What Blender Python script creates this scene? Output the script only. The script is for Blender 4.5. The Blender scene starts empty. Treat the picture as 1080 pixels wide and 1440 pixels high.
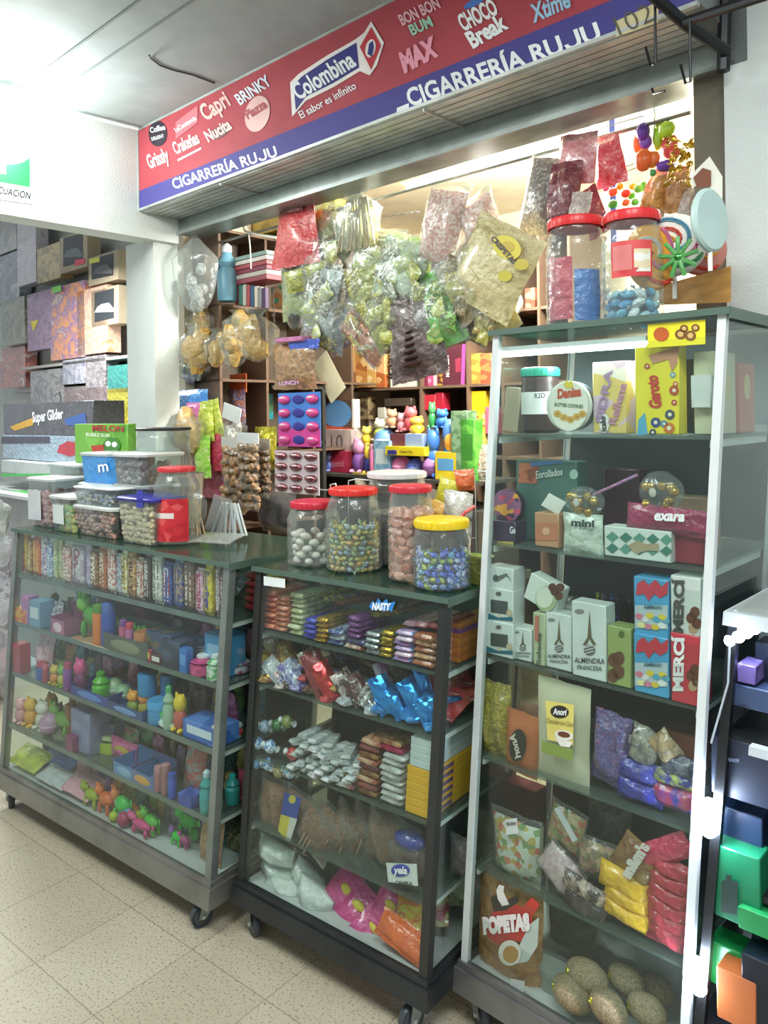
import bpy, math, random
from mathutils import Vector, Matrix, Euler
PI = math.pi
rnd = random.Random(7)
# ---------------------------------------------------------------- camera, world, exposure
sc = bpy.context.scene
COL = sc.collection
FPX, CX, CY, ROLL, EYE = 1088.6, 540.0, 580.0, -0.0132, 1.5
cam_d = bpy.data.cameras.new('camera')
cam = bpy.data.objects.new('camera', cam_d)
COL.objects.link(cam)
sc.camera = cam
cam_d.sensor_fit = 'VERTICAL'
cam_d.sensor_height = 24
cam_d.lens = FPX / 1440 * 24
cam_d.shift_y = -(720 - CY) / 1440
cam_d.clip_start = 0.02
cam.matrix_world = Matrix.Translation((0, 0, EYE)) @ Matrix.Rotation(PI / 2, 4, 'X') @ Matrix.Rotation(ROLL, 4, 'Z')
sc.view_settings.view_transform = 'Standard'
sc.view_settings.look = 'None'
sc.view_settings.gamma = 1.0
sc.view_settings.use_curve_mapping = False
sc.view_settings.exposure = 0.32
sc.cycles.transparent_max_bounces = 28
sc.cycles.max_bounces = 7
sc.cycles.diffuse_bounces = 4
sc.cycles.glossy_bounces = 3
sc.cycles.caustics_reflective = False
sc.cycles.caustics_refractive = False
wd = bpy.data.worlds.new('world')
sc.world = wd
wd.use_nodes = True
wd.node_tree.nodes['Background'].inputs[0].default_value = (0.80, 0.88, 0.92, 1)
wd.node_tree.nodes['Background'].inputs[1].default_value = 0.55

def lamp(name, kind, loc, energy, col=(1, 1, 1), size=0.3, size_y=None, rot=(0, 0, 0)):
    d = bpy.data.lights.new(name, kind)
    d.energy = energy
    d.color = col
    if kind == 'AREA':
        d.size = size
        if size_y:
            d.shape = 'RECTANGLE'
            d.size_y = size_y
    else:
        d.shadow_soft_size = size
    o = bpy.data.objects.new(name, d)
    o.location = loc
    o.rotation_euler = rot
    COL.objects.link(o)
    return o

lamp('corridor_lamp_near', 'AREA', (0.2, 0.4, 2.72), 44, (0.95, 1, 0.97), 1.2, 0.5)
lamp('corridor_lamp_far', 'AREA', (-1.6, 1.6, 2.72), 36, (0.95, 1, 0.97), 1.2, 0.5)
lamp('corridor_lamp_glare', 'POINT', (-1.24, 2.74, 2.50), 9, (0.97, 1, 0.99), 0.10)
lamp('shop_lamp', 'AREA', (0.62, 2.92, 2.56), 42, (1, 0.97, 0.90), 0.9, 0.25, (0, 0, -0.76))
lamp('shop_lamp_up', 'POINT', (0.40, 3.02, 2.38), 80, (1, 0.97, 0.90), 0.08)
lamp('shop_lamp_right', 'POINT', (1.10, 2.44, 2.22), 22, (1, 0.96, 0.86), 0.07)
lamp('neighbour_lamp', 'AREA', (-2.2, 4.6, 2.5), 62, (0.98, 1, 1), 1.0, 0.6)

# ---------------------------------------------------------------- geometry of the photograph
def proj(p):
    u = FPX * p[0] / p[1]
    v = -FPX * (p[2] - EYE) / p[1]
    c, s = math.cos(ROLL), math.sin(ROLL)
    return CX + u * c - v * s, CY + u * s + v * c

def ray(px, py):
    du, dv = px - CX, py - CY
    c, s = math.cos(ROLL), math.sin(ROLL)
    return Vector(((du * c + dv * s) / FPX, 1.0, -(-du * s + dv * c) / FPX))

class Frame:
    def __init__(s, ox, oy, yaw, z0=0.0, lx=0.0, ly=0.0):
        s.o = Vector((ox, oy, 0)); s.yaw = yaw; s.rz = yaw - PI / 2
        s.X = Vector((math.sin(yaw), -math.cos(yaw), 0)); s.B = Vector((math.cos(yaw), math.sin(yaw), 0))
        s.z0 = z0; s.l = Vector((lx, ly, 0))
    def pt(s, u, v, z):
        return s.o + s.X * u + s.B * v + s.l * (z - s.z0) + Vector((0, 0, z))
    def hit(s, px, py, v, zr=None):
        d = ray(px, py); e = Vector((0, 0, EYE))
        P = None; z = 1.0
        for _ in range(4):
            o = s.o + s.B * v + s.l * ((z if zr is None else zr) - s.z0)
            t = o.dot(s.B) / d.dot(s.B)
            P = e + d * t; z = P.z
        return P
    def onz(s, px, py, z):
        d = ray(px, py)
        t = (z - EYE) / d.z
        return Vector((0, 0, EYE)) + d * t
    def u_at(s, px, v, z):
        a, b = 0.0, 0.5
        fa = proj(s.pt(a, v, z))[0] - px
        for _ in range(8):
            fb = proj(s.pt(b, v, z))[0] - px
            if abs(fb - fa) < 1e-9: break
            a, b, fa = b, b - fb * (b - a) / (fb - fa), fb
        return b
    def slot(s, v, z, x0, x1, ytop):
        u0, u1 = s.u_at(x0, v, z), s.u_at(x1, v, z)
        h = s.hit((x0 + x1) / 2, ytop, v).z - z
        return (u0 + u1) / 2, abs(u1 - u0), max(h, 0.01)

LC = Frame(-0.518 - 0.79 * 1.248, 2.225 + 0.613 * 1.248, 0.911, 0.14, 0.072, 0.009)
MC = Frame(0.082 - 0.7855 * 0.668, 1.828 + 0.6188 * 0.668, 0.904, 0.14, 0.069, 0.018)
TC = Frame(0.573 - 0.729 * 0.553, 1.52 + 0.684 * 0.553, 0.817, 0.14, 0.064, -0.004)
SH = Frame(-1.016, 3.624, 0.814)
LW, MW, TW = 1.248, 0.668, 0.553
LZ = (0.15, 0.32, 0.519, 0.711, 0.895)
MZ = (0.15, 0.32, 0.51, 0.72, 0.87)
TZ = (0.15, 0.39, 0.66, 0.905, 1.18, 1.445)

# ---------------------------------------------------------------- materials
def lin(h, k=1.0):
    h = h.lstrip('#')
    if len(h) == 3: h = ''.join(x * 2 for x in h)
    o = []
    for i in (0, 2, 4):
        v = int(h[i:i + 2], 16) / 255
        o.append((v / 12.92 if v < 0.04045 else ((v + 0.055) / 1.055) ** 2.4) * k)
    return (*o, 1)
MATS = {}
def nn(nt, t, **k):
    n = nt.nodes.new(t)
    for a, b in k.items():
        if hasattr(n, a): setattr(n, a, b)
        else: n.inputs[a.replace('_', ' ')].default_value = b
    return n
def M(h, kind='p'):
    key = (h, kind)
    if key in MATS: return MATS[key]
    m = bpy.data.materials.new('%s_%s' % ({'p': 'plastic', 'm': 'paper', 'f': 'foil', 'w': 'wrapper', 'r': 'print', 't': 'metal', 'k': 'plaster', 'g': 'glass', 'c': 'clear_plastic', 's': 'shelf_glass', 'e': 'light', 'n': 'grain', 'b': 'wood'}.get(kind[0], 'mat'), h.split(',')[0].strip('#')))
    MATS[key] = m
    m.use_nodes = True
    nt = m.node_tree; N = nt.nodes; L = nt.links
    b = N['Principled BSDF']; out = N['Material Output']
    cs = h.split(',')
    k = kind[0]
    tc = nn(nt, 'ShaderNodeTexCoord')
    def noise(scale, detail=2.0):
        n = nn(nt, 'ShaderNodeTexNoise'); n.inputs['Scale'].default_value = scale; n.inputs['Detail'].default_value = detail
        L.new(tc.outputs['Object'], n.inputs['Vector']); return n
    def ramp(src, stops, const=False):
        r = nn(nt, 'ShaderNodeValToRGB')
        if const: r.color_ramp.interpolation = 'CONSTANT'
        e = r.color_ramp.elements
        while len(e) < len(stops): e.new(0.5)
        for q, (p, c) in zip(e, stops): q.position = p; q.color = c
        L.new(src, r.inputs[0]); return r
    def bump(src, strength, dist=0.002):
        bm = nn(nt, 'ShaderNodeBump'); bm.inputs['Strength'].default_value = strength; bm.inputs['Distance'].default_value = dist
        L.new(src, bm.inputs['Height']); L.new(bm.outputs[0], b.inputs['Normal']); return bm
    if k == 'e':
        b.inputs['Base Color'].default_value = lin(cs[0]); b.inputs['Emission Color'].default_value = lin(cs[0])
        b.inputs['Emission Strength'].default_value = float(kind[1:] or 8)
        return m
    if k in 'gcs':
        t = nn(nt, 'ShaderNodeBsdfTransparent'); t.inputs[0].default_value = lin(cs[0])
        g = nn(nt, 'ShaderNodeBsdfGlossy'); g.inputs['Roughness'].default_value = 0.06 if k == 'g' else 0.16
        g.inputs[0].default_value = (1, 1, 1, 1)
        lw = nn(nt, 'ShaderNodeLayerWeight'); lw.inputs[0].default_value = 0.5
        pw = nn(nt, 'ShaderNodeMath', operation='POWER'); L.new(lw.outputs['Facing'], pw.inputs[0]); pw.inputs[1].default_value = {'g': 4.0, 'c': 2.2, 's': 3.0}[k]
        mth = nn(nt, 'ShaderNodeMath', operation='MULTIPLY_ADD')
        L.new(pw.outputs[0], mth.inputs[0])
        mth.inputs[1].default_value = {'g': 0.6, 'c': 0.5, 's': 0.6}[k]; mth.inputs[2].default_value = {'g': 0.02, 'c': 0.03, 's': 0.04}[k]
        mx = nn(nt, 'ShaderNodeMixShader'); L.new(mth.outputs[0], mx.inputs[0]); L.new(t.outputs[0], mx.inputs[1]); L.new(g.outputs[0], mx.inputs[2])
        d = nn(nt, 'ShaderNodeBsdfDiffuse'); d.inputs[0].default_value = lin(cs[1] if len(cs) > 1 else 'dfe6e2')
        m2 = nn(nt, 'ShaderNodeMixShader')
        if k == 'c':
            n = noise(26, 3)
            L.new(n.outputs[0], lw.inputs['Normal']) if False else None
            bm = nn(nt, 'ShaderNodeBump'); bm.inputs['Strength'].default_value = 0.9; bm.inputs['Distance'].default_value = 0.006
            L.new(n.outputs[0], bm.inputs['Height']); L.new(bm.outputs[0], g.inputs['Normal'])
        m2.inputs[0].default_value = float(kind[1:]) if len(kind) > 1 else {'g': 0.012, 'c': 0.10, 's': 0.16}[k]
        L.new(mx.outputs[0], m2.inputs[1]); L.new(d.outputs[0], m2.inputs[2]); L.new(m2.outputs[0], out.inputs[0])
        return m
    rough = {'p': 0.35, 'm': 0.7, 'f': 0.22, 'w': 0.26, 'r': 0.38, 't': 0.38, 'k': 0.85, 'n': 0.8, 'b': 0.55}[k]
    b.inputs['Roughness'].default_value = rough
    base = lin(cs[0])
    if k in 'pmtk':
        n = noise(9 if k != 'k' else 3, 4)
        dk = tuple(x * (0.86 if k != 't' else 0.7) for x in base[:3]) + (1,)
        r = ramp(n.outputs[0], [(0.3, dk), (0.6, base)])
        L.new(r.outputs[0], b.inputs['Base Color'])
        if k == 't': b.inputs['Metallic'].default_value = 0.55
        if k == 'k': n2 = noise(140, 5); bump(n2.outputs[0], 0.5, 0.004)
    elif k == 'f':
        n = noise(60, 3); b.inputs['Metallic'].default_value = 0.7
        v = nn(nt, 'ShaderNodeTexVoronoi'); v.inputs['Scale'].default_value = 38; L.new(tc.outputs['Object'], v.inputs['Vector'])
        c2 = lin(cs[1]) if len(cs) > 1 else tuple(x * 0.55 for x in base[:3]) + (1,)
        r = ramp(n.outputs[0], [(0.42, c2), (0.55, base)]); L.new(r.outputs[0], b.inputs['Base Color'])
        bump(v.outputs[0], 0.7, 0.004)
    elif k in 'wr':
        sc_ = float(kind[1:]) if len(kind) > 1 else 22
        mp = nn(nt, 'ShaderNodeMapping'); L.new(tc.outputs['Object'], mp.inputs[0]); mp.inputs['Scale'].default_value = (1, 1, 1.5)
        n_ = len(cs)
        if k == 'w':
            v = nn(nt, 'ShaderNodeTexNoise'); v.inputs['Scale'].default_value = sc_ * 0.9; v.inputs['Detail'].default_value = 4; v.inputs['Distortion'].default_value = 1.6
            L.new(mp.outputs[0], v.inputs['Vector']); src = v.outputs[0]
            st = [(0.40 if n_ > 1 else 0.3, base)] + [(0.56 + 0.10 * (i - 1), lin(cs[i])) for i in range(1, n_)] if n_ > 1 else [(0.3, base), (0.7, tuple(x * .85 for x in base[:3]) + (1,))]
        else:
            v = nn(nt, 'ShaderNodeTexVoronoi', feature='F1'); v.inputs['Scale'].default_value = sc_
            v.inputs['Randomness'].default_value = 0.95; L.new(mp.outputs[0], v.inputs['Vector'])
            sx = nn(nt, 'ShaderNodeSeparateColor'); L.new(v.outputs['Color'], sx.inputs[0]); src = sx.outputs[0]
            st = [(0.0, base)] if n_ > 1 else [(0.0, base), (1.0, tuple(x * .85 for x in base[:3]) + (1,))]
            for i in range(1, n_): st.append((0.5 + 0.5 * (i - 1) / (n_ - 1), lin(cs[i])))
        r = ramp(src, st, k == 'r')
        L.new(r.outputs[0], b.inputs['Base Color'])
        if k == 'w':
            n = noise(38, 4); bump(n.outputs[0], 1.0, 0.012); b.inputs['Coat Weight'].default_value = 0.6
            b.inputs['Coat Roughness'].default_value = 0.12; b.inputs['Specular IOR Level'].default_value = 0.7
    elif k == 'n':
        sc_ = float(kind[1:]) if len(kind) > 1 else 120
        v = nn(nt, 'ShaderNodeTexVoronoi'); v.inputs['Scale'].default_value = sc_; L.new(tc.outputs['Object'], v.inputs['Vector'])
        sx = nn(nt, 'ShaderNodeSeparateColor'); L.new(v.outputs['Color'], sx.inputs[0])
        st = [(i / len(cs), lin(c)) for i, c in enumerate(cs)]
        if len(st) < 2: st = [(0, base), (0.6, tuple(x * .6 for x in base[:3]) + (1,))]
        r = ramp(sx.outputs[0], st, True); L.new(r.outputs[0], b.inputs['Base Color']); bump(v.outputs[0], 0.8, 0.12 / sc_)
    elif k == 'b':
        w = nn(nt, 'ShaderNodeTexWave'); w.inputs['Scale'].default_value = 5; w.inputs['Distortion'].default_value = 9; w.inputs['Detail'].default_value = 3
        mp = nn(nt, 'ShaderNodeMapping'); mp.inputs['Scale'].default_value = (1, 1, 6); L.new(tc.outputs['Object'], mp.inputs[0]); L.new(mp.outputs[0], w.inputs['Vector'])
        r = ramp(w.outputs[0], [(0.1, tuple(x * .72 for x in base[:3]) + (1,)), (0.8, base)]); L.new(r.outputs[0], b.inputs['Base Color'])
    return m

def floor_material():
    m = bpy.data.materials.new('terrazzo_tiles'); m.use_nodes = True
    nt = m.node_tree; N = nt.nodes; L = nt.links; b = N['Principled BSDF']
    b.inputs['Roughness'].default_value = 0.42
    tc = nn(nt, 'ShaderNodeTexCoord')
    br = nn(nt, 'ShaderNodeTexBrick'); br.offset = 0.0; br.squash = 1.0
    br.inputs['Scale'].default_value = 1.0
    br.inputs['Mortar Size'].default_value = 0.0012; br.inputs['Brick Width'].default_value = 0.30; br.inputs['Row Height'].default_value = 0.30
    br.inputs['Color1'].default_value = lin('bcb49f'); br.inputs['Color2'].default_value = lin('b6ae99'); br.inputs['Mortar'].default_value = lin('827b6c')
    L.new(tc.outputs['Object'], br.inputs['Vector'])
    v = nn(nt, 'ShaderNodeTexNoise'); v.inputs['Scale'].default_value = 150; v.inputs['Detail'].default_value = 4; L.new(tc.outputs['Object'], v.inputs['Vector'])
    r = nn(nt, 'ShaderNodeValToRGB'); r.color_ramp.elements[0].position = 0.32; r.color_ramp.elements[0].color = (0.28, 0.24, 0.19, 1); r.color_ramp.elements[1].position = 0.46; r.color_ramp.elements[1].color = (1, 1, 1, 1)
    L.new(v.outputs[0], r.inputs[0])
    n2 = nn(nt, 'ShaderNodeTexNoise'); n2.inputs['Scale'].default_value = 2.2; n2.inputs['Detail'].default_value = 5; L.new(tc.outputs['Object'], n2.inputs['Vector'])
    r2 = nn(nt, 'ShaderNodeValToRGB'); r2.color_ramp.elements[0].position = 0.3; r2.color_ramp.elements[0].color = (0.86, 0.84, 0.8, 1); r2.color_ramp.elements[1].position = 0.65; r2.color_ramp.elements[1].color = (1, 1, 1, 1)
    L.new(n2.outputs[0], r2.inputs[0])
    m1 = nn(nt, 'ShaderNodeMixRGB', blend_type='MULTIPLY'); m1.inputs[0].default_value = 0.75
    L.new(br.outputs[0], m1.inputs[1]); L.new(r.outputs[0], m1.inputs[2])
    m2 = nn(nt, 'ShaderNodeMixRGB', blend_type='MULTIPLY'); m2.inputs[0].default_value = 1.0
    L.new(m1.outputs[0], m2.inputs[1]); L.new(r2.outputs[0], m2.inputs[2]); L.new(m2.outputs[0], b.inputs['Base Color'])
    return m

# ---------------------------------------------------------------- mesh building
class MB:
    def __init__(s): s.v = []; s.f = []
    def add(s, vs, fs):
        n = len(s.v); s.v += [tuple(x) for x in vs]; s.f += [tuple(n + i for i in f) for f in fs]; return s
    def box(s, c, d, rot=None, ch=0.0):
        x, y, z = d[0] / 2, d[1] / 2, d[2] / 2
        if ch <= 0:
            vs = [(i * x, j * y, k * z) for i in (-1, 1) for j in (-1, 1) for k in (-1, 1)]
            fs = [(0, 1, 3, 2), (4, 6, 7, 5), (0, 4, 5, 1), (2, 3, 7, 6), (0, 2, 6, 4), (1, 5, 7, 3)]
        else:
            ch = min(ch, x * .45, y * .45, z * .45)
            vs = []
            for k, e in ((-z, ch), (-z + ch, 0), (z - ch, 0), (z, ch)):
                for a, b in ((-1, -1), (1, -1), (1, 1), (-1, 1)):
                    if a * b > 0: vs += [(a * (x - e), b * (y - ch - e * 0), k), (a * (x - ch - e * 0), b * (y - e), k)]
                    else: vs += [(a * (x - ch), b * (y - e), k), (a * (x - e), b * (y - ch), k)]
            fs = [tuple(range(7, -1, -1)), tuple(range(24, 32))]
            for r in range(3):
                for i in range(8):
                    j = (i + 1) % 8
                    fs.append((r * 8 + i, r * 8 + j, r * 8 + 8 + j, r * 8 + 8 + i))
        m = rot or Matrix.Identity(3)
        s.add([m @ Vector(q) + Vector(c) for q in vs], fs); return s
    def hexa(s, p):   # 4 bottom corners, 4 top corners
        s.add(p, [(3, 2, 1, 0), (4, 5, 6, 7), (0, 1, 5, 4), (1, 2, 6, 5), (2, 3, 7, 6), (3, 0, 4, 7)]); return s
    def lathe(s, prof, n=20, c=(0, 0, 0), ax=None, close=True, a0=0, a1=2 * PI):
        full = abs(a1 - a0) > 6.28
        k = n if full else n + 1
        vs = []
        for r, z in prof:
            for i in range(k):
                a = a0 + (a1 - a0) * i / n
                vs.append(Vector((r * math.cos(a), r * math.sin(a), z)))
        m = ax or Matrix.Identity(3)
        fs = []
        for j in range(len(prof) - 1):
            for i in range(n):
                i2 = (i + 1) % k
                fs.append((j * k + i, j * k + i2, (j + 1) * k + i2, (j + 1) * k + i))
        if close and full:
            fs.append(tuple(range(k - 1, -1, -1))); fs.append(tuple((len(prof) - 1) * k + i for i in range(k)))
        s.add([m @ q + Vector(c) for q in vs], fs); return s
    def ell(s, c, r, n=10, m=7, rot=None, jit=0, seed=0):
        g = random.Random(seed)
        vs = []; fs = []
        for j in range(m + 1):
            t = PI * j / m
            for i in range(n):
                a = 2 * PI * i / n
                q = 1 + g.uniform(-jit, jit)
                if j in (0, m): q = 1
                v = Vector((r[0] * math.sin(t) * math.cos(a) * q, r[1] * math.sin(t) * math.sin(a) * q, -r[2] * math.cos(t) * q))
                vs.append((rot @ v if rot else v) + Vector(c))
        for j in range(m):
            for i in range(n):
                fs.append((j * n + i, j * n + (i + 1) % n, (j + 1) * n + (i + 1) % n, (j + 1) * n + i))
        s.add(vs, fs); return s
    def tube(s, pts, r, n=6):
        pts = [Vector(p) for p in pts]; vs = []; fs = []
        for i, p in enumerate(pts):
            t = (pts[min(i + 1, len(pts) - 1)] - pts[max(i - 1, 0)]).normalized()
            a = t.cross(Vector((0, 0, 1)) if abs(t.z) < .9 else Vector((1, 0, 0))).normalized(); b = t.cross(a)
            rr = r[i] if isinstance(r, (list, tuple)) else r
            for k in range(n):
                an = 2 * PI * k / n; vs.append(p + a * rr * math.cos(an) + b * rr * math.sin(an))
        for i in range(len(pts) - 1):
            for k in range(n): fs.append((i * n + k, i * n + (k + 1) % n, (i + 1) * n + (k + 1) % n, (i + 1) * n + k))
        fs.append(tuple(range(n - 1, -1, -1))); fs.append(tuple((len(pts) - 1) * n + k for k in range(n)))
        s.add(vs, fs); return s
    def pouch(s, w, h, t, seed=0, wr=0.5, seal=0.07, nx=9, nz=12, top=1.0):
        g = random.Random(seed)
        ph = [g.uniform(0, 6) for _ in range(6)]
        vs = []; fs = []
        K = (nx + 1) * (nz + 1)
        for side in (-1, 1):
            for j in range(nz + 1):
                r = j / nz
                for i in range(nx + 1):
                    q = -1 + 2 * i / nx
                    rr = (r - seal) / (1 - 2 * seal)
                    e = 0 if rr <= 0 or rr >= 1 else (1 - abs(2 * rr - 1) ** 3.5) ** .8
                    th = t / 2 * e * (1 - abs(q) ** 3) ** .75
                    wob = math.sin(q * 5 + ph[0] + 4 * r) * .5 + math.sin(q * 11 + ph[1] - 7 * r) * .3 + math.sin(9 * r + ph[2] + 3 * q) * .4
                    th *= 1 + wr * .35 * wob
                    pin = 1 - .05 * math.sin(PI * r) * wr
                    x = q * w / 2 * pin * (1 + (top - 1) * r) + wr * .008 * w * math.sin(14 * r + ph[3])
                    z = r * h + wr * .012 * h * math.sin(q * 7 + ph[4])
                    y = side * (th + .0006) + wr * t * .08 * math.sin(q * 4 + r * 5 + ph[5])
                    vs.append((x, y, z))
        for sd in (0, 1):
            for j in range(nz):
                for i in range(nx):
                    a = sd * K + j * (nx + 1) + i
                    f = (a, a + 1, a + nx + 2, a + nx + 1)
                    fs.append(f if sd == 0 else f[::-1])
        def st(a, b): fs.append((a, b, b + K, a + K))
        for j in range(nz): st((j + 1) * (nx + 1), j * (nx + 1)); st(j * (nx + 1) + nx, (j + 1) * (nx + 1) + nx)
        for i in range(nx): st(i, i + 1)if False else fs.append((i + 1, i, i + K, i + 1 + K)); fs.append((nz * (nx + 1) + i, nz * (nx + 1) + i + 1, nz * (nx + 1) + i + 1 + K, nz * (nx + 1) + i + K))
        s.add(vs, fs); return s
    def bar(s, L, W, T, seed=0):   # flow-wrapped bar along X, centre at origin, base z = 0
        g = random.Random(seed); n = 12; vs = []; fs = []
        xs = [(-.5, 0), (-.455, .03), (-.43, .8), (-.38, 1), (-.13, 1), (.13, 1), (.38, 1), (.43, .8), (.455, .03), (.5, 0)]
        for x, e in xs:
            for k in range(n):
                a = 2 * PI * k / n
                cy, cz = math.cos(a), math.sin(a)
                cy = math.copysign(abs(cy) ** .6, cy); cz = math.copysign(abs(cz) ** .6, cz)
                jj = 1 + g.uniform(-.05, .05)
                vs.append((x * L + g.uniform(-.004, .004) * L, cy * W / 2 * (.93 + .07 * e) * jj, T / 2 + cz * (T / 2 * e * jj + .0008)))
        for j in range(len(xs) - 1):
            for k in range(n): fs.append((j * n + k, j * n + (k + 1) % n, (j + 1) * n + (k + 1) % n, (j + 1) * n + k))
        fs.append(tuple(range(n - 1, -1, -1))); fs.append(tuple((len(xs) - 1) * n + k for k in range(n)))
        s.add(vs, fs); return s
    def sack(s, w, d, h, seed=0, neck=0.12, n=18, m=16, fold=0.06):
        g = random.Random(seed); ph = [g.uniform(0, 6) for _ in range(5)]; vs = []; fs = []
        for j in range(m + 1):
            r = j / m
            if r < .62: e = math.sin((r / .62) ** .62 * PI * .5) ** .8
            else: e = 1 - (1 - neck) * min(1, (r - .62) / .26) ** 1.1
            if r > .9: e = neck * (1 + (r - .9) * 9)
            e = max(e, .02)
            for i in range(n):
                a = 2 * PI * i / n
                q = 1 + fold * math.sin(3 * a + ph[0] + 5 * r) + fold * .8 * math.sin(7 * a + ph[1] - 3 * r) + fold * .6 * math.sin(5 * a + 11 * r + ph[2])
                vs.append((w / 2 * e * q * math.cos(a), d / 2 * e * q * math.sin(a), r * h))
        for j in range(m):
            for i in range(n): fs.append((j * n + i, j * n + (i + 1) % n, (j + 1) * n + (i + 1) % n, (j + 1) * n + i))
        fs.append(tuple(range(n - 1, -1, -1))); fs.append(tuple(m * n + i for i in range(n)))
        s.add(vs, fs); return s
    def mesh(s, name, mat, smooth=True):
        me = bpy.data.meshes.new(name); me.from_pydata(s.v, [], s.f)
        if smooth:
            me.polygons.foreach_set('use_smooth', [True] * len(me.polygons))
            try: me.set_sharp_from_angle(angle=math.radians(38))
            except Exception: pass
        me.materials.append(mat); me.update(); return me

ALL = []
def link(name, data, loc=(0, 0, 0), rot=(0, 0, 0), parent=None):
    o = bpy.data.objects.new(name, data); COL.objects.link(o)
    o.location = loc; o.rotation_euler = rot
    if parent: o.parent = parent
    return o
def props(o, label, cat, group=None, share=False):
    o['label'] = label; o['category'] = cat
    if group: o['group'] = group
    ALL.append((o, share)); return o
def thing(name, label, cat, loc, rot=(0, 0, 0), group=None, share=False):
    return props(link(name, None, loc, rot), label, cat, group, share)
def solo(name, mb, mat, label, cat, loc=(0, 0, 0), rot=(0, 0, 0), group=None, share=False, smooth=True):
    return props(link(name, mb if isinstance(mb, bpy.types.Mesh) else mb.mesh(name, mat, smooth), loc, rot), label, cat, group, share)
def part(name, mb, mat, parent, loc=(0, 0, 0), rot=(0, 0, 0), smooth=True, label=None):
    o = link(name, mb if isinstance(mb, bpy.types.Mesh) else mb.mesh(name, mat, smooth), loc, rot, parent)
    if label: o['label'] = label
    return o
def basis(o):
    m = Matrix.LocRotScale(o.location, o.rotation_euler, None)
    return basis(o.parent) @ m if o.parent else m
def wpart(name, mb, mat, parent, smooth=False):   # mesh given in world coordinates
    inv = basis(parent).inverted()
    mb.v = [tuple(inv @ Vector(q)) for q in mb.v]
    return part(name, mb, mat, parent, smooth=smooth)
def struct(name, mb, mat, smooth=False, loc=(0, 0, 0), rot=(0, 0, 0)):
    o = link(name, mb.mesh(name, mat, smooth), loc, rot); o['kind'] = 'structure'; return o

TXT = {}
def text_mesh(s, bold=0.0, shear=0.0):
    k = (s, bold, shear)
    if k in TXT: return TXT[k]
    c = bpy.data.curves.new('t', 'FONT'); c.body = s.replace('J', 'U'); c.offset = bold; c.shear = shear; c.resolution_u = 3; c.extrude = 0.0
    o = bpy.data.objects.new('t', c); COL.objects.link(o)
    dg = bpy.context.evaluated_depsgraph_get()
    me = bpy.data.meshes.new_from_object(o.evaluated_get(dg))
    vs = [v.co.copy() for v in me.vertices]; fs = [tuple(p.vertices) for p in me.polygons]
    bpy.data.objects.remove(o); bpy.data.curves.remove(c); bpy.data.meshes.remove(me)
    if s.endswith('JU'):      # a hooked J: the U outline with its left stem cut short
        par = list(range(len(vs)))
        def find(a):
            while par[a] != a: a = par[a]
            return a
        for f in fs:
            for q in f[1:]: par[find(q)] = find(f[0])
        isl = {}
        for i in range(len(vs)): isl.setdefault(find(i), []).append(i)
        ids = sorted(isl.values(), key=lambda q: min(vs[i].x for i in q))[-2]
        xa = min(vs[i].x for i in ids); xb = max(vs[i].x for i in ids); yt = max(vs[i].y for i in ids)
        for i in ids:
            if vs[i].x < xa + (xb - xa) * .45 and vs[i].y > yt * .34: vs[i].y = yt * .34
    x0 = min(v.x for v in vs); x1 = max(v.x for v in vs); y0 = min(v.y for v in vs); y1 = max(v.y for v in vs)
    cap = [v.y for v in vs]
    if any(q in 'ÍÓígpqyjQ,ñ' for q in s) and s != 'H': hh = text_mesh('H', bold, shear)[2] * TXT[('H', bold, shear)][3]
    else: hh = y1 - y0
    vs = [((v.x - x0) / (x1 - x0), v.y / hh) for v in vs]
    TXT[k] = (vs, fs, (y1 - y0) / (x1 - x0), x1 - x0); return TXT[k]
def write(s, F, v, p0, p1, hpx, mat, parent, bold=0.02, shear=0.0, name='lettering', up=None):
    """lettering on the plane v of frame F: baseline from pixel p0 to pixel p1, letter height in px"""
    vs, fs = text_mesh(s, bold, shear)[:2]
    zr = basis(parent).translation.z
    A = F.hit(*p0, v, zr); Bp = F.hit(*p1, v, zr)
    d = Vector((p1[0] - p0[0], p1[1] - p0[1])); n = Vector((d.y, -d.x)).normalized() * hpx
    if up is not None: n = Vector(up)
    C = F.hit(p0[0] + n.x, p0[1] + n.y, v, zr); D = F.hit(p1[0] + n.x, p1[1] + n.y, v, zr)
    mb = MB()
    off = -F.B * 0.0008
    mb.add([A * (1 - x) * (1 - y) + Bp * x * (1 - y) + C * (1 - x) * y + D * x * y + off for x, y in vs], fs)
    return wpart(name, mb, mat, parent)
def shape(F, v, pts, mat, parent, name='printed_patch', off=0.0004):
    """flat printed shape: polygon of pixels on plane v"""
    zr = basis(parent).translation.z
    mb = MB(); P = [F.hit(x, y, v, zr) - F.B * off for x, y in pts]
    Q = [p + F.B * 0.0003 for p in P]; n = len(P)
    a = sum((pts[i][0] * pts[(i + 1) % n][1] - pts[(i + 1) % n][0] * pts[i][1]) for i in range(n))
    if a > 0: P = P[::-1]; Q = Q[::-1]
    mb.add(P + Q, [tuple(range(n)), tuple(range(2 * n - 1, n - 1, -1))] + [(i, i + n, (i + 1) % n + n, (i + 1) % n) for i in range(n)])
    return wpart(name, mb, mat, parent)
def oval(cx, cy, rx, ry, n=20, tilt=0.0):
    c, s = math.cos(tilt), math.sin(tilt)
    return [(cx + rx * math.cos(2 * PI * i / n) * c - ry * math.sin(2 * PI * i / n) * s, cy + rx * math.cos(2 * PI * i / n) * s + ry * math.sin(2 * PI * i / n) * c) for i in range(n)]
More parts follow.
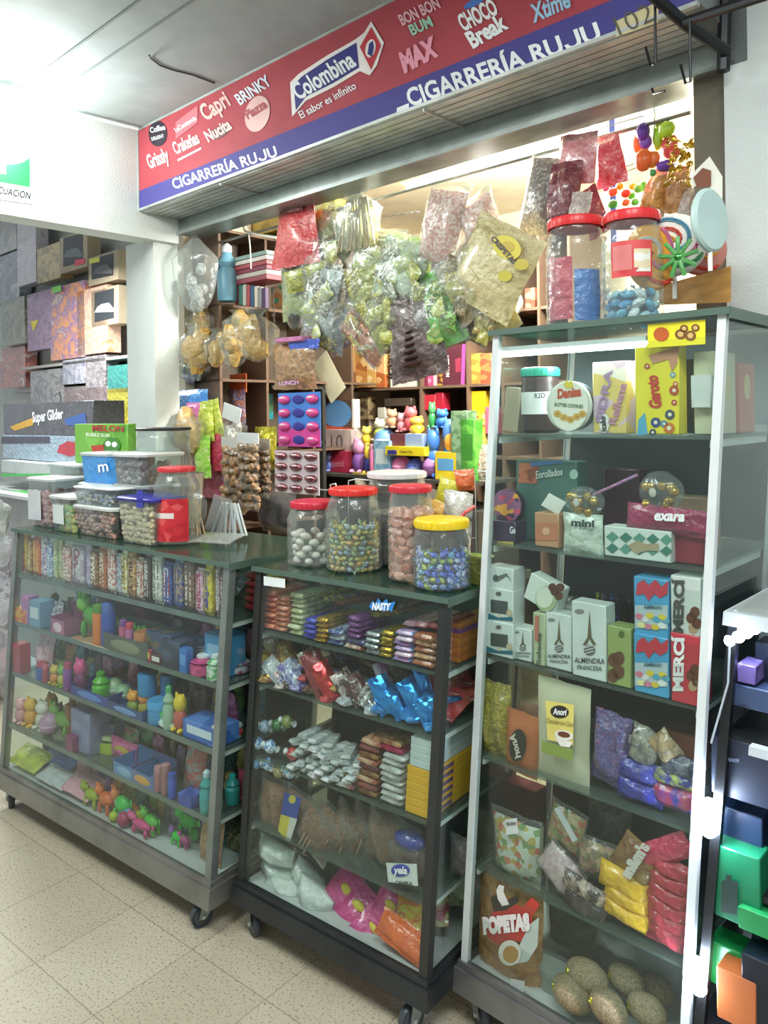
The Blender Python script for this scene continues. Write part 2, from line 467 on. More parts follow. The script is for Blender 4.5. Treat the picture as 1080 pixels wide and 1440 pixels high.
def fbox(F, u0, u1, v0, v1, z0, z1):
    p = [F.pt(u0, v0, z0), F.pt(u1, v0, z0), F.pt(u1, v1, z0), F.pt(u0, v1, z0), F.pt(u0, v0, z1), F.pt(u1, v0, z1), F.pt(u1, v1, z1), F.pt(u0, v1, z1)]
    return p
def slab(F, *a): return MB().hexa(fbox(F, *a))
# ================================================================ THE SETTING
fl = MB().box((0, 0, -0.02), (9, 9, 0.04))
FR0 = Frame(0, 0, 0.89)
# tile joints run along the shop front and square to it
ja = FR0.onz(86, 1239, 0); jb = FR0.onz(350, 1390, 0)
fu, fv = (ja.dot(FR0.X)) % 0.30, (jb.dot(FR0.B)) % 0.30
c0 = FR0.X * fu + FR0.B * fv
o = struct('floor', fl, floor_material(), loc=(c0.x, c0.y, 0), rot=(0, 0, FR0.rz))
PL = M('d9dfdb', 'k'); PG = M('aeb6b4', 'k'); CEIL = M('9da5a6', 'm'); CREAM = M('e6dcc2', 'm')
struct('ceiling', slab(SH, -5.0, 3.6, -4.6, 0.0, 2.756, 2.80), CEIL)
for i, (a, b) in enumerate((((SH.onz(125, 98, 2.756) - SH.o).dot(SH.B), 0), ((SH.onz(150, 33, 2.756) - SH.o).dot(SH.B), 0), (-1.9, 0), (-2.4, 0))):
    struct('trim_%d' % (i + 1), slab(SH, 0.125, 3.0, a - 0.004, a + 0.004, 2.751, 2.757), M('7d8684', 'm'))
struct('beam_left', slab(SH, 0.0, 0.12, -3.4, 0.0, 2.284, 2.756), PL)
struct('pillar_left', slab(SH, -0.16, 0.085, -0.11, 0.015, 0.0, 2.30), PL)
struct('lintel', slab(SH, 0.12, 2.60, 0.0, 0.12, 2.325, 2.756), M('8f9895', 't'))
struct('lintel_flange', slab(SH, 0.12, 2.56, -0.012, 0.0, 2.322, 2.338), M('9aa3a0', 't'))
struct('wall_right', slab(SH, 2.545, 3.9, 0.0, 0.25, 0.0, 2.756), M('ccd3d2', 'k'))
struct('wall_back', slab(SH, -0.05, 2.7, 1.75, 1.80, 0.0, 2.66), CREAM)
struct('wall_side', slab(SH, -0.05, 0.0, 0.10, 1.80, 0.0, 2.66), CREAM)
struct('wall_side_right', slab(SH, 2.60, 2.66, 0.25, 1.80, 0.0, 2.66), CREAM)
struct('ceiling_shop', slab(SH, -0.05, 2.7, 0.12, 1.8, 2.62, 2.66), CREAM)
struct('panel_right', slab(SH, SH.u_at(978, .03, 1.9), 2.56, 0.03, 0.05, 1.3, 2.325), M('6b6557', 'm'))
struct('panel_right_inner', slab(SH, 2.53, 2.55, 0.05, 0.60, 1.3, 2.6), M('5c564a', 'm'))
struct('wall_neighbour', slab(SH, -6.5, -0.16, 0.80, 0.85, 0.0, 3.5), M('b9bcb6', 'm'))
struct('ceiling_neighbour', slab(SH, -6.5, -0.05, 0.0, 0.85, 3.5, 3.54), M('c9cdca', 'm'))
# shutter soffit under the sign box
mb = MB()
for i in range(6):
    v0 = -0.185 + i * 0.031
    mb.hexa(fbox(SH, 0.12, 2.50, v0, v0 + 0.026, 2.393, 2.402))
mb.hexa(fbox(SH, 0.12, 2.50, -0.19, 0.0, 2.402, 2.406))
for u in (0.72, 1.75):
    mb.hexa(fbox(SH, u, u + 0.006, -0.19, 0.0, 2.386, 2.402))
struct('trim_soffit', mb, M('cdd2cf', 't'))

# ---- exit sign on the beam
def onplane_u(px, py, uu):   # hit the plane u = uu
    d = ray(px, py); o = SH.o + SH.X * uu; t = o.dot(SH.X) / d.dot(SH.X)
    return Vector((0, 0, EYE)) + d * t
BF = Frame(*(SH.o + SH.X * 0.12)[:2], SH.yaw + PI)      # helper frame for the beam face
BF.X, BF.B = SH.B.copy(), -SH.X.copy(); BF.yaw = 0; BF.o = SH.o + SH.X * 0.12; BF.rz = 0
t_ = BF.hit(45, 262, 0); 
ex = thing('exit_sign', 'green and white evacuation route sign on the white plaster beam', 'sign', BF.hit(10, 280, -0.004))
mb = MB(); P = [BF.hit(x, y, -0.006) for x, y in ((-60, 190), (46, 212), (46, 287), (-60, 272))]
mb.add(P + [p + BF.B * 0.005 for p in P], [(0, 1, 2, 3), (7, 6, 5, 4), (0, 4, 5, 1), (1, 5, 6, 2), (2, 6, 7, 3), (3, 7, 4, 0)])
wpart('board', mb, M('e6efe6', 'p'), ex)
shape(BF, -0.007, [(-60, 192), (42, 213), (42, 263), (-60, 246)], M('068a3a', 'm'), ex, 'green_field')
shape(BF, -0.0085, [(-60, 214), (8, 222), (8, 245), (-60, 236)], M('e9f5ec', 'p'), ex, 'arrow')
write('EVACUACIÓN', BF, -0.007, (-22, 268), (42, 280), 10, M('030604', 'm'), ex, 0.03)

# ---- shop sign
SG = -0.195
sg = thing('shop_sign', 'long red and blue lit shop sign along the top of the shop front', 'sign', SH.pt(1.2, SG, 2.40))
ur = SH.u_at(985, SG, 2.40)
wpart('sign_box', slab(SH, 0.125, ur, SG, -0.002, 2.407, 2.750), M('9da5a3', 't'), sg)
zb = lambda u: 2.406
def onsign(u, z): return proj(SH.pt(u, SG, z))
def zl(px, py): return SH.hit(px, py, SG)
wpart('sign_face', slab(SH, 0.13, ur - 0.005, SG - 0.003, SG, 2.407, 2.748), M('a83f4a', 'm'), sg)
wpart('sign_stripe', slab(SH, 0.13, ur - 0.005, SG - 0.0045, SG - 0.003, 2.407, 2.484), M('453f88', 'm'), sg)
for z0, z1 in ((2.397, 2.407), (2.747, 2.757)):
    wpart('sign_trim', slab(SH, 0.12, ur, SG - 0.006, SG + 0.01, z0, z1), M('c9cfcc', 't'), sg)
wpart('sign_trim', slab(SH, 0.12, 0.13, SG - 0.008, SG + 0.01, 2.40, 2.756), M('c9cfcc', 't'), sg)
WH = M('eef1f4', 'p'); V1 = SG - 0.005
write('CIGARRERÍA RUJU', SH, V1, (245, 266), (391, 219), 15, WH, sg, 0.02)
write('CIGARRERÍA RUJU', SH, V1, (577, 150), (847, 54), 26, WH, sg, 0.03)
shape(SH, V1, [(558, 152), (575, 145), (575, 155), (558, 161)], WH, sg, 'sticker')
shape(SH, V1, [(866, 52), (866, 30), (926, 2), (926, 32)], M('c9bd93', 'm'), sg, 'paper_note')
write('102', SH, V1 - .001, (872, 50), (922, 28), 26, M('5a5648', 'm'), sg, -0.01)
# logos
shape(SH, V1, oval(222, 188, 13, 18, 24), M('2b2230', 'p'), sg, 'logo_disc')
write('Coffee', SH, V1 - .001, (212, 187), (233, 182), 8, WH, sg); write('DELIGHT', SH, V1 - .001, (214, 198), (231, 193), 5, WH, sg)
write('Grissly', SH, V1, (211, 237), (240, 225), 20, WH, sg, 0.025, 0.2)
shape(SH, V1, [(247, 196), (247, 172), (278, 148), (278, 172)], M('d8707a', 'p'), sg, 'logo_patch'); write('LaConstancia', SH, V1 - .001, (248, 186), (277, 168), 7, WH, sg)
write('Crakeñas', SH, V1, (248, 217), (282, 200), 18, WH, sg, 0.025, 0.2); shape(SH, V1, [(250, 224), (283, 207), (283, 210), (250, 227)], WH, sg)
write('Capri', SH, V1, (290, 170), (326, 146), 24, M('e8b9b4', 'p'), sg, 0.03, 0.1)
write('Nucita', SH, V1, (293, 200), (327, 180), 17, M('e8c9c4', 'p'), sg, 0.03, 0.1); shape(SH, V1 + .0005, oval(309, 186, 16, 8, 18, -.5), M('6a3436', 'p'), sg, 'logo_disc')
write('BRINKY', SH, V1, (338, 148), (383, 118), 17, M('dfe4ef', 'p'), sg, 0.025)
shape(SH, V1, oval(362, 160, 17, 26, 24, .25), M('e2b7b4', 'p'), sg, 'logo_disc'); write('Piazza', SH, V1 - .001, (349, 168), (377, 150), 14, M('b24a52', 'p'), sg, .03)
# big centre logo
shape(SH, V1, [(411, 164), (408, 116), (420, 104), (460, 78), (499, 56), (512, 46), (522, 30), (540, 60), (530, 92), (520, 106), (506, 100), (470, 122), (430, 142)], M('f0e9e6', 'p'), sg, 'logo_patch')
shape(SH, V1 - .001, [(416, 155), (413, 120), (424, 108), (460, 84), (501, 60), (505, 95), (470, 116), (430, 136)], M('39397e', 'p'), sg, 'logo_patch')
shape(SH, V1 - .0012, [(506, 66), (522, 38), (536, 64), (522, 98)], M('c23b49', 'p'), sg, 'logo_diamond')
shape(SH, V1 - .0024, oval(521, 68, 7, 13, 18, .2), M('f0e9e6', 'p'), sg, 'logo_disc')
shape(SH, V1 - .0032, [(517, 76), (519, 62), (524, 57), (526, 66), (523, 80)], M('39397e', 'p'), sg, 'logo_bird')
write('Colombina', SH, V1 - .002, (420, 141), (502, 91), 26, WH, sg, 0.03)
write('El sabor es infinito', SH, V1, (424, 167), (502, 124), 11, WH, sg, 0.01)
# right hand logos
write('BON BON', SH, V1, (566, 36), (620, 10), 17, M('e8b4c0', 'p'), sg, 0.03); write('BUM', SH, V1, (580, 50), (610, 36), 16, M('9fd0b8', 'p'), sg, 0.03)
write('MAX', SH, V1, (568, 102), (622, 74), 30, M('ee9fb4', 'p'), sg, 0.06, 0.3)
write('CHOCO', SH, V1, (652, 44), (702, 18), 26, WH, sg, 0.04); write('Break', SH, V1, (665, 68), (716, 38), 26, WH, sg, 0.04)
write('Xtime', SH, V1, (750, 32), (805, 8), 26, M('9fc8e6', 'p'), sg, 0.03, 0.3)
shape(SH, V1, oval(668, 3, 18, 5, 16, -.5), M('4a79c4', 'p'), sg, 'logo_patch')

# ---- glare lamp of the corridor and interior fittings
def lamp_fitting(name, label, loc, r, strength, rz=0, L=0):
    t = thing(name, label, 'lamp', loc, (0, 0, rz))
    if L:
        part('lamp_body', MB().box((0, 0, 0.03), (L, 0.09, 0.03), ch=.006), M('e4e8e6', 'p'), t)
        part('lamp_tube', MB().lathe([(0.0145, -L / 2 + .02), (0.0145, L / 2 - .02)], 12, ax=Matrix.Rotation(PI / 2, 3, 'Y')), M('ffffff', 'e%g' % strength), t, label='white glowing tube')
    else:
        part('lamp_holder', MB().lathe([(0.05, 0.14), (0.05, 0.10), (0.03, 0.08), (0.03, 0.06)], 16), M('e4e8e6', 'p'), t)
        part('lamp_bulb', MB().ell((0, 0, 0), (r, r, r * 1.1), 18, 12), M('f6fff8', 'e%g' % strength), t, label='glowing white bulb')
    return t
lamp_fitting('ceiling_lamp', 'glaring white bulb hanging by the corridor beam', (-1.40, 2.90, 2.58), 0.115, 22)
lamp_fitting('ceiling_lamp', 'white fluorescent tube behind the hanging snack bags', SH.hit(690, 232, .55), 0, 40, -0.76, 0.9)
lamp_fitting('ceiling_lamp', 'warm bulb behind the colourful toy fruit on the right', (1.10, 2.42, 2.33), 0.06, 26)

# ================================================================ THE SHOWCASES
GL = M('f3f8f6,c9d6cf', 'g0.008'); SHG = M('d4ded8,7a8881', 's0.22'); TOPG = M('b4c8be,3e5a4c', 's0.25')
def bar_between(mb, F, u, v, z0, z1, du, dv):
    mb.hexa(fbox(F, u - du / 2, u + du / 2, v - dv / 2, v + dv / 2, z0, z1))
def caster(root, p, rz, drop, r=0.034):
    zc = r - drop
    mb = MB().box((0, 0, 0), (0.05, 0.05, 0.006))
    for q in (-1, 1): mb.hexa([(q * .014 - .002, -.03, zc - .006), (q * .014 + .002, -.03, zc - .006), (q * .014 + .002, -.008, zc - .006), (q * .014 - .002, -.008, zc - .006), (q * .018 - .002, -.022, 0), (q * .018 + .002, -.022, 0), (q * .018 + .002, .022, 0), (q * .018 - .002, .022, 0)])
    c = part('caster', mb, M('8d9390', 't'), root, p, (0, 0, rz))
    part('wheel', MB().lathe([(r * .3, -.010), (r * .8, -.010), (r * .84, -.007), (r * .93, -.011), (r, -.007), (r, .007), (r * .93, .011), (r * .84, .007), (r * .8, .010), (r * .3, .010)], 24, c=(0, -.018, zc), ax=Matrix.Rotation(PI / 2, 3, 'Y')), M('3c4146', 'p'), c, label='dark rubber wheel')
    part('axle', MB().lathe([(.006, -.02), (.006, .02)], 10, c=(0, -.018, zc), ax=Matrix.Rotation(PI / 2, 3, 'Y')), M('c2c7c4', 't'), c)
    return c
def showcase(name, label, F, w, d, zt, zs, pm, basem, topm, bh=0.06, post=0.022, rail=None, depth_top=None, rails=True):
    z0 = zs[0] - 0.01
    t = thing(name, label, 'showcase', F.pt(0, 0, 0))
    mb = MB()
    mb.hexa(fbox(F, -.012, w + .012, -.012, .02, z0 - bh, z0)); mb.hexa(fbox(F, -.012, w + .012, d - .02, d + .012, z0 - bh, z0))
    mb.hexa(fbox(F, -.012, .02, .02, d - .02, z0 - bh, z0)); mb.hexa(fbox(F, w - .02, w + .012, .02, d - .02, z0 - bh, z0))
    mb.hexa(fbox(F, -.006, w + .006, -.006, .012, z0, z0 + .016)); mb.hexa(fbox(F, w - .012, w + .006, .012, d, z0, z0 + .016))
    wpart('base_frame', mb, basem, t)
    wpart('bottom_panel', slab(F, 0.015, w - .015, .015, d - .015, z0 - .006, z0 + .008), M('c9cdcd', 'p'), t)
    for u in (post / 2, w - post / 2):
        for v in (post / 2, d - post / 2):
            mb = MB(); bar_between(mb, F, u, v, z0, zt, post, post); wpart('post', mb, pm, t)
    for i, z in enumerate(zs[1:]):
        sh = wpart('shelf', slab(F, .016, w - .016, .014, d - .03, z - .008, z - .001), SHG, t)
        for u in (.02, w - .026):
            wpart('shelf_rail', slab(F, u, u + .006, .02, d - .03, z - .024, z - .008), M('d4dad6', 'p'), sh)
        if rails:
            wpart('front_rail', slab(F, .016, w - .016, .010, .0145, z - .012, z + .004), rail or M('83908a', 't'), sh)
    wpart('front_glass', slab(F, post * .8, w - post * .8, .003, .007, z0 + .016, zt), GL, t)
    wpart('side_glass', slab(F, w - .007, w - .003, post, d - post, z0 + .016, zt), GL, t)
    wpart('side_glass', slab(F, .003, .007, post, d - post, z0 + .016, zt), GL, t)
    wpart('top_glass', slab(F, -.008, w + .008, -.008, d + .01, zt, zt + .009), topm, t)
    mb = MB(); e = .012
    mb.hexa(fbox(F, -.009, w + .009, -.010, -.008, zt - .004, zt + .010)); mb.hexa(fbox(F, w + .008, w + .010, -.008, d, zt - .012, zt + .010))
    wpart('top_edge', mb, M('4e6459', 'p'), t)
    for u in (.03, w - .05):
        for v in (.035, d - .05):
            caster(t, basis(t).inverted() @ F.pt(u, v, z0 - bh - .003), F.rz + (1.15 if u < .1 else -.3), z0 - bh - .003)
    return t
GREY = M('8c9490', 't'); DARK = M('2a2c2b', 'p'); WHT = M('d5dbdb', 'p')
c1 = showcase('display_case', 'long grey metal glass showcase with standing candy bars, at the left end', LC, LW, .42, 1.063, LZ, GREY, M('8f8f8a', 't'), TOPG, .06, .026)
c2 = showcase('display_case', 'middle glass showcase with black posts on black wheeled base', MC, MW, .40, 1.048, MZ, DARK, M('3b3e41', 't'), TOPG, .05, .024, rails=False)
c3 = showcase('display_case', 'tall glass showcase with white posts beside the right wall', TC, TW, .38, 1.687, TZ, WHT, M('7c7c7c', 't'), M('7b8d86,59675f', 's0.3'), .06, .017, rails=False)
wpart('back_panel', slab(TC, .02, TW - .02, .365, .37, .15, 1.17), M('1c2328', 'p'), c3)  # dark backing sheets added so the bright wall behind does not show through
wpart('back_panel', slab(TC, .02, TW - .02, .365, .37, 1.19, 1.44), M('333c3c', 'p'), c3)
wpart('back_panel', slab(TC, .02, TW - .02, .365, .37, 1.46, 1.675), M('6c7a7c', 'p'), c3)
for z in (.145, .655, 1.17, 1.44):
    wpart('back_rail', slab(TC, .02, TW - .02, .352, .362, z, z + .02), M('9aa3a2', 't'), c3)
lt = thing('tube_lamp', 'bright white tube lamp under the tall showcase top', 'lamp', TC.pt(.2, .02, 1.66), (0, 0, TC.rz))  # made-up emitter imitating a corridor tube reflected in the front glass
a_, b_ = TC.u_at(704, .03, 1.645), TC.u_at(911, .03, 1.645)
wpart('lamp_tube', slab(TC, a_, b_, .022, .036, 1.632, 1.645), M('f4fbff', 'e9'), lt)
wpart('lamp_body', slab(TC, a_, b_, .020, .040, 1.645, 1.656), M('dfe5e6', 'p'), lt)  # added holder for the glowing bar, no real fitting
lamp('case_fill_light', 'AREA', TC.pt((a_ + b_) / 2, .10, 1.62), 2.4, (.9, .97, 1), .35, .04, (0, 0, TC.rz))  # added fill light that brightens the tall case shelves
for F_, c_, w_, d_ in ((LC, c1, LW, .42), (MC, c2, MW, .40)):
    wpart('back_panel', slab(F_, .02, w_ - .02, d_ - .02, d_ - .015, .15, .86), M('3a403f', 'p'), c_)  # dark backing added to block the bright wall behind the case
wpart('back_panel', slab(LC, .02, LW - .02, .40, .405, .86, 1.055), M('6a716c', 'p'), c1)
wpart('back_panel', slab(MC, .02, MW - .02, .38, .385, .86, 1.04), M('9aa39e', 'p'), c2)
# labels stuck to the cases
lb = thing('price_label', 'small blank white price label on the middle showcase glass, at its upper left', 'label', MC.hit(386, 822, -.002)); shape(MC, -.001, [(371, 810), (401, 814), (401, 827), (371, 823)], M('e8eef0', 'm'), lb, 'paper')
ns = thing('sticker', 'jagged blue sticker with white capitals on the middle showcase glass', 'sticker', MC.hit(537, 852, -.002))
shape(MC, -.001, [(519, 853), (524, 845), (528, 849), (532, 841), (537, 848), (544, 842), (546, 848), (556, 846), (551, 860), (546, 857), (540, 860), (533, 857), (524, 858)], M('2d86d8', 'p'), ns, 'outline')
write('NASTY', MC, -.002, (523, 857), (550, 858), 11, M('eef6ff', 'p'), ns, .06, .2)
wl = MB()
sn = thing('price_sign', 'small red and black price card with a white 5 on the right wall', 'sign', SH.hit(1072, 660, -.01))
shape(SH, -.006, [(1060, 635), (1090, 635), (1090, 659), (1060, 659)], M('222', 'p'), sn, 'card')
shape(SH, -.008, [(1061, 636), (1090, 636), (1090, 656), (1061, 656)], M('c22530', 'p'), sn, 'red_field')
write('5', SH, -.0095, (1064, 652), (1073, 652), 13, WH, sn, .04)

# ---- black bracket with hooks above the right pillar
BK = M('25282b', 't')
br = thing('wall_bracket', 'black steel bracket high on the right wall with empty hooks', 'bracket', SH.hit(1015, 90, -.05))
def wt(pts, r, par, nm, mat):
    mb = MB().tube(pts, r, 8); return wpart(nm, mb, mat, par, smooth=True)
wt([SH.hit(912, -12, -.30), SH.hit(965, 35, -.20), SH.hit(1022, 72, -.06)], .013, br, 'arm', BK)
wt([SH.hit(965, 30, -.24), SH.hit(1080, -8, -.36)], .011, br, 'arm', BK)
wt([SH.hit(1020, 0, -.05), SH.hit(1017, 100, -.05)], .016, br, 'mounting_post', BK)
for x, y0, y1 in ((921, -5, 90), (970, 30, 115)):
    wt([SH.hit(x, y0, -.26), SH.hit(x + 1, y1, -.26), SH.hit(x - 6, y1 + 2, -.27), SH.hit(x - 13, y1 - 24, -.30)], .003, br, 'hook', BK)
wt([SH.hit(917, 125, -.05), SH.hit(919, 132, -.07), SH.hit(935, 128, -.1)], .003, br, 'hook', BK)
# ---- cables
cb = solo('cable', MB().tube([SH.hit(210, 78, -.6)] + [SH.onz(x, y, 2.752) for x, y in ((212, 82), (225, 92), (245, 99), (270, 105), (302, 117))], .003, 6), M('3a3d3d', 'p'), 'thin dark cable drooping along the corridor ceiling', 'cable')
cb = solo('cable', MB().tube([SH.onz(x, y, 2.74) for x, y in ((108, 160), (150, 170), (194, 181))], .008, 8), M('e6e9e6', 'p'), 'white conduit in the corner of beam and ceiling', 'cable')
for (pts, r, h, l) in (([(308, 318), (312, 305), (325, 300), (332, 305)], .003, '2c2b28', 'dark loop of cable above the video shelf'),
                     ([(335, 300), (345, 325), (362, 330), (388, 334)], .006, 'd9d6ca', 'white cable along the top of the left shelf unit'),
                     ([(340, 305), (350, 330), (352, 350), (353, 378)], .003, 'd9d6ca', 'white cable hanging before the stacked cases')):
    solo('cable', MB().tube([SH.hit(x, y, .14) for x, y in pts], r, 6), M(h, 'p'), l, 'cable')
# ================================================================ BUILDERS FOR THE GOODS
def rct(F, v, x0, y0, x1, y1):
    c = F.hit((x0 + x1) / 2, (y0 + y1) / 2, v)
    w = (F.hit(x1, (y0 + y1) / 2, v) - F.hit(x0, (y0 + y1) / 2, v)).length
    h = abs(F.hit((x0 + x1) / 2, y0, v).z - F.hit((x0 + x1) / 2, y1, v).z)
    return c, w, h
def sit(F, z, x0, x1, yb, yt, dmax=.36):
    P = F.onz((x0 + x1) / 2, yb, z)
    v = (P - F.o - F.l * (z - F.z0)).dot(F.B)
    v = max(.012, min(dmax, v))
    u, w, h = F.slot(v, z, x0, x1, yt)
    return u, v, w, h
SEED = [0]
def sd(): SEED[0] += 1; return SEED[0]
def bag(F, v, b, mat, label, t=.04, tilt=0., name='snack_bag', cat='bag', wr=.6, group=None, top=1., yaw=0., pitch=0.):
    if F in (LC, MC, TC) and b[3] > 600: v = max(v, t * .68 + .011)
    c, w, h = rct(F, v, *b)
    R = Euler((pitch, tilt, F.rz + yaw)).to_matrix()
    p = c - R @ Vector((0, 0, h / 2))
    return solo(name, MB().pouch(w, h, t, sd(), wr, top=top), mat, label, cat, p, (pitch, tilt, F.rz + yaw), group)
def header(o, w, h, mat, hh=.03, lab=None):
    return part('header_card', MB().box((0, -.002, h - hh / 2 + .004), (w * 1.02, .006, hh)), mat, o, label=lab)
CLR = M('f2f6f4,f4f6f4', 'c0.06')
CLR2 = M('eef3f2,eef0ee', 'c0.13')
JAR = M('e8f0ee,e6ecea', 'c0.08')
def sackbag(F, v, b, fillmat, label, name='clear_bag', cat='bag', n=9, lump=.5, tilt=0., clr=None, fr=(.05, .6), neck=.12, jit=.12, group=None, deep=.7):
    c, w, h = rct(F, v, *b)
    R = Euler((0, tilt, F.rz)).to_matrix(); p = c - R @ Vector((0, 0, h / 2))
    d = w * deep
    o = solo(name, MB().sack(w, d, h, sd(), neck), clr or CLR, label, cat, p, (0, tilt, F.rz), group)
    mb = MB(); g = random.Random(sd())
    for i in range(n):
        a = g.uniform(0, 6.28); q = math.sqrt(g.random()) * .62; zz = g.uniform(*fr)
        s = w * lump * g.uniform(.45, .7)
        e = max(.35, math.sin(min(1, zz / .5) * 1.57))
        mb.ell((math.cos(a) * q * (w / 2 - s * .6) * e, math.sin(a) * q * (d / 2 - s * .5) * e, max(zz * h, s * .6)), (s * .6, s * .5, s * g.uniform(.5, .9)), 9, 6, None, jit, sd())
    part('filling', mb, fillmat, o)['kind'] = 'stuff'
    return o
def carton(F, v, z, x0, x1, yt, d, mat, label, name='gift_box', cat='box', ch=.002, group=None, tilt=0., yaw=0., cover=None):
    u, w, h = F.slot(v, z, x0, x1, yt)
    p = F.pt(u, v + d / 2, z + .001)
    return solo(name, MB().box((0, 0, h / 2), (w, d, h), ch=ch), mat, label, cat, p, (0, tilt, F.rz + yaw), group)
def fcard(F, v, b, mat, label, d=.03, name='toy_box', cat='box', group=None, tilt=0., yaw=0., ch=.002):
    c, w, h = rct(F, v, *b)
    R = Euler((0, tilt, F.rz + yaw)).to_matrix(); p = c + F.B * d / 2 - R @ Vector((0, 0, h / 2))
    return solo(name, MB().box((0, 0, h / 2), (w, d, h), ch=ch), mat, label, cat, p, (0, tilt, F.rz + yaw), group)
def jarprof(r, h, neck=.72, ribs=5, sh=.82):
    p = [(r * .9, 0), (r, .006)]
    for i in range(ribs):
        a = .06 + (sh - .1) * i / ribs; b_ = .06 + (sh - .1) * (i + .5) / ribs
        p += [(r, h * a), (r * .975, h * b_), (r, h * (a + .02))] if ribs > 1 else []
    p = sorted(p, key=lambda q: q[1])
    p += [(r, h * (sh - .06)), (r * .93, h * sh), (r * (neck + .05), h * .90), (r * neck, h * .93), (r * neck, h)]
    return p
def jar(F, z, x0, x1, yb, yt, lid, label, lh=.022, neck=.8, ribs=4, lidr=None, name='candy_jar', cat='jar', body=None, n=26, v=None, group=None):
    u, vv, w, h = sit(F, z, x0, x1, yb, yt)
    if v is not None: vv = v; u, w, h = F.slot(vv, z, x0, x1, yt)
    r = w / 2
    p = F.pt(u, vv + r, z + .001)
    o = solo(name, MB().lathe(jarprof(r, h - lh * .6, neck, ribs), n, close=False).lathe([(r * .9, 0.001), (0.0001, .001)], n, close=False), body or JAR, label, cat, p, (0, 0, F.rz))
    lr = lidr or r * neck * 1.08
    k = n * 2; g = []
    mb = MB().lathe([(lr, h - lh), (lr * 1.01, h - lh * .8), (lr * 1.01, h - lh * .25), (lr * .97, h - lh * .05), (lr * .9, h), (0.0001, h)], 28, close=False)
    for i in range(28):
        a = 2 * PI * i / 28
        mb.box((lr * 1.012 * math.cos(a), lr * 1.012 * math.sin(a), h - lh * .55), (.0016, .003, lh * .6), Matrix.Rotation(a, 3, 'Z'))
    part('lid', mb, lid, o, label=None)
    return o, r, h, p
def band(o, r, a0, a1, z0, z1, mat, name='jar_label'):
    return part(name, MB().lathe([(r * 1.006, z0), (r * 1.006, z1)], 12, close=False, a0=a0, a1=a1), mat, o)
def tub(F, z, x0, x1, yb, yt, mat, label, lid=None, lh=.012, tap=.88, name='plastic_tub', cat='tub', dep=1.0, fill=None, fh=.75, group=None, v=None, blab=None, lump=None):
    u, vv, w, h = sit(F, z, x0, x1, yb, yt)
    if v is not None: vv = v; u, w, h = F.slot(vv, z, x0, x1, yt)
    d = w * dep; p = F.pt(u, vv + d / 2, z + .001)
    a, b = w / 2, d / 2; q = tap
    c = .22
    def ring(k, zz):
        out = []
        for sx, sy in ((-1, -1), (1, -1), (1, 1), (-1, 1)):
            for t in ((0, 1), (1, 0)) if sx * sy > 0 else ((1, 0), (0, 1)):
                out.append((sx * a * k * (1 - c * t[0]), sy * b * k * (1 - c * t[1]), zz))
        return out
    vs = ring(q, 0) + ring(1, h - lh); n = 8
    fs = [tuple(range(7, -1, -1))] + [(i, (i + 1) % n, n + (i + 1) % n, n + i) for i in range(n)]
    o = solo(name, MB().add(vs, fs), mat, label, cat, p, (0, 0, F.rz), group)
    if lid:
        vs = ring(1.04, h - lh) + ring(1.06, h - lh * .3) + ring(1.0, h); m = MB().add(vs, [tuple(range(16, 24)), tuple(range(7, -1, -1))] + [(r * 8 + i, r * 8 + (i + 1) % 8, r * 8 + 8 + (i + 1) % 8, r * 8 + 8 + i) for r in (0, 1) for i in range(8)])
        part('lid', m, lid, o)
    if fill:
        g = random.Random(sd()); mb = MB(); s = lump or w * .11
        zz = s * .7
        while zz < (h - lh) * fh:
            for i in range(int(26)):
                e = q + (1 - q) * zz / h
                x = g.uniform(-1, 1) * (a * e - s * .9); y = g.choice((-1, -1, g.uniform(-1, 1))) * (b * e - s * .9)
                mb.ell((x, y, zz + g.uniform(-.3, .3) * s), (s * g.uniform(.6, 1), s * g.uniform(.6, .9), s * g.uniform(.5, .9)), 7, 5, Matrix.Rotation(g.uniform(0, 3), 3, 'X'), .12, sd())
            zz += s * 1.3
        part('filling', mb, fill, o)['kind'] = 'stuff'
    return o, w, h, vv
ORD = 'first second third fourth fifth sixth seventh eighth ninth tenth eleventh twelfth thirteenth fourteenth fifteenth sixteenth seventeenth eighteenth nineteenth twentieth'.split()

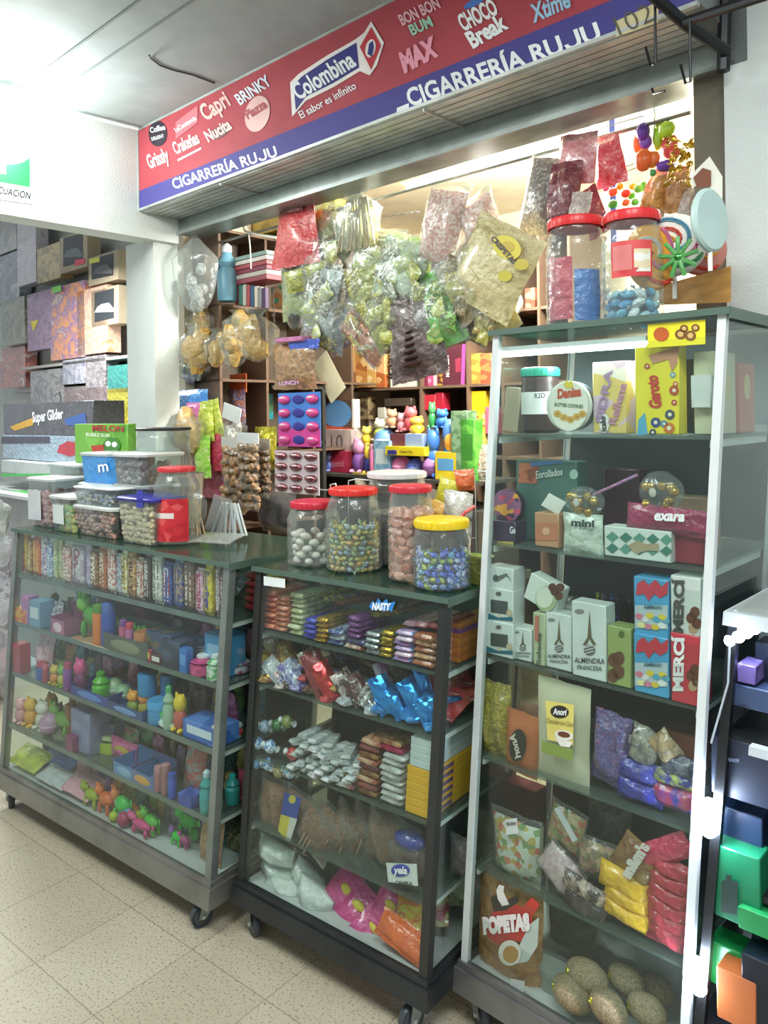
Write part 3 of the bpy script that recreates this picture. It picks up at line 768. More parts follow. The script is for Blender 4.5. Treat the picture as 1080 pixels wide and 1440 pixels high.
# ================================================================ TOP SHELF OF THE LEFT CASE: standing bars
bars = [(26, 33, 'b08ab8,c9577a', 'lilac and pink', '', ''), (34, 40, 'd9b93a,d07a2a', 'thin yellow', '', ''), (40, 47, 'c79a3c,8a5a26', 'mustard brown', 'PICNIC', 'f1e6c0'), (47, 59, 'e07a2c,cf5a24', 'orange', 'REESES', 'f5e07a'),
    (59, 67, '8d6aa8,e8d4e0', 'purple and white', 'SNICKY', 'f4eef6'), (67, 75, '5a76b8,cfd6e4', 'blue', 'ALMOND', 'eef2f8'), (75, 81, '8aa06a,d8dcae', 'green', 'CHOC', 'eef2d0'), (82, 88, '9aa878,d9d2a0', 'pale olive', '', ''),
    (89, 101, 'c06a72,e8ccc4', 'rosy red', 'TURTLE', 'f7efe8'), (102, 120, 'd8d2d8,b0a0b4', 'white and lilac wide', 'Caramel', '9a4a6a'), (121, 128, 'a890c0,d8c8e0', 'lavender', '', ''), (128, 139, 'b88a52,7a5030', 'tan', 'TWIX', 'f6efe4'),
    (140, 151, 'a06a44,c86a3c', 'copper brown', 'PAYDAY', 'f2e4d0'), (152, 163, 'c9544a,f0e0d8', 'red and white', 'KITKAT', 'fff4f0'), (164, 171, '8890a8,d0d4de', 'grey blue', '', ''), (171, 180, 'd8b84a,f0e8c8', 'yellow topped cream', 'YORK', '5a3a2a'),
    (181, 192, 'e0c080,b0703c', 'sand coloured', 'MILKY', '5a3520'), (193, 203, 'a03c40,e0c8b8', 'brick red', 'WHOPPER', 'f6ece4'), (203, 213, '5c4440,4c3632', 'dark brown', "HERSHEY'S", 'e4dcd8'), (215, 229, 'dcdcd2,c8c8c0', 'white with black letters', "HERSHEY'S", '2c2420'),
    (230, 243, '3e4a92,4a56a0', 'navy blue with red panel', 'CRUNCH', 'f4e8ec'), (245, 258, 'b89a72,4a5aa0', 'tan and blue', 'OLE', '3a3060'), (259, 275, '8a6a50,6a4c3c', 'wide brown', 'MUNCH', 'f0e8e0'), (276, 287, 'c890b0,e8c8d8', 'pink', 'BABYRUTH', 'b02a44'),
    (288, 300, 'e0cc3c,d0b830', 'yellow', 'Butterfinger', '3a3c98'), (301, 308, 'a8a0a0,8a6060', 'silver topped brown', 'MOUNDS', 'f0e4e4'), (309, 318, '6a3434,7a4040', 'dark maroon', 'MOUNDS', 'f2e8e8')]
prev = None
z = LZ[4] + .001
for i, (x0, x1, h, desc, s, tcol) in enumerate(bars):
    nxt = bars[i + 1][3] if i + 1 < len(bars) else 'showcase post'
    u, w, hh = LC.slot(.03, z, x0 - 2, x1 - 2, 0)
    w *= .96
    Lb = .150 + .012 * math.sin(i * 2.1)
    o = solo('candy_bar', MB().bar(Lb, w, min(.022, w * .6), sd()), M(h, 'w30'), 'standing %s bar between %s and %s' % (desc, prev or 'left post', nxt), 'candy bar',
             LC.pt(u, .045, z + Lb / 2), (PI / 2, -PI / 2, LC.rz), 'candy bars standing in the top row')
    prev = desc
    o.rotation_euler = (Matrix.Rotation(LC.rz, 3, 'Z') @ Matrix(((0, 1, 0), (0, 0, -1), (-1, 0, 0)))).to_euler()
    if s:
        vs, fs = text_mesh(s, .04)[:2]
        Lt = Lb * .76; hh = w * .5
        part('lettering', MB().add([((x - .5) * Lt, (y - .45) * hh, min(.022, w * .6) + .0006) for x, y in vs], fs), M(tcol, 'p'), o)
    if 'navy' in desc: part('printed_patch', MB().box((0, 0, min(.022, w * .6) + .0002), (Lb * .5, w * .62, .0004)), M('b02a3a', 'p'), o)
# boxed bars seen through the right end
for i in range(5):
    o = solo('candy_bar', MB().bar(.13, .05, .022, sd()), M('9c2830,a8323a', 'w14'), 'red candy bar lying by the left showcase end, %s from the bottom' % ORD[i], 'candy bar', LC.pt(LW - .055, .20, z + i * .0235), (0, 0, LC.rz + PI / 2), 'red bars at the end of the top row')
    part('lettering', MB().ell((0, 0, .0), (.016, .003, .008), 10, 6), M('e8dcd8', 'p'), o, (.02, -.0255, .012))

# ================================================================ SMALL GOODS: generic shapes
def capsule(r, h, n=12): return MB().lathe([(r * .5, 0), (r * .95, r * .15), (r, r * .4), (r, h - r * .6), (r * .8, h - r * .2), (r * .3, h)], n)
def place(kind, F, z, b, h, label, name=None, cat=None, v=None, group=None, extra=None, tilt=0., yaw=0.):
    """b = (x0, x1, ybase, ytop) in pixels on the level z of frame F"""
    x0, x1, yb, yt = b
    u, vv, w, hh = sit(F, z, x0, x1, yb, yt, .30)
    if v is not None:
        vv = v; u, w, hh = F.slot(vv, z, x0, x1, yt)
    if F is LC:
        while u + w / 2 > LW - .03 and vv < .36:
            vv += .01; u, w, hh = F.slot(vv, z, x0, x1, yt)
        if kind == 'pouch': vv = max(vv, .03)
        if kind == 'animal': vv = max(vv, .02)
    hh = min(hh, .17 if F is not SH else 2)
    hs = h.split(';'); m0 = M(*hs[0].split(':')) if ':' in hs[0] else M(hs[0], 'p')
    m1 = M(*(hs[1].split(':') if ':' in hs[1] else (hs[1], 'p'))) if len(hs) > 1 else m0
    p = F.pt(u, vv + w * .4, z + .001); rot = (0, tilt, F.rz + yaw); s = sd()
    if kind == 'box':
        o = solo(name or 'sweet_box', MB().box((0, 0, hh / 2), (w, min(w * .8, .09), hh), ch=.0015), m0, label, cat or 'box', F.pt(u, vv + min(w * .8, .09) / 2, z + .001), rot, group)
        if len(hs) > 1: part('printed_patch', MB().box((0, -min(w * .8, .09) / 2 - .0004, hh * .55), (w * .74, .0008, hh * .42)), m1, o)
    elif kind == 'pouch':
        o = solo(name or 'sweet_pouch', MB().pouch(w, hh, min(w, hh) * .38, s, .7), m0, label, cat or 'pouch', p, (-.12, tilt, F.rz + yaw), group)
        if len(hs) > 1: part('printed_patch', MB().ell((0, -min(w, hh) * .17, hh * .5), (w * .3, .004, hh * .2), 14, 6), m1, o)
    elif kind == 'flat':
        o = solo(name or 'sweet_pouch', MB().pouch(w, hh * 1.3, hh * .5, s, .7), m0, label, cat or 'pouch', F.pt(u, vv + .01, z + hh * .3), (PI / 2 - .35 + PI, PI, F.rz + yaw), group)
        o.rotation_euler = (-1.15, tilt, F.rz + yaw)
    elif kind == 'tube':
        o = solo(name or 'candy_tube', capsule(w / 2, hh * .86), m0, label, cat or 'tube', F.pt(u, vv + w / 2, z + .001), rot, group)
        part('cap', MB().lathe([(w * .42, hh * .74), (w * .46, hh * .76), (w * .44, hh * .97), (w * .3, hh)], 14), m1, o)
    elif kind == 'tin':
        o = solo(name or 'mint_tin', MB().lathe([(w / 2 * .96, 0), (w / 2, .003), (w / 2, hh * .7), (w / 2 * .98, hh * .72)], 26), m0, label, cat or 'tin', F.pt(u, vv + w / 2, z + .001), rot, group)
        part('lid', MB().lathe([(w / 2 * 1.03, hh * .66), (w / 2 * 1.03, hh * .94), (w / 2 * .95, hh)], 26), m1, o)
    elif kind == 'ball':
        r = w / 2
        o = solo(name or 'toy_ball', MB().ell((0, 0, r), (r, r, r), 16, 10), m0, label, cat or 'toy', F.pt(u, vv + r, z + .001), rot, group)
        if len(hs) > 1: part('band', MB().lathe([(r * 1.01, r * .9), (r * 1.01, r * 1.1)], 16, close=False), m1, o)
    elif kind == 'toy':   # small rounded figure: body, head, feet
        r = w / 2
        o = solo(name or 'candy_toy', MB().ell((0, 0, hh * .32), (r * .8, r * .65, hh * .32), 12, 8), m0, label, cat or 'toy', F.pt(u, vv + r, z + .001), rot, group)
        part('head', MB().ell((0, 0, hh * .76), (r * .72, r * .66, hh * .25), 12, 8).ell((-r * .5, 0, hh * .95), (r * .22, r * .16, hh * .1), 8, 5).ell((r * .5, 0, hh * .95), (r * .22, r * .16, hh * .1), 8, 5), m1, o)
        part('foot', MB().ell((-r * .5, -r * .4, hh * .06), (r * .3, r * .42, hh * .07), 8, 5), m1, o); part('foot', MB().ell((r * .5, -r * .4, hh * .06), (r * .3, r * .42, hh * .07), 8, 5), m1, o)
    elif kind == 'animal':   # squeezy animal: long body, four legs, head with ears
        r = hh * .5
        mb = MB().ell((0, 0, hh * .5), (w * .36, hh * .22, hh * .24), 12, 8, None, .06, s)
        for a in (-.24, .24):
            for b_ in (-.12, .12): mb.ell((w * a, hh * b_ * 1.1, hh * .2), (w * .07, hh * .08, hh * .2), 8, 6)
        mb.ell((w * .46, 0, hh * .6), (w * .06, hh * .04, hh * .14), 7, 5)
        o = solo(name or 'squeezy_animal', mb, m0, label, cat or 'toy', F.pt(u, vv + hh * .3, z + .001), rot, group)
        part('head', MB().ell((-w * .36, -hh * .04, hh * .74), (w * .17, hh * .17, hh * .2), 10, 7).ell((-w * .44, -hh * .1, hh * .95), (w * .05, hh * .05, hh * .08), 7, 5).ell((-w * .28, -hh * .1, hh * .95), (w * .05, hh * .05, hh * .08), 7, 5), m1, o)
    elif kind == 'bottle':
        r = w / 2
        o = solo(name or 'candy_bottle', MB().lathe([(r * .9, 0), (r, hh * .04), (r, hh * .5), (r * .7, hh * .58), (r * .95, hh * .66), (r * .5, hh * .8), (r * .4, hh * .86)], 16), m0, label, cat or 'bottle', F.pt(u, vv + r, z + .001), rot, group)
        part('cap', MB().lathe([(r * .5, hh * .84), (r * .5, hh * .95), (r * .2, hh)], 12), m1, o)
    elif kind == 'display':
        d = .09
        o = thing(name or 'display_box', label, cat or 'box', F.pt(u, vv + d / 2, z + .001), rot, group)
        t = .002; mb = MB().box((0, -d / 2, hh * .3), (w, t, hh * .6)).box((0, d / 2, hh * .5), (w, t, hh)).box((-w / 2, 0, hh * .35), (t, d, hh * .7)).box((w / 2, 0, hh * .35), (t, d, hh * .7)).box((0, 0, t / 2), (w, d, t))
        part('tray', mb, m0, o); part('printed_patch', MB().ell((0, -d / 2 - .001, hh * .3), (w * .34, .0012, hh * .2), 18, 6), m1, o)
    return o
S3 = ' on the second shelf of the left showcase'
T = [  # left case, shelf 2 (z .711)
 ('box', (30, 40, 886, 838), 'b87ab0:r40', 'violet sweet box near the left post, upper shelf'), ('box', (20, 37, 886, 856), 'e8a83c,e06a3c:r60', 'yellow and orange block candy pack near the left post'),
 ('box', (41, 56, 893, 845), '7aa0c0;d8e0e8', 'pale blue sweet box with white patch, second shelf left'), ('pouch', (57, 70, 898, 850), 'b8c8c8,8a6a8a:w40', 'grey lilac sweet pouch behind the blue box'),
 ('display', (72, 90, 905, 858), 'b06a8a;e8c8d8', 'mauve open display box left of the yellow toy bag'), ('pouch', (84, 126, 915, 868), 'd8c860,e8dc9a,5a7ab0:w26', 'pale yellow bag with blue oval print, second shelf'),
 ('animal', (96, 134, 905, 838), '5aa03a;7cc04a', 'green dinosaur toy in clear wrap above the yellow bag'), ('tube', (126, 137, 925, 850), 'e07a28;6a9a38', 'orange carrot shaped toy with green cap'),
 ('tube', (138, 150, 928, 848), '3a50a8;5a76c8', 'blue and white candy tube beside the carrot toy'), ('display', (100, 164, 942, 905), 'c89a78;e0b898', 'tan display tray at the front of the second shelf'),
 ('box', (150, 204, 900, 850), '6a3038,8a4048:r30', 'dark red flat box behind the green gum balls'), ('display', (146, 208, 925, 880), '5a5a4a;8a8a6a', 'dark tray under the green gum balls'),
 ('tube', (165, 172, 958, 872), 'c05a78;8a4a9a', 'slim pink lollipop pen, left one of the pair'), ('tube', (174, 181, 962, 876), 'b868a0;d84a5a', 'slim mauve lollipop pen, right one of the pair'),
 ('tin', (183, 199, 955, 890), '8aa0b8;c07a48', 'blue and white tube with brown cap beside pens'), ('box', (197, 212, 962, 912), 'a8323c;e0c040', 'small red box with yellow patch, front of second shelf'),
 ('box', (212, 226, 968, 920), '5a2a34;e8e0e0', 'dark small box with white label, front of second shelf'), ('box', (205, 240, 935, 890), '3a4668,6a5a3a:r30', 'dark blue flat box behind small red box'),
 ('box', (227, 252, 962, 902), '33384a,4a5068:r24', 'near black box in the middle of the second shelf'), ('box', (252, 262, 960, 912), '3a78c8;6aa0e0', 'bright blue narrow box left of the gum pot'),
 ('tin', (264, 302, 935, 912), '1f7a70;dfe6e6', 'teal round gum tin, lower of the two stacked tins'), 
 ('bottle', (258, 284, 966, 924), 'b83a78,d8508c:w30;e8e8ee', 'magenta gum pot under the teal tins'), ('bottle', (284, 303, 972, 922), '4aa85a,dfe8e0:w30;e8eeee', 'green and white gum pot beside the magenta pot'),
 ('box', (288, 318, 950, 893), '4a96cc;9ac4e4', 'light blue paper cup box right of the teal tins'), ('bottle', (302, 330, 985, 930), 'b04070,d0d0d8:w30;b83a78', 'pink gum pot behind the corner post'),
]
for k, b, h, l in T: place(k, LC, LZ[3], b, h, l)
o = solo('mint_tin', MB().lathe([(.036, 0), (.036, .022)], 26), M('2a5a88', 'p'), 'dark blue round gum tin, upper of the two stacked tins', 'tin', LC.pt(LC.u_at(283, .12, .77), .12, .765), (0, 0, LC.rz))
part('lid', MB().lathe([(.037, .018), (.037, .024), (.034, .028)], 26), M('3a6a96', 'p'), o); part('rim', MB().lathe([(.0372, .001), (.0372, .004)], 26), M('dfe6ea', 'p'), o)
g = random.Random(5)
me = MB().ell((0, 0, .011), (.011, .011, .011), 12, 8).mesh('gum_ball', M('6ab83c', 'p'))
for i in range(22):
    u = LC.u_at(150 + (i % 8) * 7.5, .07 + .02 * (i // 8), .76); solo('gum_ball', me, None, 'green gum ball heaped in the dark tray', 'sweet', LC.pt(u, .07 + .021 * (i // 8), .765 + .006 * (i % 2)), (0, 0, 0), 'green gum balls', True)
T = [ # shelf 3 (z .519)
 ('box', (18, 28, 955, 905), 'b04048:r30', 'red candy box at the left of the third shelf'), ('pouch', (28, 50, 958, 900), 'c88a9a,e0c0c8:w40', 'rosy candy bag beside the red candy box'),
 ('pouch', (48, 78, 945, 905), '1f5a52,3a7a6a:w30', 'dark teal pouch at the back of the third shelf'), ('box', (56, 92, 945, 928), 'b8c060,98a050:r20', 'pale lime flat box over the small sweets'),
 ('tube', (47, 56, 965, 932), '3a5aa0;c04050', 'blue tube with red cap, third shelf left'), ('tube', (57, 62, 968, 935), 'a83a50;d06a7a', 'dark pink tube beside the blue tube'),
 ('toy', (62, 73, 972, 938), 'd88a3a;d8b84a', 'orange figure with yellow head, third shelf'), ('toy', (73, 84, 975, 938), 'c8c060;7ab048', 'cream figure with green head, third shelf'),
 ('tube', (86, 93, 976, 932), '8a4a9a;c04a6a', 'purple tube beside the pink figure'), ('toy', (93, 108, 982, 930), '7a3a6a;e0508a', 'pink headed figure in the third shelf row'),
 ('toy', (112, 125, 955, 928), 'd05a6a;d8b84a', 'coral figure with yellow head behind the tray'), ('toy', (124, 140, 950, 922), 'a05a8a;c06a9a', 'mauve figure behind the lime bottle'), ('bottle', (140, 150, 950, 920), 'a8b03a;7a8a2a', 'olive bottle standing behind the blue bag'),
 ('tube', (152, 162, 945, 920), 'c0603a;a04838', 'rust coloured tube at the back of the third shelf'),
 ('display', (100, 152, 1005, 962), '39489a;5a86d0', 'royal blue display box with pale oval at the front'), ('display', (152, 200, 1024, 985), '33508a;7a9ad0', 'blue display box full of little ducks'),
 ('bottle', (124, 138, 990, 946), '5ab83c;4aa030', 'lime green bottle in the blue display box'), ('pouch', (138, 185, 955, 938), '3a6ac0,2a50a0:w30', 'shiny blue bag over the clear green eggs'),
 ('ball', (142, 158, 985, 950), 'a8c8a0;e8f0e8', 'clear pale green toy egg, left of the two'), ('ball', (157, 171, 990, 955), '9ac098;e0ece0', 'clear mint toy egg, right of the two'), ('ball', (182, 198, 975, 950), '6ab098;d8ece4', 'teal toy egg above the ducks'),
 ('toy', (168, 184, 1010, 975), '8aa040;e8a040', 'green duck toy with orange head'), ('toy', (184, 200, 1015, 975), 'a89a40;e8935a', 'olive duck toy with peach head'),
 ('tin', (200, 222, 1024, 988), '3a90c8;4aa0d8', 'bright blue cylinder tin, lower at the front'), ('tin', (222, 234, 1010, 950), '2a78b0;3a88c0', 'blue cylinder tin behind the front pair'),
 ('bottle', (225, 236, 1028, 965), 'a0c0a8;4ab070', 'grey bottle with green top standing by blue tins'), ('tube', (213, 240, 1030, 1005), 'd8e4e0;4ab070', 'white and green tube lying at the front edge'),
 ('toy', (233, 251, 1042, 980), 'c8605a;e8c83a', 'red striped figure with round yellow head'), ('pouch', (250, 275, 1015, 965), '5a3a4a,7a3a4a:w40', 'dark wine coloured candy bag behind the gum box'),
 ('box', (272, 290, 1010, 960), '3c3240,5a4460:r30', 'dark shadowy purple carton at the back'), ('pouch', (288, 306, 1020, 976), '9a4a9a,b868b0:w30', 'bright purple pouch standing on the gum boxes'),
 ('box', (257, 304, 1066, 1018), '3a6ac0,5a8ad8:r18;d8e4f4', 'blue gum box with white panel at the corner'), ('tube', (294, 303, 1076, 1022), 'd85048;e8e0e0', 'red and white tube, first right of the gum box'), ('tube', (306, 314, 1080, 1022), 'e0dcd8;d85048', 'white and red tube behind the corner post'),
 ('toy', (320, 334, 1050, 1018), 'd04848;d8e0e0', 'red figure with white head at the showcase end'),
]
for k, b, h, l in T: place(k, LC, LZ[2], b, h, l)
solo('mint_tin', MB().lathe([(.028, 0), (.03, .003), (.03, .066), (.028, .07)], 26), M('358ac4', 'p'), 'bright blue cylinder tin, stacked on the front tin', 'tin', LC.pt(LC.u_at(211, .055, .64), .048, .592), (0, 0, LC.rz))
T = [ # shelf 4 (z .32)
 ('toy', (12, 24, 1022, 985), 'd89aa8;e8b0b8', 'pink chick figure at the left of the fourth shelf'), ('toy', (23, 37, 1025, 985), 'e0a040;e8b84a', 'orange chick figure beside the pink chick'), ('toy', (37, 54, 1030, 990), 'd8d8c8;e0e0d4', 'white hen figure on the fourth shelf'),
 ('ball', (52, 62, 1020, 982), 'c0a0b8', 'lilac ball above the white hen'), ('toy', (55, 68, 1028, 978), 'c89a50;b07a38', 'brown chick figure behind the hen'), ('animal', (62, 92, 1040, 992), '6a9a4a;7aaa58', 'green turtle toy on the fourth shelf'),
 ('ball', (48, 64, 1042, 1018), 'b890b0;d8b8d0', 'mauve round toy at the shelf edge'), ('tube', (88, 97, 1040, 990), '8a5a3a;a06a48', 'brown tube left of the lavender block'),
 ('box', (100, 126, 1058, 1000), '8a90b8,7a80a8:r20', 'tall lavender box under a clear lid'), ('box', (124, 160, 1050, 1012), '6a7090,7a84a8:r20', 'slate blue box with clear lid'), ('box', (92, 102, 1062, 1035), '8a3a6a', 'small plum box left of the lavender block'),
 ('pouch', (125, 162, 1095, 1052), 'e060a0,e878b0:w14;c8b040', 'bright pink pouch with golden emblem'), ('tube', (120, 158, 1058, 1036), 'b0c838;c8d8a0', 'lime green pen lying above the pink pouch'),
 ('pouch', (160, 180, 1072, 1028), 'c8707a,2a8a48:w20', 'red pouch with green top left of the green bag'), ('pouch', (178, 200, 1072, 1022), '2a9a48,1f7a3a:w16', 'bright green bag in the fourth shelf'),
 ('display', (160, 190, 1112, 1064), '5a8ac0;8ab0d8', 'light blue open box left of the biscuit figure'), ('display', (184, 216, 1122, 1075), '6a7ab0;d8a050', 'blue display box with an orange biscuit figure print'),
 ('tube', (200, 222, 1080, 1062), 'd83a78;b04a8a', 'pink tube lying across the biscuit box'), ('tube', (213, 222, 1122, 1078), 'a8707a;c08a90', 'dusty pink candy tube, first of three'), ('tube', (223, 232, 1128, 1075), '9a6a70;c08a90', 'dusty rose candy tube, second of three'), ('tube', (233, 241, 1132, 1088), '3a5ac0;3a5ac0', 'blue candy tube beside the rose tubes'),
 ('pouch', (240, 268, 1130, 1052), '7a8888,a84838:w22', 'tall clear and red bag on the fourth shelf'), ('box', (250, 268, 1145, 1118), '3a50a8,5a70c8:r20', 'blue foil box at the front of the fourth shelf'),
 ('bottle', (276, 290, 1158, 1085), '3aa0a0;b8d8e8', 'teal mermaid bottle, first of three'), ('bottle', (291, 303, 1160, 1092), '48a8a0;a8c8d8', 'teal mermaid bottle, second of three'), ('bottle', (312, 326, 1152, 1090), '2a9898;2ab0a8', 'teal mermaid bottle, third behind the post'), ('toy', (328, 340, 1140, 1085), '8a3048;c04868', 'wine red figure at the showcase end'),
]
for k, b, h, l in T: place(k, LC, LZ[1], b, h, l)
T = [ # bottom
 ('flat', (5, 44, 1088, 1060), 'c0c838,a8b028:w12', 'bright lime pouch at the bottom left corner'), ('flat', (42, 84, 1092, 1064), '3a70c8,2a5ab0:w16', 'bright blue pouch beside the lime pouch'),
 ('pouch', (80, 118, 1108, 1068), 'd0a0b0,c89098:w14', 'pale pink cushion bag behind the white bags'), ('pouch', (112, 152, 1112, 1075), 'b88a90,a88088:w14', 'dusty pink bag under the pink pouch'), ('flat', (78, 118, 1128, 1098), 'e0a8b8,d898a8:w14', 'rose pink bag at the bottom front'),
 ('flat', (45, 82, 1112, 1088), 'c8ccd0,b8c0c8:w14', 'white plastic bag at the bottom left'), ('animal', (106, 132, 1140, 1105), 'a0b030;98a828', 'olive green squeezy animal at the bottom of the left showcase'), ('animal', (125, 148, 1160, 1108), 'e06a38;e87a40', 'orange squeezy animal at the bottom of the left showcase'),
 ('animal', (142, 160, 1140, 1100), '8a48a0;9a58b0', 'purple squeezy animal at the bottom of the left showcase'), ('animal', (146, 170, 1165, 1112), '3ac050;e08048', 'green squeezy animal with orange head'), ('animal', (156, 182, 1162, 1128), '5a90b8;88b0c8', 'blue and grey squeezy animal at the bottom of the left showcase'), ('ball', (150, 158, 1158, 1140), 'b8c830', 'lime ball beside the green animal'),
 ('animal', (180, 206, 1165, 1136), 'c8d030;e08040', 'yellow squeezy animal with orange head'), ('animal', (192, 216, 1178, 1140), '58b848;68c058', 'mid green squeezy animal at the bottom of the left showcase'), ('animal', (172, 206, 1182, 1150), 'd8508a;e0609a', 'pink squeezy animal at the front'), ('ball', (160, 172, 1172, 1152), 'a83a60', 'wine red ball behind the pink animal'),
 ('pouch', (215, 242, 1165, 1125), '8a8c90,a0a0a8:w20', 'grey clear bag behind the bright green frog'), ('animal', (240, 272, 1180, 1140), '38d848;48e058', 'bright neon green squeezy frog, upper'), ('animal', (234, 252, 1192, 1165), '30d040;a06ac0', 'neon green squeezy frog with purple head, lower'), ('animal', (246, 262, 1196, 1172), 'b85090;c060a0', 'dark pink squeezy animal below the frogs'), ('ball', (262, 272, 1186, 1168), '58d050', 'bright green ball right of the frogs'),
 ('pouch', (262, 292, 1225, 1160), 'b89a70,a8806a:n160', 'bag of nuts in the bottom right corner'), ('box', (302, 340, 1238, 1170), '5a5a38,8a8458,3a3a28:n150', 'dark net of yellow sweets at the end'),
]
for k, b, h, l in T: place(k, LC, LZ[0], b, h, l)

# back rows of the left case shelves
gb = random.Random(21)
pal = [('dark blue', '2f3f78,56689c'), ('wine red', '7c2836,a04a54'), ('olive', '77783a,a09c58'), ('teal', '256a68,4a8c88'), ('magenta', 'a03a78,c070a0'), ('orange', 'c8702c,dca050'), ('violet', '5c3c84,8468a8'), ('lime green', '7ca838,a8c860'), ('grey', '70767a,9a9ea0'), ('golden', 'b0903c,d8bc68'), ('sky blue', '4a88b8,88b4d4'), ('pink', 'c8688c,dc9cb4'), ('brown', '66442e,8a6448')]
for si, sn in ((3, 'second'), (2, 'third'), (1, 'fourth'), (0, 'lowest')):
    for row, v in (('middle', .15), ('rear', .25)):
        u = .05
        while u < LW - .10:
            w = gb.uniform(.03, .075); kd = gb.choice(('sweet_box', 'sweet_pouch', 'candy_tube', 'candy_toy', 'sweet_pouch')); h = gb.uniform(.055, .135) + (.02 if row == 'rear' else 0); cn, cc = gb.choice(pal); s = sd()
            if kd == 'sweet_box': mb = MB().box((0, 0, h / 2), (w * .95, .05, h), ch=.002)
            elif kd == 'sweet_pouch': mb = MB().pouch(w * 1.1, h, .035, s, .8)
            elif kd == 'candy_tube': mb = MB().lathe([(w * .28, 0), (w * .3, .004), (w * .3, h * .8), (w * .2, h * .86), (w * .2, h)], 12)
            else: mb = MB().ell((0, 0, h * .3), (w * .4, .022, h * .3), 10, 7).ell((0, 0, h * .66), (w * .3, .02, h * .2), 10, 7)
            solo(kd, mb, M(cc, 'w30'), '%s %s, left showcase %s shelf %s' % (cn, kd.replace('_', ' '), sn, row), kd.split('_')[1], LC.pt(u + w / 2, v, LZ[si] + .001), (0, 0, LC.rz + gb.uniform(-.2, .2)), 'goods in the back rows of the left showcase')
            u += w + gb.uniform(.002, .03)
for i in range(9):
    solo('sweet_pouch', MB().pouch(.09, .12, .03, sd(), .8), M(('8a7c34,b0a458', '6c5a34,98844c', '5c5464,8c8494')[i % 3], 'w20'), '%s pouch lying behind the standing bars' % ('mustard', 'tan', 'slate')[i % 3], 'pouch', LC.pt(.10 + i * .115, .20, LZ[4] + .018), (-1.0, 0, LC.rz + gb.uniform(-.4, .4)), 'pouches behind the standing bars')
# ================================================================ MIDDLE CASE
def stackcol(F, z, x0, x1, ztops, v, L, mats, desc, name='candy_bar', cat='candy bar', group=None, T=None, ends=None, jit=.004, endh=None):
    """bars lying one on another, pointing at the viewer; x0..x1 pixels at the front"""
    u0, u1 = F.u_at(x0, v, z), F.u_at(x1, v, z); w = abs(u1 - u0) * .98; u = (u0 + u1) / 2
    n = ztops; T = T or .017
    mes = {}
    g = random.Random(sd())
    for i in range(n):
        mk = mats[i % len(mats)] if isinstance(mats, list) else mats
        if mk not in mes: mes[mk] = MB().bar(L, w, T, sd()).mesh('candy_bar', M(*mk.split(':')))
        zz = z + .001 + i * T * .96
        o = solo(name, mes[mk], None, '%s, %s from the bottom' % (desc, ORD[i]), cat, F.pt(u + g.uniform(-jit, jit), v + L / 2 + g.uniform(-jit, jit), zz), (0, 0, F.rz + PI / 2 + g.uniform(-.03, .03)), group)
        if ends and n < 9: 
            part('end_label', MB().box((-L * .32, 0, T * .5), (L * .12, w * 1.01, T * 1.0), ch=.001), M(endh or 'f0e8d8', 'p'), o)
    return u, z + n * T * .96
G1 = 'bars stacked on the top shelf of the middle showcase'
z = MZ[4]
for x0, x1, n, v, m, d, T_ in (
    (366, 384, 7, .03, ['d8643a,e8906a:w30', 'e07848,c84a3a:w30'], 'orange red bar at the far left of the middle showcase', .0165),
    (385, 401, 7, .03, ['c0583c,e0a080:w30', 'a84a34,d89a70:w30'], 'rust red bar beside the orange red ones', .0155),
    (404, 422, 8, .03, ['c8cca0,a8ac7a:w30', 'b8bc90,d4d4b0:w30'], 'pale green wrapped bar behind the glass', .0155),
    (424, 440, 4, .025, ['3a38b0,4a48c0:w40'], 'royal blue ended bar beside the pale green ones', .015),
    (441, 457, 5, .02, ['c89a38,e8c060:f'], 'gold foil ended bar beside the blue ones', .014),
    (459, 478, 3, .02, ['b8c0d0,4a5a98:w40', '9098a8,c8c8d0:w30'], 'silver and blue bar beside the gold ended ones', .015),
    (482, 508, 2, .02, ['b04a3a,e8d8c8:w30', '3a3c70,5a4a70:w30'], 'brick red bar under the purple bars', .015),
    (510, 530, 4, .02, ['c8ccd0,8a8e92:f'], 'silver foil ended bar next to the brick red bars', .0145),
    (532, 548, 5, .02, ['d8b850,b08830:f'], 'gold foil bar right of the silver ones', .0145),
    (551, 576, 6, .018, ['58a8d8,c890c8:w40', 'd8a8c8,e8d0e0:w40', '4890d0,d8b0d8:w40'], 'sky blue and pink bar near the black post', .0135),
    (578, 610, 5, .018, ['8a4a2c,b8704a:w30', '9a5838,d8b080:w30'], 'brown bar beside the black right post', .0165)):
    stackcol(MC, z, x0, x1, n, v, .15, m, d, 'candy_bar', 'candy bar', G1, T_)
def lay(F, u, v, z, L, w, T, m, label, yaw=0., tilt=0., group=None, name='candy_bar', cat='candy bar'):
    return solo(name, MB().bar(L, w, T, sd()), M(*m.split(':')), label, cat, F.pt(u, v, z), (0, tilt, F.rz + PI / 2 + yaw), group)
U = lambda x, v=.1, z=.93: MC.u_at(x, v, z)
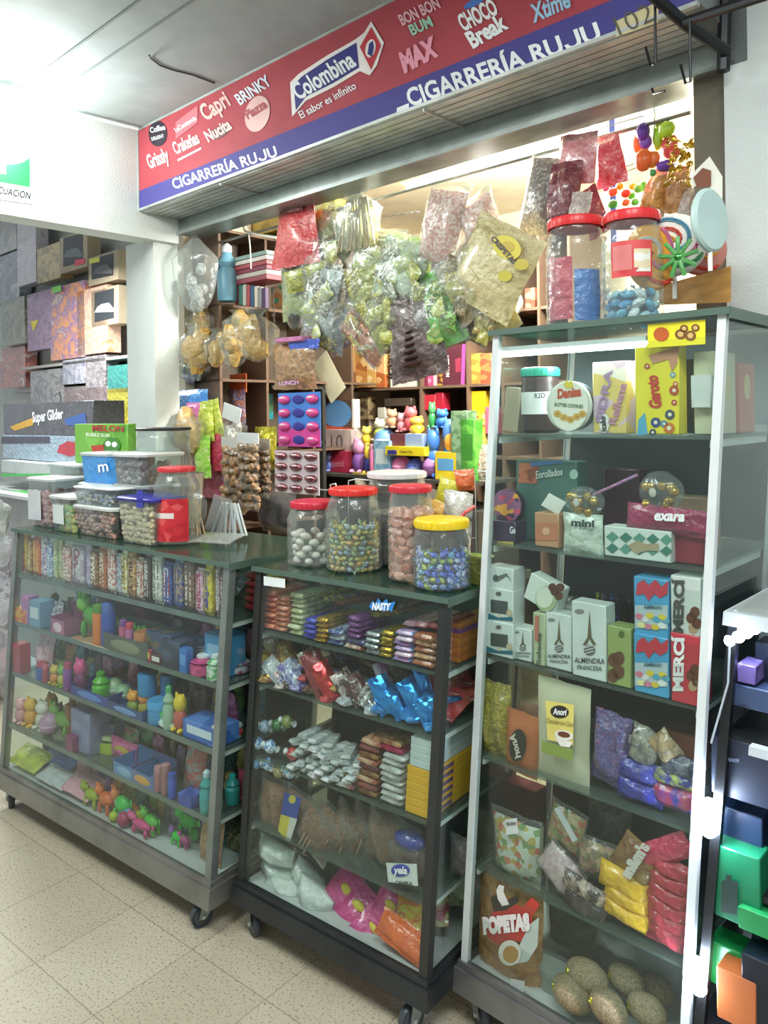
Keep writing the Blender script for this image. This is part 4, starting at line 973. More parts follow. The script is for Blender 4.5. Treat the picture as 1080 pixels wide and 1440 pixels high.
topb = [(384, .10, .995, 'c8b83a,e8d850:w20', 'yellow lettered bar on top of the orange red ones', -.25), (420, .12, 1.0, 'b0803a,8a3a2a:w20', 'brown and yellow bar leaning on the pale green ones', -.35), (440, .15, 1.0, 'b84a34,d8c040:w20', 'red bar with yellow print lying behind', -.3),
        (455, .12, .965, 'd8c850,a08a3a:w20', 'yellow green long bar above the blue ended ones', -.3), (475, .12, .96, '3a3a88,d8b840:w20', 'navy and yellow bar above the gold ended ones', -.35), (492, .14, .95, 'a05a34,8a4a2c:w20', 'copper bar lying across behind the purple bars', -.4),
        (545, .10, .95, 'b8982a,6a4a1a:w20', 'thin gold bar leaning beside the purple bars', -.5), (575, .16, .965, '6a3a2c,4a2a20:w20', 'dark brown bar at the back of the top shelf', -.2)]
for x, v, zz, m, l, yw in topb: lay(MC, U(x, v, zz), v + .04, zz, .16, .03, .016, m, l + ', middle showcase', yw, 0, G1)
for i in range(4):
    lay(MC, U(503, .04, .92), .085, .902 + i * .0145, .13, .045, .0145, '6a3070,8a4a90:w26', 'purple and maroon bar beside the silver ones, %s from the bottom' % ORD[i], -.1, 0, G1)
for i, (x, m, l) in enumerate(((573, 'd8a0b8,c890a8:w20', 'pink long bar on top of the sky blue ones'), (590, 'c87888,e0b0b8:w20', 'rose long bar beside the pink long bar'), (606, '8a2a34,a8323c:w16', 'dark red chocolate slab by the black post'))):
    lay(MC, U(x, .03, .955), .12, .955 + .003 * i, .17, .036, .015, m, l, -.06, 0, G1)
for i in range(8):   # long orange boxes seen through the right end
    o = solo('wafer_box', MB().box((0, 0, .006), (.05, .24, .0115), ch=.001), M(('c8782c', 'b86a28')[i % 2] if i != 6 else '7a3a88', 'p'), 'flat %s wafer box behind the black right post, %s from the bottom' % ('purple' if i == 6 else 'orange brown', ORD[i]), 'box', MC.pt(MW - .045, .22, MZ[4] + .001 + i * .012), (0, 0, MC.rz), 'flat wafer boxes at the showcase end')
# second shelf: loose pouches
def mp(b, m, l, v, tilt=0., pitch=-.8, kind='pouch', t=None, F=MC, name='candy_bar', g='loose bars heaped on the second shelf', cat='candy bar'):
    c, w, h = rct(F, v, *b); v = max(v, .018 + h * .575 * abs(math.sin(pitch)) + (t or min(w, h) * .45) * .4)
    c, w, h = rct(F, v, *b)
    if kind == 'pouch': mb = MB().pouch(w, h * 1.15, t or min(w, h) * .45, sd(), .7)
    R = Euler((pitch, tilt, F.rz)).to_matrix()
    p = c - R @ Vector((0, 0, h * .57)); zm = (MZ[3] if b[3] <= 1032 else MZ[0]) + .006
    p.z = max(p.z, zm + w / 2 * abs(math.sin(tilt)) * .8)
    return solo(name, mb, M(*m.split(':')), l, cat, p, (pitch, tilt, F.rz), g)
P2 = [((362, 920, 388, 945), 'c8983a,e8c060:f', 'crumpled gold foil bar at the far left', .03, .2), ((370, 915, 410, 935), '8a6a4a,b8985a:w20', 'brown and gold bar behind the gold foil bar', .10, .9), ((385, 925, 425, 950), 'a8823a,5a4028:w20', 'bronze bar with dark print at the upper left', .08, 1.0),
      ((362, 945, 382, 968), 'd0d4d8,a8acb0:w20', 'white silver bar at the lower left', .03, -.5), ((372, 955, 400, 975), 'c8ccd0,9aa0a8:w20', 'white silver bar lying under the bronze bar', .03, .6), ((380, 940, 396, 965), 'b03a48,e0c8cc:w20', 'red and white bar between silver bars', .025, -.4),
      ((400, 950, 420, 985), '4a3a98,c8c8d8:w20', 'violet and white bar in the middle left', .03, .1), ((395, 965, 425, 985), 'b8c0d0,5a50a0:w20', 'silver violet bar at the front edge', .02, .7), ((420, 940, 462, 962), 'a83038,d8c0b8:w20', 'deep red bar lettered in white, upper middle', .08, .9),
      ((425, 962, 470, 990), '983038,7a2028:w20', 'wine red bar slanting down to the front', .03, 1.0), ((440, 975, 478, 1000), 'b83a40,d84a48:f', 'shiny red foil bar at the front middle', .02, .9), ((460, 938, 488, 965), '6a2430,3a1c20:w20', 'maroon bar standing behind the red foil', .10, .3),
      ((470, 965, 505, 990), '4a2a28,c8b8b0:w20', 'dark brown bar with white lettering, slanting', .05, .8), ((485, 985, 520, 1010), '5a2a30,3a2022:w20', 'chocolate brown bar at the front middle', .02, .9), ((505, 955, 520, 985), '4a3a38,8a8a88:w20', 'black and silver bar left of the blue pouches', .06, .2),
      ((505, 990, 530, 1018), '585050,d8d4d0:w20', 'grey brown bar with silver ends', .02, .3), ((515, 1000, 535, 1022), 'c8ccd0,8a8e92:f', 'crumpled silver foil tip at the front', .015, .3), ((520, 950, 565, 968), 'a84a98,c8b8d0:w20', 'pink and lilac bar above the blue pouches', .08, 1.1),
      ((535, 925, 580, 945), '3a3438,5a4a4a:w20', 'black bar at the back of the heap', .14, 1.0), ((450, 905, 500, 925), '3a3030,5a4a40:w20', 'black brown bar at the back middle', .16, 1.1)]
for b, m, l, v, t in P2: mp(b, m, l + ' of the second shelf heap' if len(l.split()) < 8 else l, v, t)
P2 = [((518, 975, 560, 1000), 'b', .03, 1.1), ((535, 985, 575, 1015), 'b', .02, .4), ((560, 965, 600, 990), 'b', .04, .9), ((565, 990, 595, 1025), 'b', .015, -.2), ((590, 975, 618, 1005), 'b', .02, .5), ((590, 1005, 615, 1030), 'b', .012, .9), ((545, 1010, 575, 1030), 'b', .012, 1.0), ((575, 955, 618, 972), 'b', .07, 1.2)]
nm = ['long upper left', 'crumpled central', 'upper middle', 'shiny upright', 'right hand', 'lowest right', 'lowest left', 'rear right']
for (b, _, v, t), n_ in zip(P2, nm): mp(b, '1f78c8,3a9ae0:f', '%s bright blue foil pouch in the middle showcase' % n_, v, t, name='candy_pouch', g='bright blue foil pouches', cat='pouch')
for i, (a, b) in enumerate(((.03, 0), (.09, .02), (.15, .01), (.06, .045), (.13, .05))):
    solo('candy_pouch', MB().pouch(.10, .13, .03, sd(), .7), M('c83840,a82a34,d8c0c0', 'w18'), 'red pouch behind the black post on the second shelf, %s of five' % ORD[i], 'pouch', MC.pt(MW - .07, .05 + a, MZ[3] + .012 + b), (-1.35, 0, MC.rz + .2 * i), 'red pouches at the right end')
gq = random.Random(8)
for i in range(22):
    cn, cc = (('dark brown', '4a2c24,6c443a'), ('maroon', '6c2430,8c3c48'), ('black', '2a2626,4c4444'), ('silver', 'a8acb0,d0d4d8'), ('violet', '5a3878,8460a0'), ('copper', '94582c,c08850'))[i % 6]
    solo('candy_bar', MB().bar(.12, .04, .018, sd()), M(cc, 'w26'), '%s bar in the rear of the second shelf heap' % cn, 'candy bar', MC.pt(.08 + (i % 8) * .07, .15 + .05 * (i // 8), MZ[3] + .005 + .03 * (i // 8) + gq.uniform(0, .03)), (gq.uniform(-.3, .3), gq.uniform(-.3, .3), gq.uniform(0, 3)), 'loose bars heaped on the second shelf')
for i in range(30):
    cn, cc = (('bronze', '9c6c34,d0a860'), ('white and silver', 'd0d4d6,a4a8b0'), ('red', 'a82c38,cc5058'), ('dark brown', '4a2c24,7c5444'), ('violet', '4c3c98,b0a8d0'), ('chocolate and silver', '5a3a30,c8c4c0'))[(i * 5 + i // 6) % 6]
    if i % 10 > 6: cn, cc = 'bright blue', '2278c4,3c98dc'
    solo('candy_bar', MB().bar(.105, .038, .018, sd()), M(cc, 'w40'), '%s bar low in the second shelf heap' % cn, 'candy bar', MC.pt(.055 + (i % 10) * .060, .055 + .03 * (i // 10), MZ[3] + .003 + .019 * (i // 10)), (gq.uniform(-.15, .15), gq.uniform(-.12, .12), gq.uniform(-.9, .9) + MC.rz + PI / 2), 'loose bars heaped on the second shelf')
# third shelf
z = MZ[2]
g3 = 'wrapped sweets on the third shelf of the middle showcase'
mb = lambda c, r, s: MB().ell((0, 0, r), (r * .8, r * .8, r * .8), 12, 8, None, .04, s)
tw = [(362, 1045, 'blue and white', '2a80d0,d8e8f4'), (380, 1050, 'sky blue', '3a8ad0,e8f0f6'), (360, 1072, 'pale blue', '9ac0e0,2a80d0'), (378, 1075, 'blue', '2a78c8,c8dcf0'), (392, 1085, 'brown', '8a7a50,a89a70'), (408, 1085, 'white topped blue', '5aa0d8,e8f0f4'), (372, 1022, 'white and blue', '7ab0dc,e0e8f0'), (390, 1020, 'dark green', '2a7a38,1f6a30'), (404, 1015, 'olive', '7a8a4a,8a9a5a'), (412, 1060, 'bright red', 'c83038,b02830')]
for i, (x, y, l, m) in enumerate(tw):
    P = MC.hit(x, y, .03 + .04 * (y < 1040)); r = .019
    o = solo('twist_candy', MB().ell((0, 0, 0), (r, r * .9, r), 14, 9, None, .05, i), M(m, 'w50'), '%s twist wrapped round sweet, left on the third shelf' % l, 'sweet', P, (0, 0, MC.rz), g3)
    for s in (-1, 1): part('twist', MB().lathe([(.002, 0), (.010, .012)], 9, c=(s * r * .9, 0, 0), ax=Matrix.Rotation(s * PI / 2, 3, 'Y'), close=False), M('e6ecf0', 'p'), o)
gr = random.Random(3)
k = 0
for row in range(7):
    for cx in range(6 - (row > 4) * 2 - (row > 5)):
        x = 418 + cx * 16 + (row % 2) * 6 + (row > 4) * 10; zz = z + .014 + row * .0145
        if cx == 5 and row in (0, 1): continue
        u = MC.u_at(x, .03, zz)
        rowname = ('lowest', 'second', 'third', 'fourth', 'fifth', 'sixth', 'topmost')[row]
        solo('silver_bar', MB().bar(.085, .030, .0145, sd()), M(('b8bec0,d8dcdc', 'a8b0b0,c8cccc', 'c8ccce,9aa0a2')[k % 3], 'w30'), 'silver white wrapped bar, %s from the left in the %s row' % (ORD[cx], rowname), 'candy bar', MC.pt(u, .05 + gr.uniform(-.01, .01), zz - .012), (0, gr.uniform(-.1, .1), MC.rz + PI / 2 + gr.uniform(-.5, .5)), 'silver bars on the third shelf'); k += 1
for x0, x1, n, cols, d in ((474, 497, 3, ['a8303a,d8c8c0:w20', '2a7a48,c8d0c0:w20', 'b88a50,e0d0a8:f'], 'foil bar in the red and green column'), (499, 528, 9, ['8a5a3a,b88a60:f', '6a2c28,8a3c34:w20', '9a4a34,c8a080:w20'], 'brown foil bar in the tall brown column'), (531, 562, 8, ['8a8a88,c8c8c4:w20', 'c8ccc8,a8aca8:w20'], 'white wrapped slab beside the brown column')):
    stackcol(MC, z, x0, x1, n, .02, .10, cols, d + ' of the third shelf', group=g3, T=.0165)
uu, zt_ = stackcol(MC, z + .128, 531, 562, 2, .02, .10, ['b8285a,d04870:f', 'a06a48,d8b080:f'], 'magenta or copper bar topping the white slabs', group=g3, T=.016)
for i in range(6):
    u0, u1 = MC.u_at(568, .02, z), MC.u_at(603, .02, z)
    o = solo('candle_box', MB().box((0, 0, .0095), (u1 - u0, .22, .0185), ch=.001), M('e8b020', 'p'), 'yellow flat box near the black post, %s from the bottom' % ORD[i], 'box', MC.pt((u0 + u1) / 2, .135, z + .001 + i * .019), (0, 0, MC.rz), 'yellow flat boxes')
    part('printed_patch', MB().box(((u1 - u0) / 2 + .0004, -.04, .0095), (.0008, .05, .010)), M('6a4a70', 'p'), o)
for i in range(4):
    o = solo('candle_box', MB().box((0, 0, .009), (.062, .22, .0175), ch=.001), M('c8d4d6', 'p'), 'pale grey white box on top of the yellow boxes, %s from the bottom' % ORD[i], 'box', MC.pt((u0 + u1) / 2, .135, z + .116 + i * .018), (0, 0, MC.rz), 'pale boxes above the yellow ones')
    if i == 3:
        vs, fs = text_mesh('EZA', .05)[:2]; part('lettering', MB().add([((x - .5) * .034, (y - .5) * .016, .0182) for x, y in vs], fs), M('3a4a6a', 'p'), o, (0, -.07, 0))
# fourth shelf: bagged bread and snacks
z = MZ[1]
def fatbag(F, b, v, fill, label, clr=None, name='snack_bag', t=.5, tilt=0., bump=None, pitch=0., group=None, seed=None):
    c, w, h = rct(F, v, *b)
    R = Euler((pitch, tilt, F.rz)).to_matrix(); p = c + F.B * (w * t * .5) - R @ Vector((0, 0, h / 2))
    o = solo(name, MB().pouch(w, h, w * t, sd(), .6, .05), clr or CLR, label, 'bag', p, (pitch, tilt, F.rz), group)
    part('filling', MB().pouch(w * .9, h * .84, w * t * .88, SEED[0], .5, .02), fill, o, (0, 0, h * .05))['kind'] = 'stuff'
    return o
fatbag(MC, (357, 1095, 395, 1182), .03, M('9a6038,8a5430,6c4226', 'n220'), 'round clear bag of brown grains at the left of the fourth shelf')
o = fatbag(MC, (392, 1112, 428, 1186), .03, M('8a5630,74482a', 'n200'), 'grain bag wrapped with a blue and yellow band', tilt=.2)
shape(MC, .024, [(400, 1114), (424, 1122), (418, 1152), (395, 1145)], M('2a4aa8', 'p'), o, 'printed_band'); shape(MC, .024, [(395, 1145), (408, 1149), (402, 1180), (391, 1168)], M('d8c84a', 'p'), o, 'printed_band'); shape(MC, .024, [(408, 1149), (418, 1152), (408, 1184), (402, 1180)], M('d8d8d0', 'p'), o, 'printed_band'); shape(MC, .023, oval(411, 1124, 5, 6, 14), M('d8c84a', 'p'), o, 'printed_disc')
for i, (x0, tl) in enumerate(((408, .55), (432, .5), (456, .45), (480, .4))):
    o = fatbag(MC, (x0, 1140, x0 + 52, 1212), .02 + .02 * i, M('7c4c2c,8c5a34,603a20', 'n180'), 'clear bag of brown cereal sticks, %s from the left, slanting' % ORD[i], tilt=tl, t=.4, group='cereal stick bags')
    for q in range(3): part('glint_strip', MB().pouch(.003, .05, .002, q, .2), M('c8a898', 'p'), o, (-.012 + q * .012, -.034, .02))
fatbag(MC, (505, 1145, 560, 1232), .05, M('6a4226,7a5030', 'n200'), 'large clear bag of dark brown flakes in the middle', tilt=.15)
o = thing('snack_bag', 'round clear bag with blue top and white and blue label', 'bag', MC.pt(MC.u_at(570, .05, z), .07, z + .002), (0, 0, MC.rz))
part('bag_body', MB().sack(.115, .07, .125, 3, .3), CLR, o); part('filling', MB().ell((0, 0, .045), (.05, .03, .045), 16, 10), M('4a2e20,5a3826', 'n200'), o); part('blue_top', MB().ell((0, 0, .098), (.045, .028, .024), 16, 8), M('3a4290', 'w20'), o)
shape(MC, .012, [(543, 1213), (586, 1215), (588, 1246), (546, 1240)], M('e0e4e4', 'p'), o, 'printed_label'); shape(MC, .010, oval(563, 1224, 13, 9, 16), M('3a4aa8', 'p'), o, 'printed_label'); write('yela', MC, .009, (554, 1228), (573, 1229), 11, WH, o, .03)
write('CANELA', MC, .010, (556, 1243), (580, 1245), 5, M('332b2b', 'p'), o, .04)
fatbag(MC, (628, 1180, 664, 1240), .12, M('3a3230,5a4a44', 'n120'), 'dark bag behind the black post on the fourth shelf')
# bottom
z = MZ[0]
for i, (b, v, t) in enumerate((((350, 1188, 400, 1222), .04, .1), ((352, 1216, 405, 1248), .05, .2), ((360, 1240, 415, 1272), .03, .15), ((398, 1225, 445, 1262), .06, .5), ((405, 1250, 455, 1290), .03, .3))):
    fatbag(MC, b, v, M('f6f6f4,ececea', 'n90'), 'white powder bag at the bottom left, %s from the top' % ORD[i], CLR, tilt=t, t=.55, name='flour_bag', group='white powder bags')
pk = [((462, 1240, 520, 1300), .03, .5, 'upper left with flowers'), ((478, 1265, 548, 1325), .02, .3, 'large front'), ((525, 1265, 590, 1320), .04, .3, 'right hand'), ((500, 1300, 560, 1345), .012, .6, 'lower front'), ((560, 1275, 605, 1330), .05, .2, 'behind the post')]
for b, v, t, n_ in pk:
    c, w, h = rct(MC, v, *b); v += .02 + h * .5; c, w, h = rct(MC, v, *b); R = Euler((-.7, t, MC.rz)).to_matrix()
    o = solo('sweet_bag', MB().pouch(w, h * 1.1, h * .4, sd(), .7), M('d03080,e04898,c82a78', 'w12'), 'bright pink sweet bag at the bottom, %s' % n_, 'bag', c - R @ Vector((0, 0, h / 2)), (-.7, t, MC.rz), 'pink sweet bags')
    part('printed_flower', MB().ell((-w * .15, -h * .2, h * .68), (w * .12, .005, h * .1), 12, 6), M('e8d048', 'p'), o); part('printed_flower', MB().ell((w * .15, -h * .2, h * .72), (w * .1, .005, h * .09), 12, 6), M('58b868', 'p'), o)
    part('printed_ring', MB().lathe([(w * .10, 0), (w * .13, .001), (w * .15, 0)], 20, c=(w * .2, -h * .215, h * .3), ax=Matrix.Rotation(PI / 2, 3, 'X'), close=False), M('f0d8e8', 'p'), o)
for b, v, l in (((535, 1325, 600, 1358), .012, 'orange sweet bag above the other one at the bottom corner'), ((545, 1350, 598, 1380), .008, 'orange red sweet bag in the bottom front corner')):
    mp(b, 'e86a28,d85a20:w12', l, v, .2, -.6, name='sweet_bag', g='orange sweet bags', cat='bag')
for i, (a, h) in enumerate(((.05, 'e07038,d8c040:w20'), (.12, 'b83050,c8c890:w20'), (.20, 'd8d8b0,7a8a4a:w14'), (.27, 'a02858,c84a80:w14'))):
    solo('sweet_bag', MB().pouch(.10, .13, .04, sd(), .7), M(*h.split(':')), ('orange and yellow', 'dark pink and green', 'pale green and cream', 'plum pink')[i] + ' sweet bag behind the black post, bottom shelf', 'bag', MC.pt(MW - .08, a, z + .03 + .012 * i), (-1.1, 0, MC.rz + .5), 'sweet bags at the bottom right end')

# ================================================================ TALL CASE
def tc(v, s, x0, x1, yt, d, h, label, **k): return carton(TC, v, TZ[s], x0, x1, yt, d, M(*h.split(':')) if ':' in h else M(h, 'p'), label, **k)
D = .02
# top shelf (5)
o, r_, h_, p_ = jar(TC, TZ[5], 723, 770, 0, 517, M('2a9a80', 'p'), 'dark jar with green lid and white label on the top shelf', .022, .92, 1, name='spread_jar', body=M('3a2c28', 'p'), v=.07)
for q in o.children: pass
band(o, r_, PI * 1.12, PI * 1.88, h_ * .28, h_ * .62, M('dfe6e2', 'p')); write('R2D', TC, .066, (752, 560), (767, 559), 7, M('2a2a2a', 'p'), o)
tc(.12, 5, 706, 728, 545, .04, 'b8a890', 'tan cardboard box behind the green lidded jar', tilt=.12)
o = thing('cookie_tin', 'round cream cookie tin with red script lettering on the top shelf', 'tin', TC.hit(800, 608, .07), (0, 0, TC.rz))
c, w, h = rct(TC, .04, 769, 531, 832, 610)
c = TC.hit(800, 571, .04); R90 = Matrix.Rotation(-PI / 2, 3, 'X')
cl = o.location.copy(); Rz = Matrix.Rotation(-TC.rz, 3, 'Z'); lc = Rz @ (c - cl)
part('tin_body', MB().lathe([(.054, -.03), (.057, -.028), (.057, .0), (.055, .002)], 32, c=lc, ax=Matrix.Rotation(PI / 2, 3, 'X')), M('38404a', 't'), o)
part('tin_lid', MB().lathe([(.058, -.004), (.058, .003), (.054, .0045), (.0001, .0045)], 32, c=lc, ax=Matrix.Rotation(PI / 2, 3, 'X'), close=False), M('d4dad2', 'p'), o)
F5 = .04 - .0055
shape(TC, F5, oval(800, 571, 27, 35, 30), M('e6e6d8', 'p'), o, 'printed_label')
write('Danisa', TC, F5 - .001, (784, 560), (818, 556), 14, M('c8502c', 'p'), o, .05, .2); write('BUTTER COOKIES', TC, F5 - .001, (780, 571), (820, 574), 5, M('4a6a48', 'p'), o, .02)
for cx, cy in ((784, 582), (793, 587), (802, 590), (811, 586), (819, 582)): shape(TC, F5 - .001, oval(cx, cy, 5.5, 5, 12), M('d0a850', 'p'), o, 'printed_cookie'); shape(TC, F5 - .002, oval(cx, cy, 2, 1.8, 8), M('b8883a', 'p'), o, 'printed_cookie')
shape(TC, F5 - .001, [(793, 540), (797, 534), (800, 539), (803, 534), (806, 541), (804, 546), (795, 546)], M('e0cc40', 'p'), o, 'printed_crown')
o = tc(.05, 5, 834, 882, 509, .045, 'd8c070,d0b8c8,e8e0d0:r16', 'wrapped yellow and lilac box between the tin and the yellow box')
write('SIDRA', TC, .0475, (848, 596), (862, 520), 12, M('a88ab0', 'p'), o, .03); write('Rellena', TC, .0475, (866, 598), (882, 540), 12, M('c08aa0', 'p'), o, .03); shape(TC, .0475, oval(850, 595, 7, 14, 18), M('e4e4dc', 'p'), o, 'printed_label'); write('italo', TC, .046, (853, 606), (851, 585), 8, M('2c2c2c', 'p'), o)
o = tc(.03, 5, 894, 956, 484, .04, 'e8d838', 'tall yellow box with red lettering on the top shelf')
write('Garoto', TC, .029, (930, 573), (924, 527), 18, M('c8402c', 'p'), o, .05, .2)
shape(TC, .029, [(896, 612), (898, 590), (907, 580), (911, 611)], M('58a8c8', 'p'), o, 'printed_patch')
for cx, cy, r, hh in ((922, 594, 7, '3a4a80'), (942, 583, 7, '4a5058'), (948, 549, 7, 'b85028'), (950, 540, 4, 'd87840'), (941, 611 - 9, 8, 'c8742c'), (918, 608, 5, '3a4858'), (934, 596, 5, '4a8ab0'), (948, 566, 4, 'c03c34'), (946, 527, 4, '78a8b8'), (910, 515, 4, 'b84a38')): shape(TC, .0285, oval(cx, cy, r, r, 12), M(hh, 'p'), o, 'printed_figure'); shape(TC, .0275, oval(cx, cy, r * .4, r * .4, 10), M('e8e0c8', 'p'), o, 'printed_figure')
shape(TC, .0288, [(912, 500), (950, 488), (955, 490), (953, 510), (945, 523), (940, 505), (918, 512)], M('c89070', 'p'), o, 'printed_patch')
o = thing('card_sign', 'yellow card with brown hearts on top of the tall yellow box', 'sign', TC.hit(950, 470, .004))
shape(TC, .003, [(911, 456), (992, 449), (992, 484), (911, 489)], M('e6da30', 'p'), o, 'card'); shape(TC, .002, oval(930, 470, 11, 10, 18), M('b85a28', 'p'), o, 'printed_disc')
for cx, cy, r in ((957, 470, 8), (971, 472, 8), (962, 462, 6), (978, 461, 6)): shape(TC, .002, oval(cx, cy, r, r * .9, 14), M('7a5028', 'p'), o, 'printed_heart'); shape(TC, .001, oval(cx, cy, r * .55, r * .5, 10), M('c8a868', 'p'), o, 'printed_heart')
o = tc(.03, 5, 972, 1001, 520, .03, 'd0d4d0', 'small white price box hanging by the right post', name='price_tag'); o.location.z += .055; o.scale = (1, 1, .5)
tc(.10, 5, 965, 1003, 505, .12, '23272c', 'black box behind the small white price box')
for x0, x1, yt, h, l in ((0.03, .0, 0, 'c8c4a8', 'cream'), ):
    for i, (v0, hh, l2) in enumerate(((.05, 'c8c8a8', 'cream panettone box with vertical lettering'), (.17, 'c87060', 'salmon red box with oval label'))):
        o = solo('gift_box', MB().box((0, 0, .085 - .01 * i), (.05, .10, .17 - .02 * i), ch=.002), M(hh, 'p'), l2 + ' seen through the right side glass', 'box', TC.pt(TW - .045, v0 + .05, TZ[5] + .001), (0, 0, TC.rz))
        part('printed_label', MB().ell((.0255, 0, .10), (.0006, .02, .028), 14, 8), M('d8c890', 'p'), o)
# shelf 4 of glass (z 1.18)
o = tc(.10, 4, 727, 812, 648, .05, '4a7068', 'green biscuit box with pale script lettering at the back left'); o.location.z += .0
shape(TC, .099, [(730, 651), (758, 651), (755, 680), (729, 679)], M('b86a4a,8a4a38', 'r60'), o, 'printed_patch'); write('Enrollados', TC, .097, (754, 673), (792, 668), 11, M('c8d8d0', 'p'), o, .02, .2); shape(TC, .098, [(746, 650), (792, 647), (792, 651), (746, 656)], M('4a78b0', 'p'), o, 'printed_patch'); shape(TC, .098, oval(807, 667, 6, 7, 16), M('a8c8bc', 'p'), o, 'printed_disc')
for b_, l in (((691, 684, 735, 737), 'round purple tin showing fruit at the left of the second shelf'),):
    c = TC.hit(713, 711, .05); o = thing('cookie_tin', l, 'tin', c, (0, 0, TC.rz)); A_ = Matrix.Rotation(PI / 2, 3, 'X')
    part('tin_body', MB().lathe([(.038, -.025), (.040, -.02), (.040, .0)], 28, ax=A_), M('4a3a50', 't'), o); part('tin_lid', MB().lathe([(.041, -.002), (.041, .003), (.034, .004), (.0001, .004)], 28, ax=A_, close=False), M('8a5a80,c84a6a,e0a040,4a3048', 'r50'), o)
o = tc(.03, 4, 693, 725, 733, .05, '3a2c44', 'dark violet box under the purple tin'); shape(TC, .029, [(699, 761), (722, 762), (722, 769), (699, 769)], M('d0b050', 'p'), o, 'printed_patch'); write('Ge', TC, .028, (717, 750), (725, 750), 10, WH, o)
o = tc(.03, 4, 752, 786, 722, .05, 'c0906a', 'kraft brown gift box with folded top'); shape(TC, .029, [(753, 735), (784, 735), (784, 760), (753, 760)], M('c07a5a', 'p'), o, 'printed_patch'); shape(TC, .028, oval(768, 747, 6, 6, 6), M('d8a888', 'p'), o, 'printed_star')
part('flap', MB().pouch(.05, .035, .003, 4, .3), M('c8c8c0', 'm'), o, (.0, -.01, .055 + .03), (-.5, .4, 0))
o = bag(TC, .03, (792, 722, 848, 782), M('c8d4c8,b8c8bc', 'w16'), 'pale mint pouch with dark lettering on the second shelf', .03, name='candy_pouch', cat='pouch'); write('mini', TC, .012, (803, 739), (836, 741), 10, M('3a4a4a', 'p'), o, .05)
o = tc(.02, 4, 850, 944, 744, .05, 'd2dcd6', 'green and white diamond patterned box on the second shelf')
for i in range(5):
    for j in range(2):
        cx = 861 + i * 19; cy = 755 + j * 16 + i * 1.0
        shape(TC, .019, [(cx - 9, cy), (cx, cy - 7.5), (cx + 9, cy), (cx, cy + 7.5)], M(('5a9484', '3f7a6c')[(i + j) % 2], 'p'), o, 'printed_diamond')
shape(TC, .017, [(882, 767), (898, 760), (908, 765), (926, 764), (926, 775), (908, 774), (896, 779)], M('a8987a', 'p'), o, 'printed_patch')
o = tc(.04, 4, 946, 990, 752, .05, '8a2c3c', 'crimson box at the right of the second shelf')
o = bag(TC, .024, (880, 712, 994, 750), M('8a1f48,a02a58,6a1838', 'w10'), 'crimson wrapped bar with white lettering over the diamond box', .025, .05, 'chocolate_bar', 'chocolate bar', .4); write('exara', TC, .006, (920, 731), (963, 733), 11, WH, o, .04, .2)
for b, l in (((795, 684, 850, 728), 'clear packet of gold foil chocolates, left one'), ((898, 662, 962, 722), 'heart of gold foil chocolates wrapped in film, right one')):
    c, w, h = rct(TC, .04, *b); o = thing('chocolate_packet', l, 'sweets', c, (0, 0, TC.rz)); part('film', MB().ell((0, 0, 0), (w / 2, .025, h / 2), 14, 10, None, .05, 1), CLR, o)
    g = random.Random(w)
    for i in range(9): part('foil_chocolate', MB().ell((g.uniform(-.34, .34) * w, -.008, g.uniform(-.3, .3) * h), (.011, .011, .011), 10, 7, None, .06, i), M('c8a050,a8803a', 'f'), o)
    part('paper_label', MB().ell((-.01 * 1, -.021, 0), (.008, .002, .010), 10, 6), M('d8d0c8', 'm'), o)
solo('candy_stick', MB().tube([TC.hit(826, 700, .06), TC.hit(896, 668, .05)], .0035, 8), M('9a78c0,c86a8a,58a0b8', 'w80'), 'striped violet candy stick lying over the gold packets', 'sweet')
tc(.22, 4, 735, 790, 696, .05, 'a8a08a,8a8470:r20', 'greyish box at the rear of the second shelf'); tc(.22, 4, 850, 900, 660, .05, '4a2430', 'dark red box in the rear, second shelf')
tc(.2, 4, 945, 1000, 700, .06, 'a88a70', 'light brown box in the rear right, second shelf')
# shelf 3 (z .905)
def almond(x0, x1, yt, v, s=1., lbl='', txt=True, tall=True):
    o = tc(v, 3, x0, x1, yt, .045, 'd8e0de', lbl)
    cx = (x0 + x1) / 2; yb = proj(TC.pt(TC.u_at(cx, v, TZ[3]), v, TZ[3]))[1]; H = yb - yt; W = x1 - x0
    e = lambda a, b: (cx + a * W, yt + b * H)
    vv = v - .001
    shape(TC, vv, [e(.0, .10), e(.03, .28), e(.06, .45), e(.20, .55), e(.10, .55), e(.0, .47), e(-.10, .55), e(-.20, .55), e(-.06, .45), e(-.03, .28)], M('6a6248', 'p'), o, 'printed_tower')
    shape(TC, vv, oval(*e(0, .62), W * .17, H * .07, 16), M('707070', 'p'), o, 'printed_disc')
    for q in (-.03, .01, .05): shape(TC, vv - .001, [e(-.14, .61 + q), e(.12, .575 + q), e(.12, .585 + q), e(-.14, .62 + q)], M('e8ecea', 'p'), o, 'printed_stripe')
    if txt: write('ALMENDRA', TC, vv, e(-.44, .78), e(.44, .80), H * .07, M('3c4040', 'p'), o, .01); write('FRANCESA', TC, vv, e(-.36, .87), e(.36, .89), H * .06, M('3c4040', 'p'), o, .01)
    shape(TC, vv, oval(*e(-.3, .11), W * .14, H * .03, 14), M('8a8a88', 'p'), o, 'printed_oval')
    return o
almond(805, 853, 848, .02, lbl='large white box with tower print lettered ALMENDRA FRANCESA')
almond(768, 804, 863, .03, lbl='medium white box with tower print beside the large one')
almond(722, 748, 884, .03, lbl='small white box with tower print beside the window boxes')
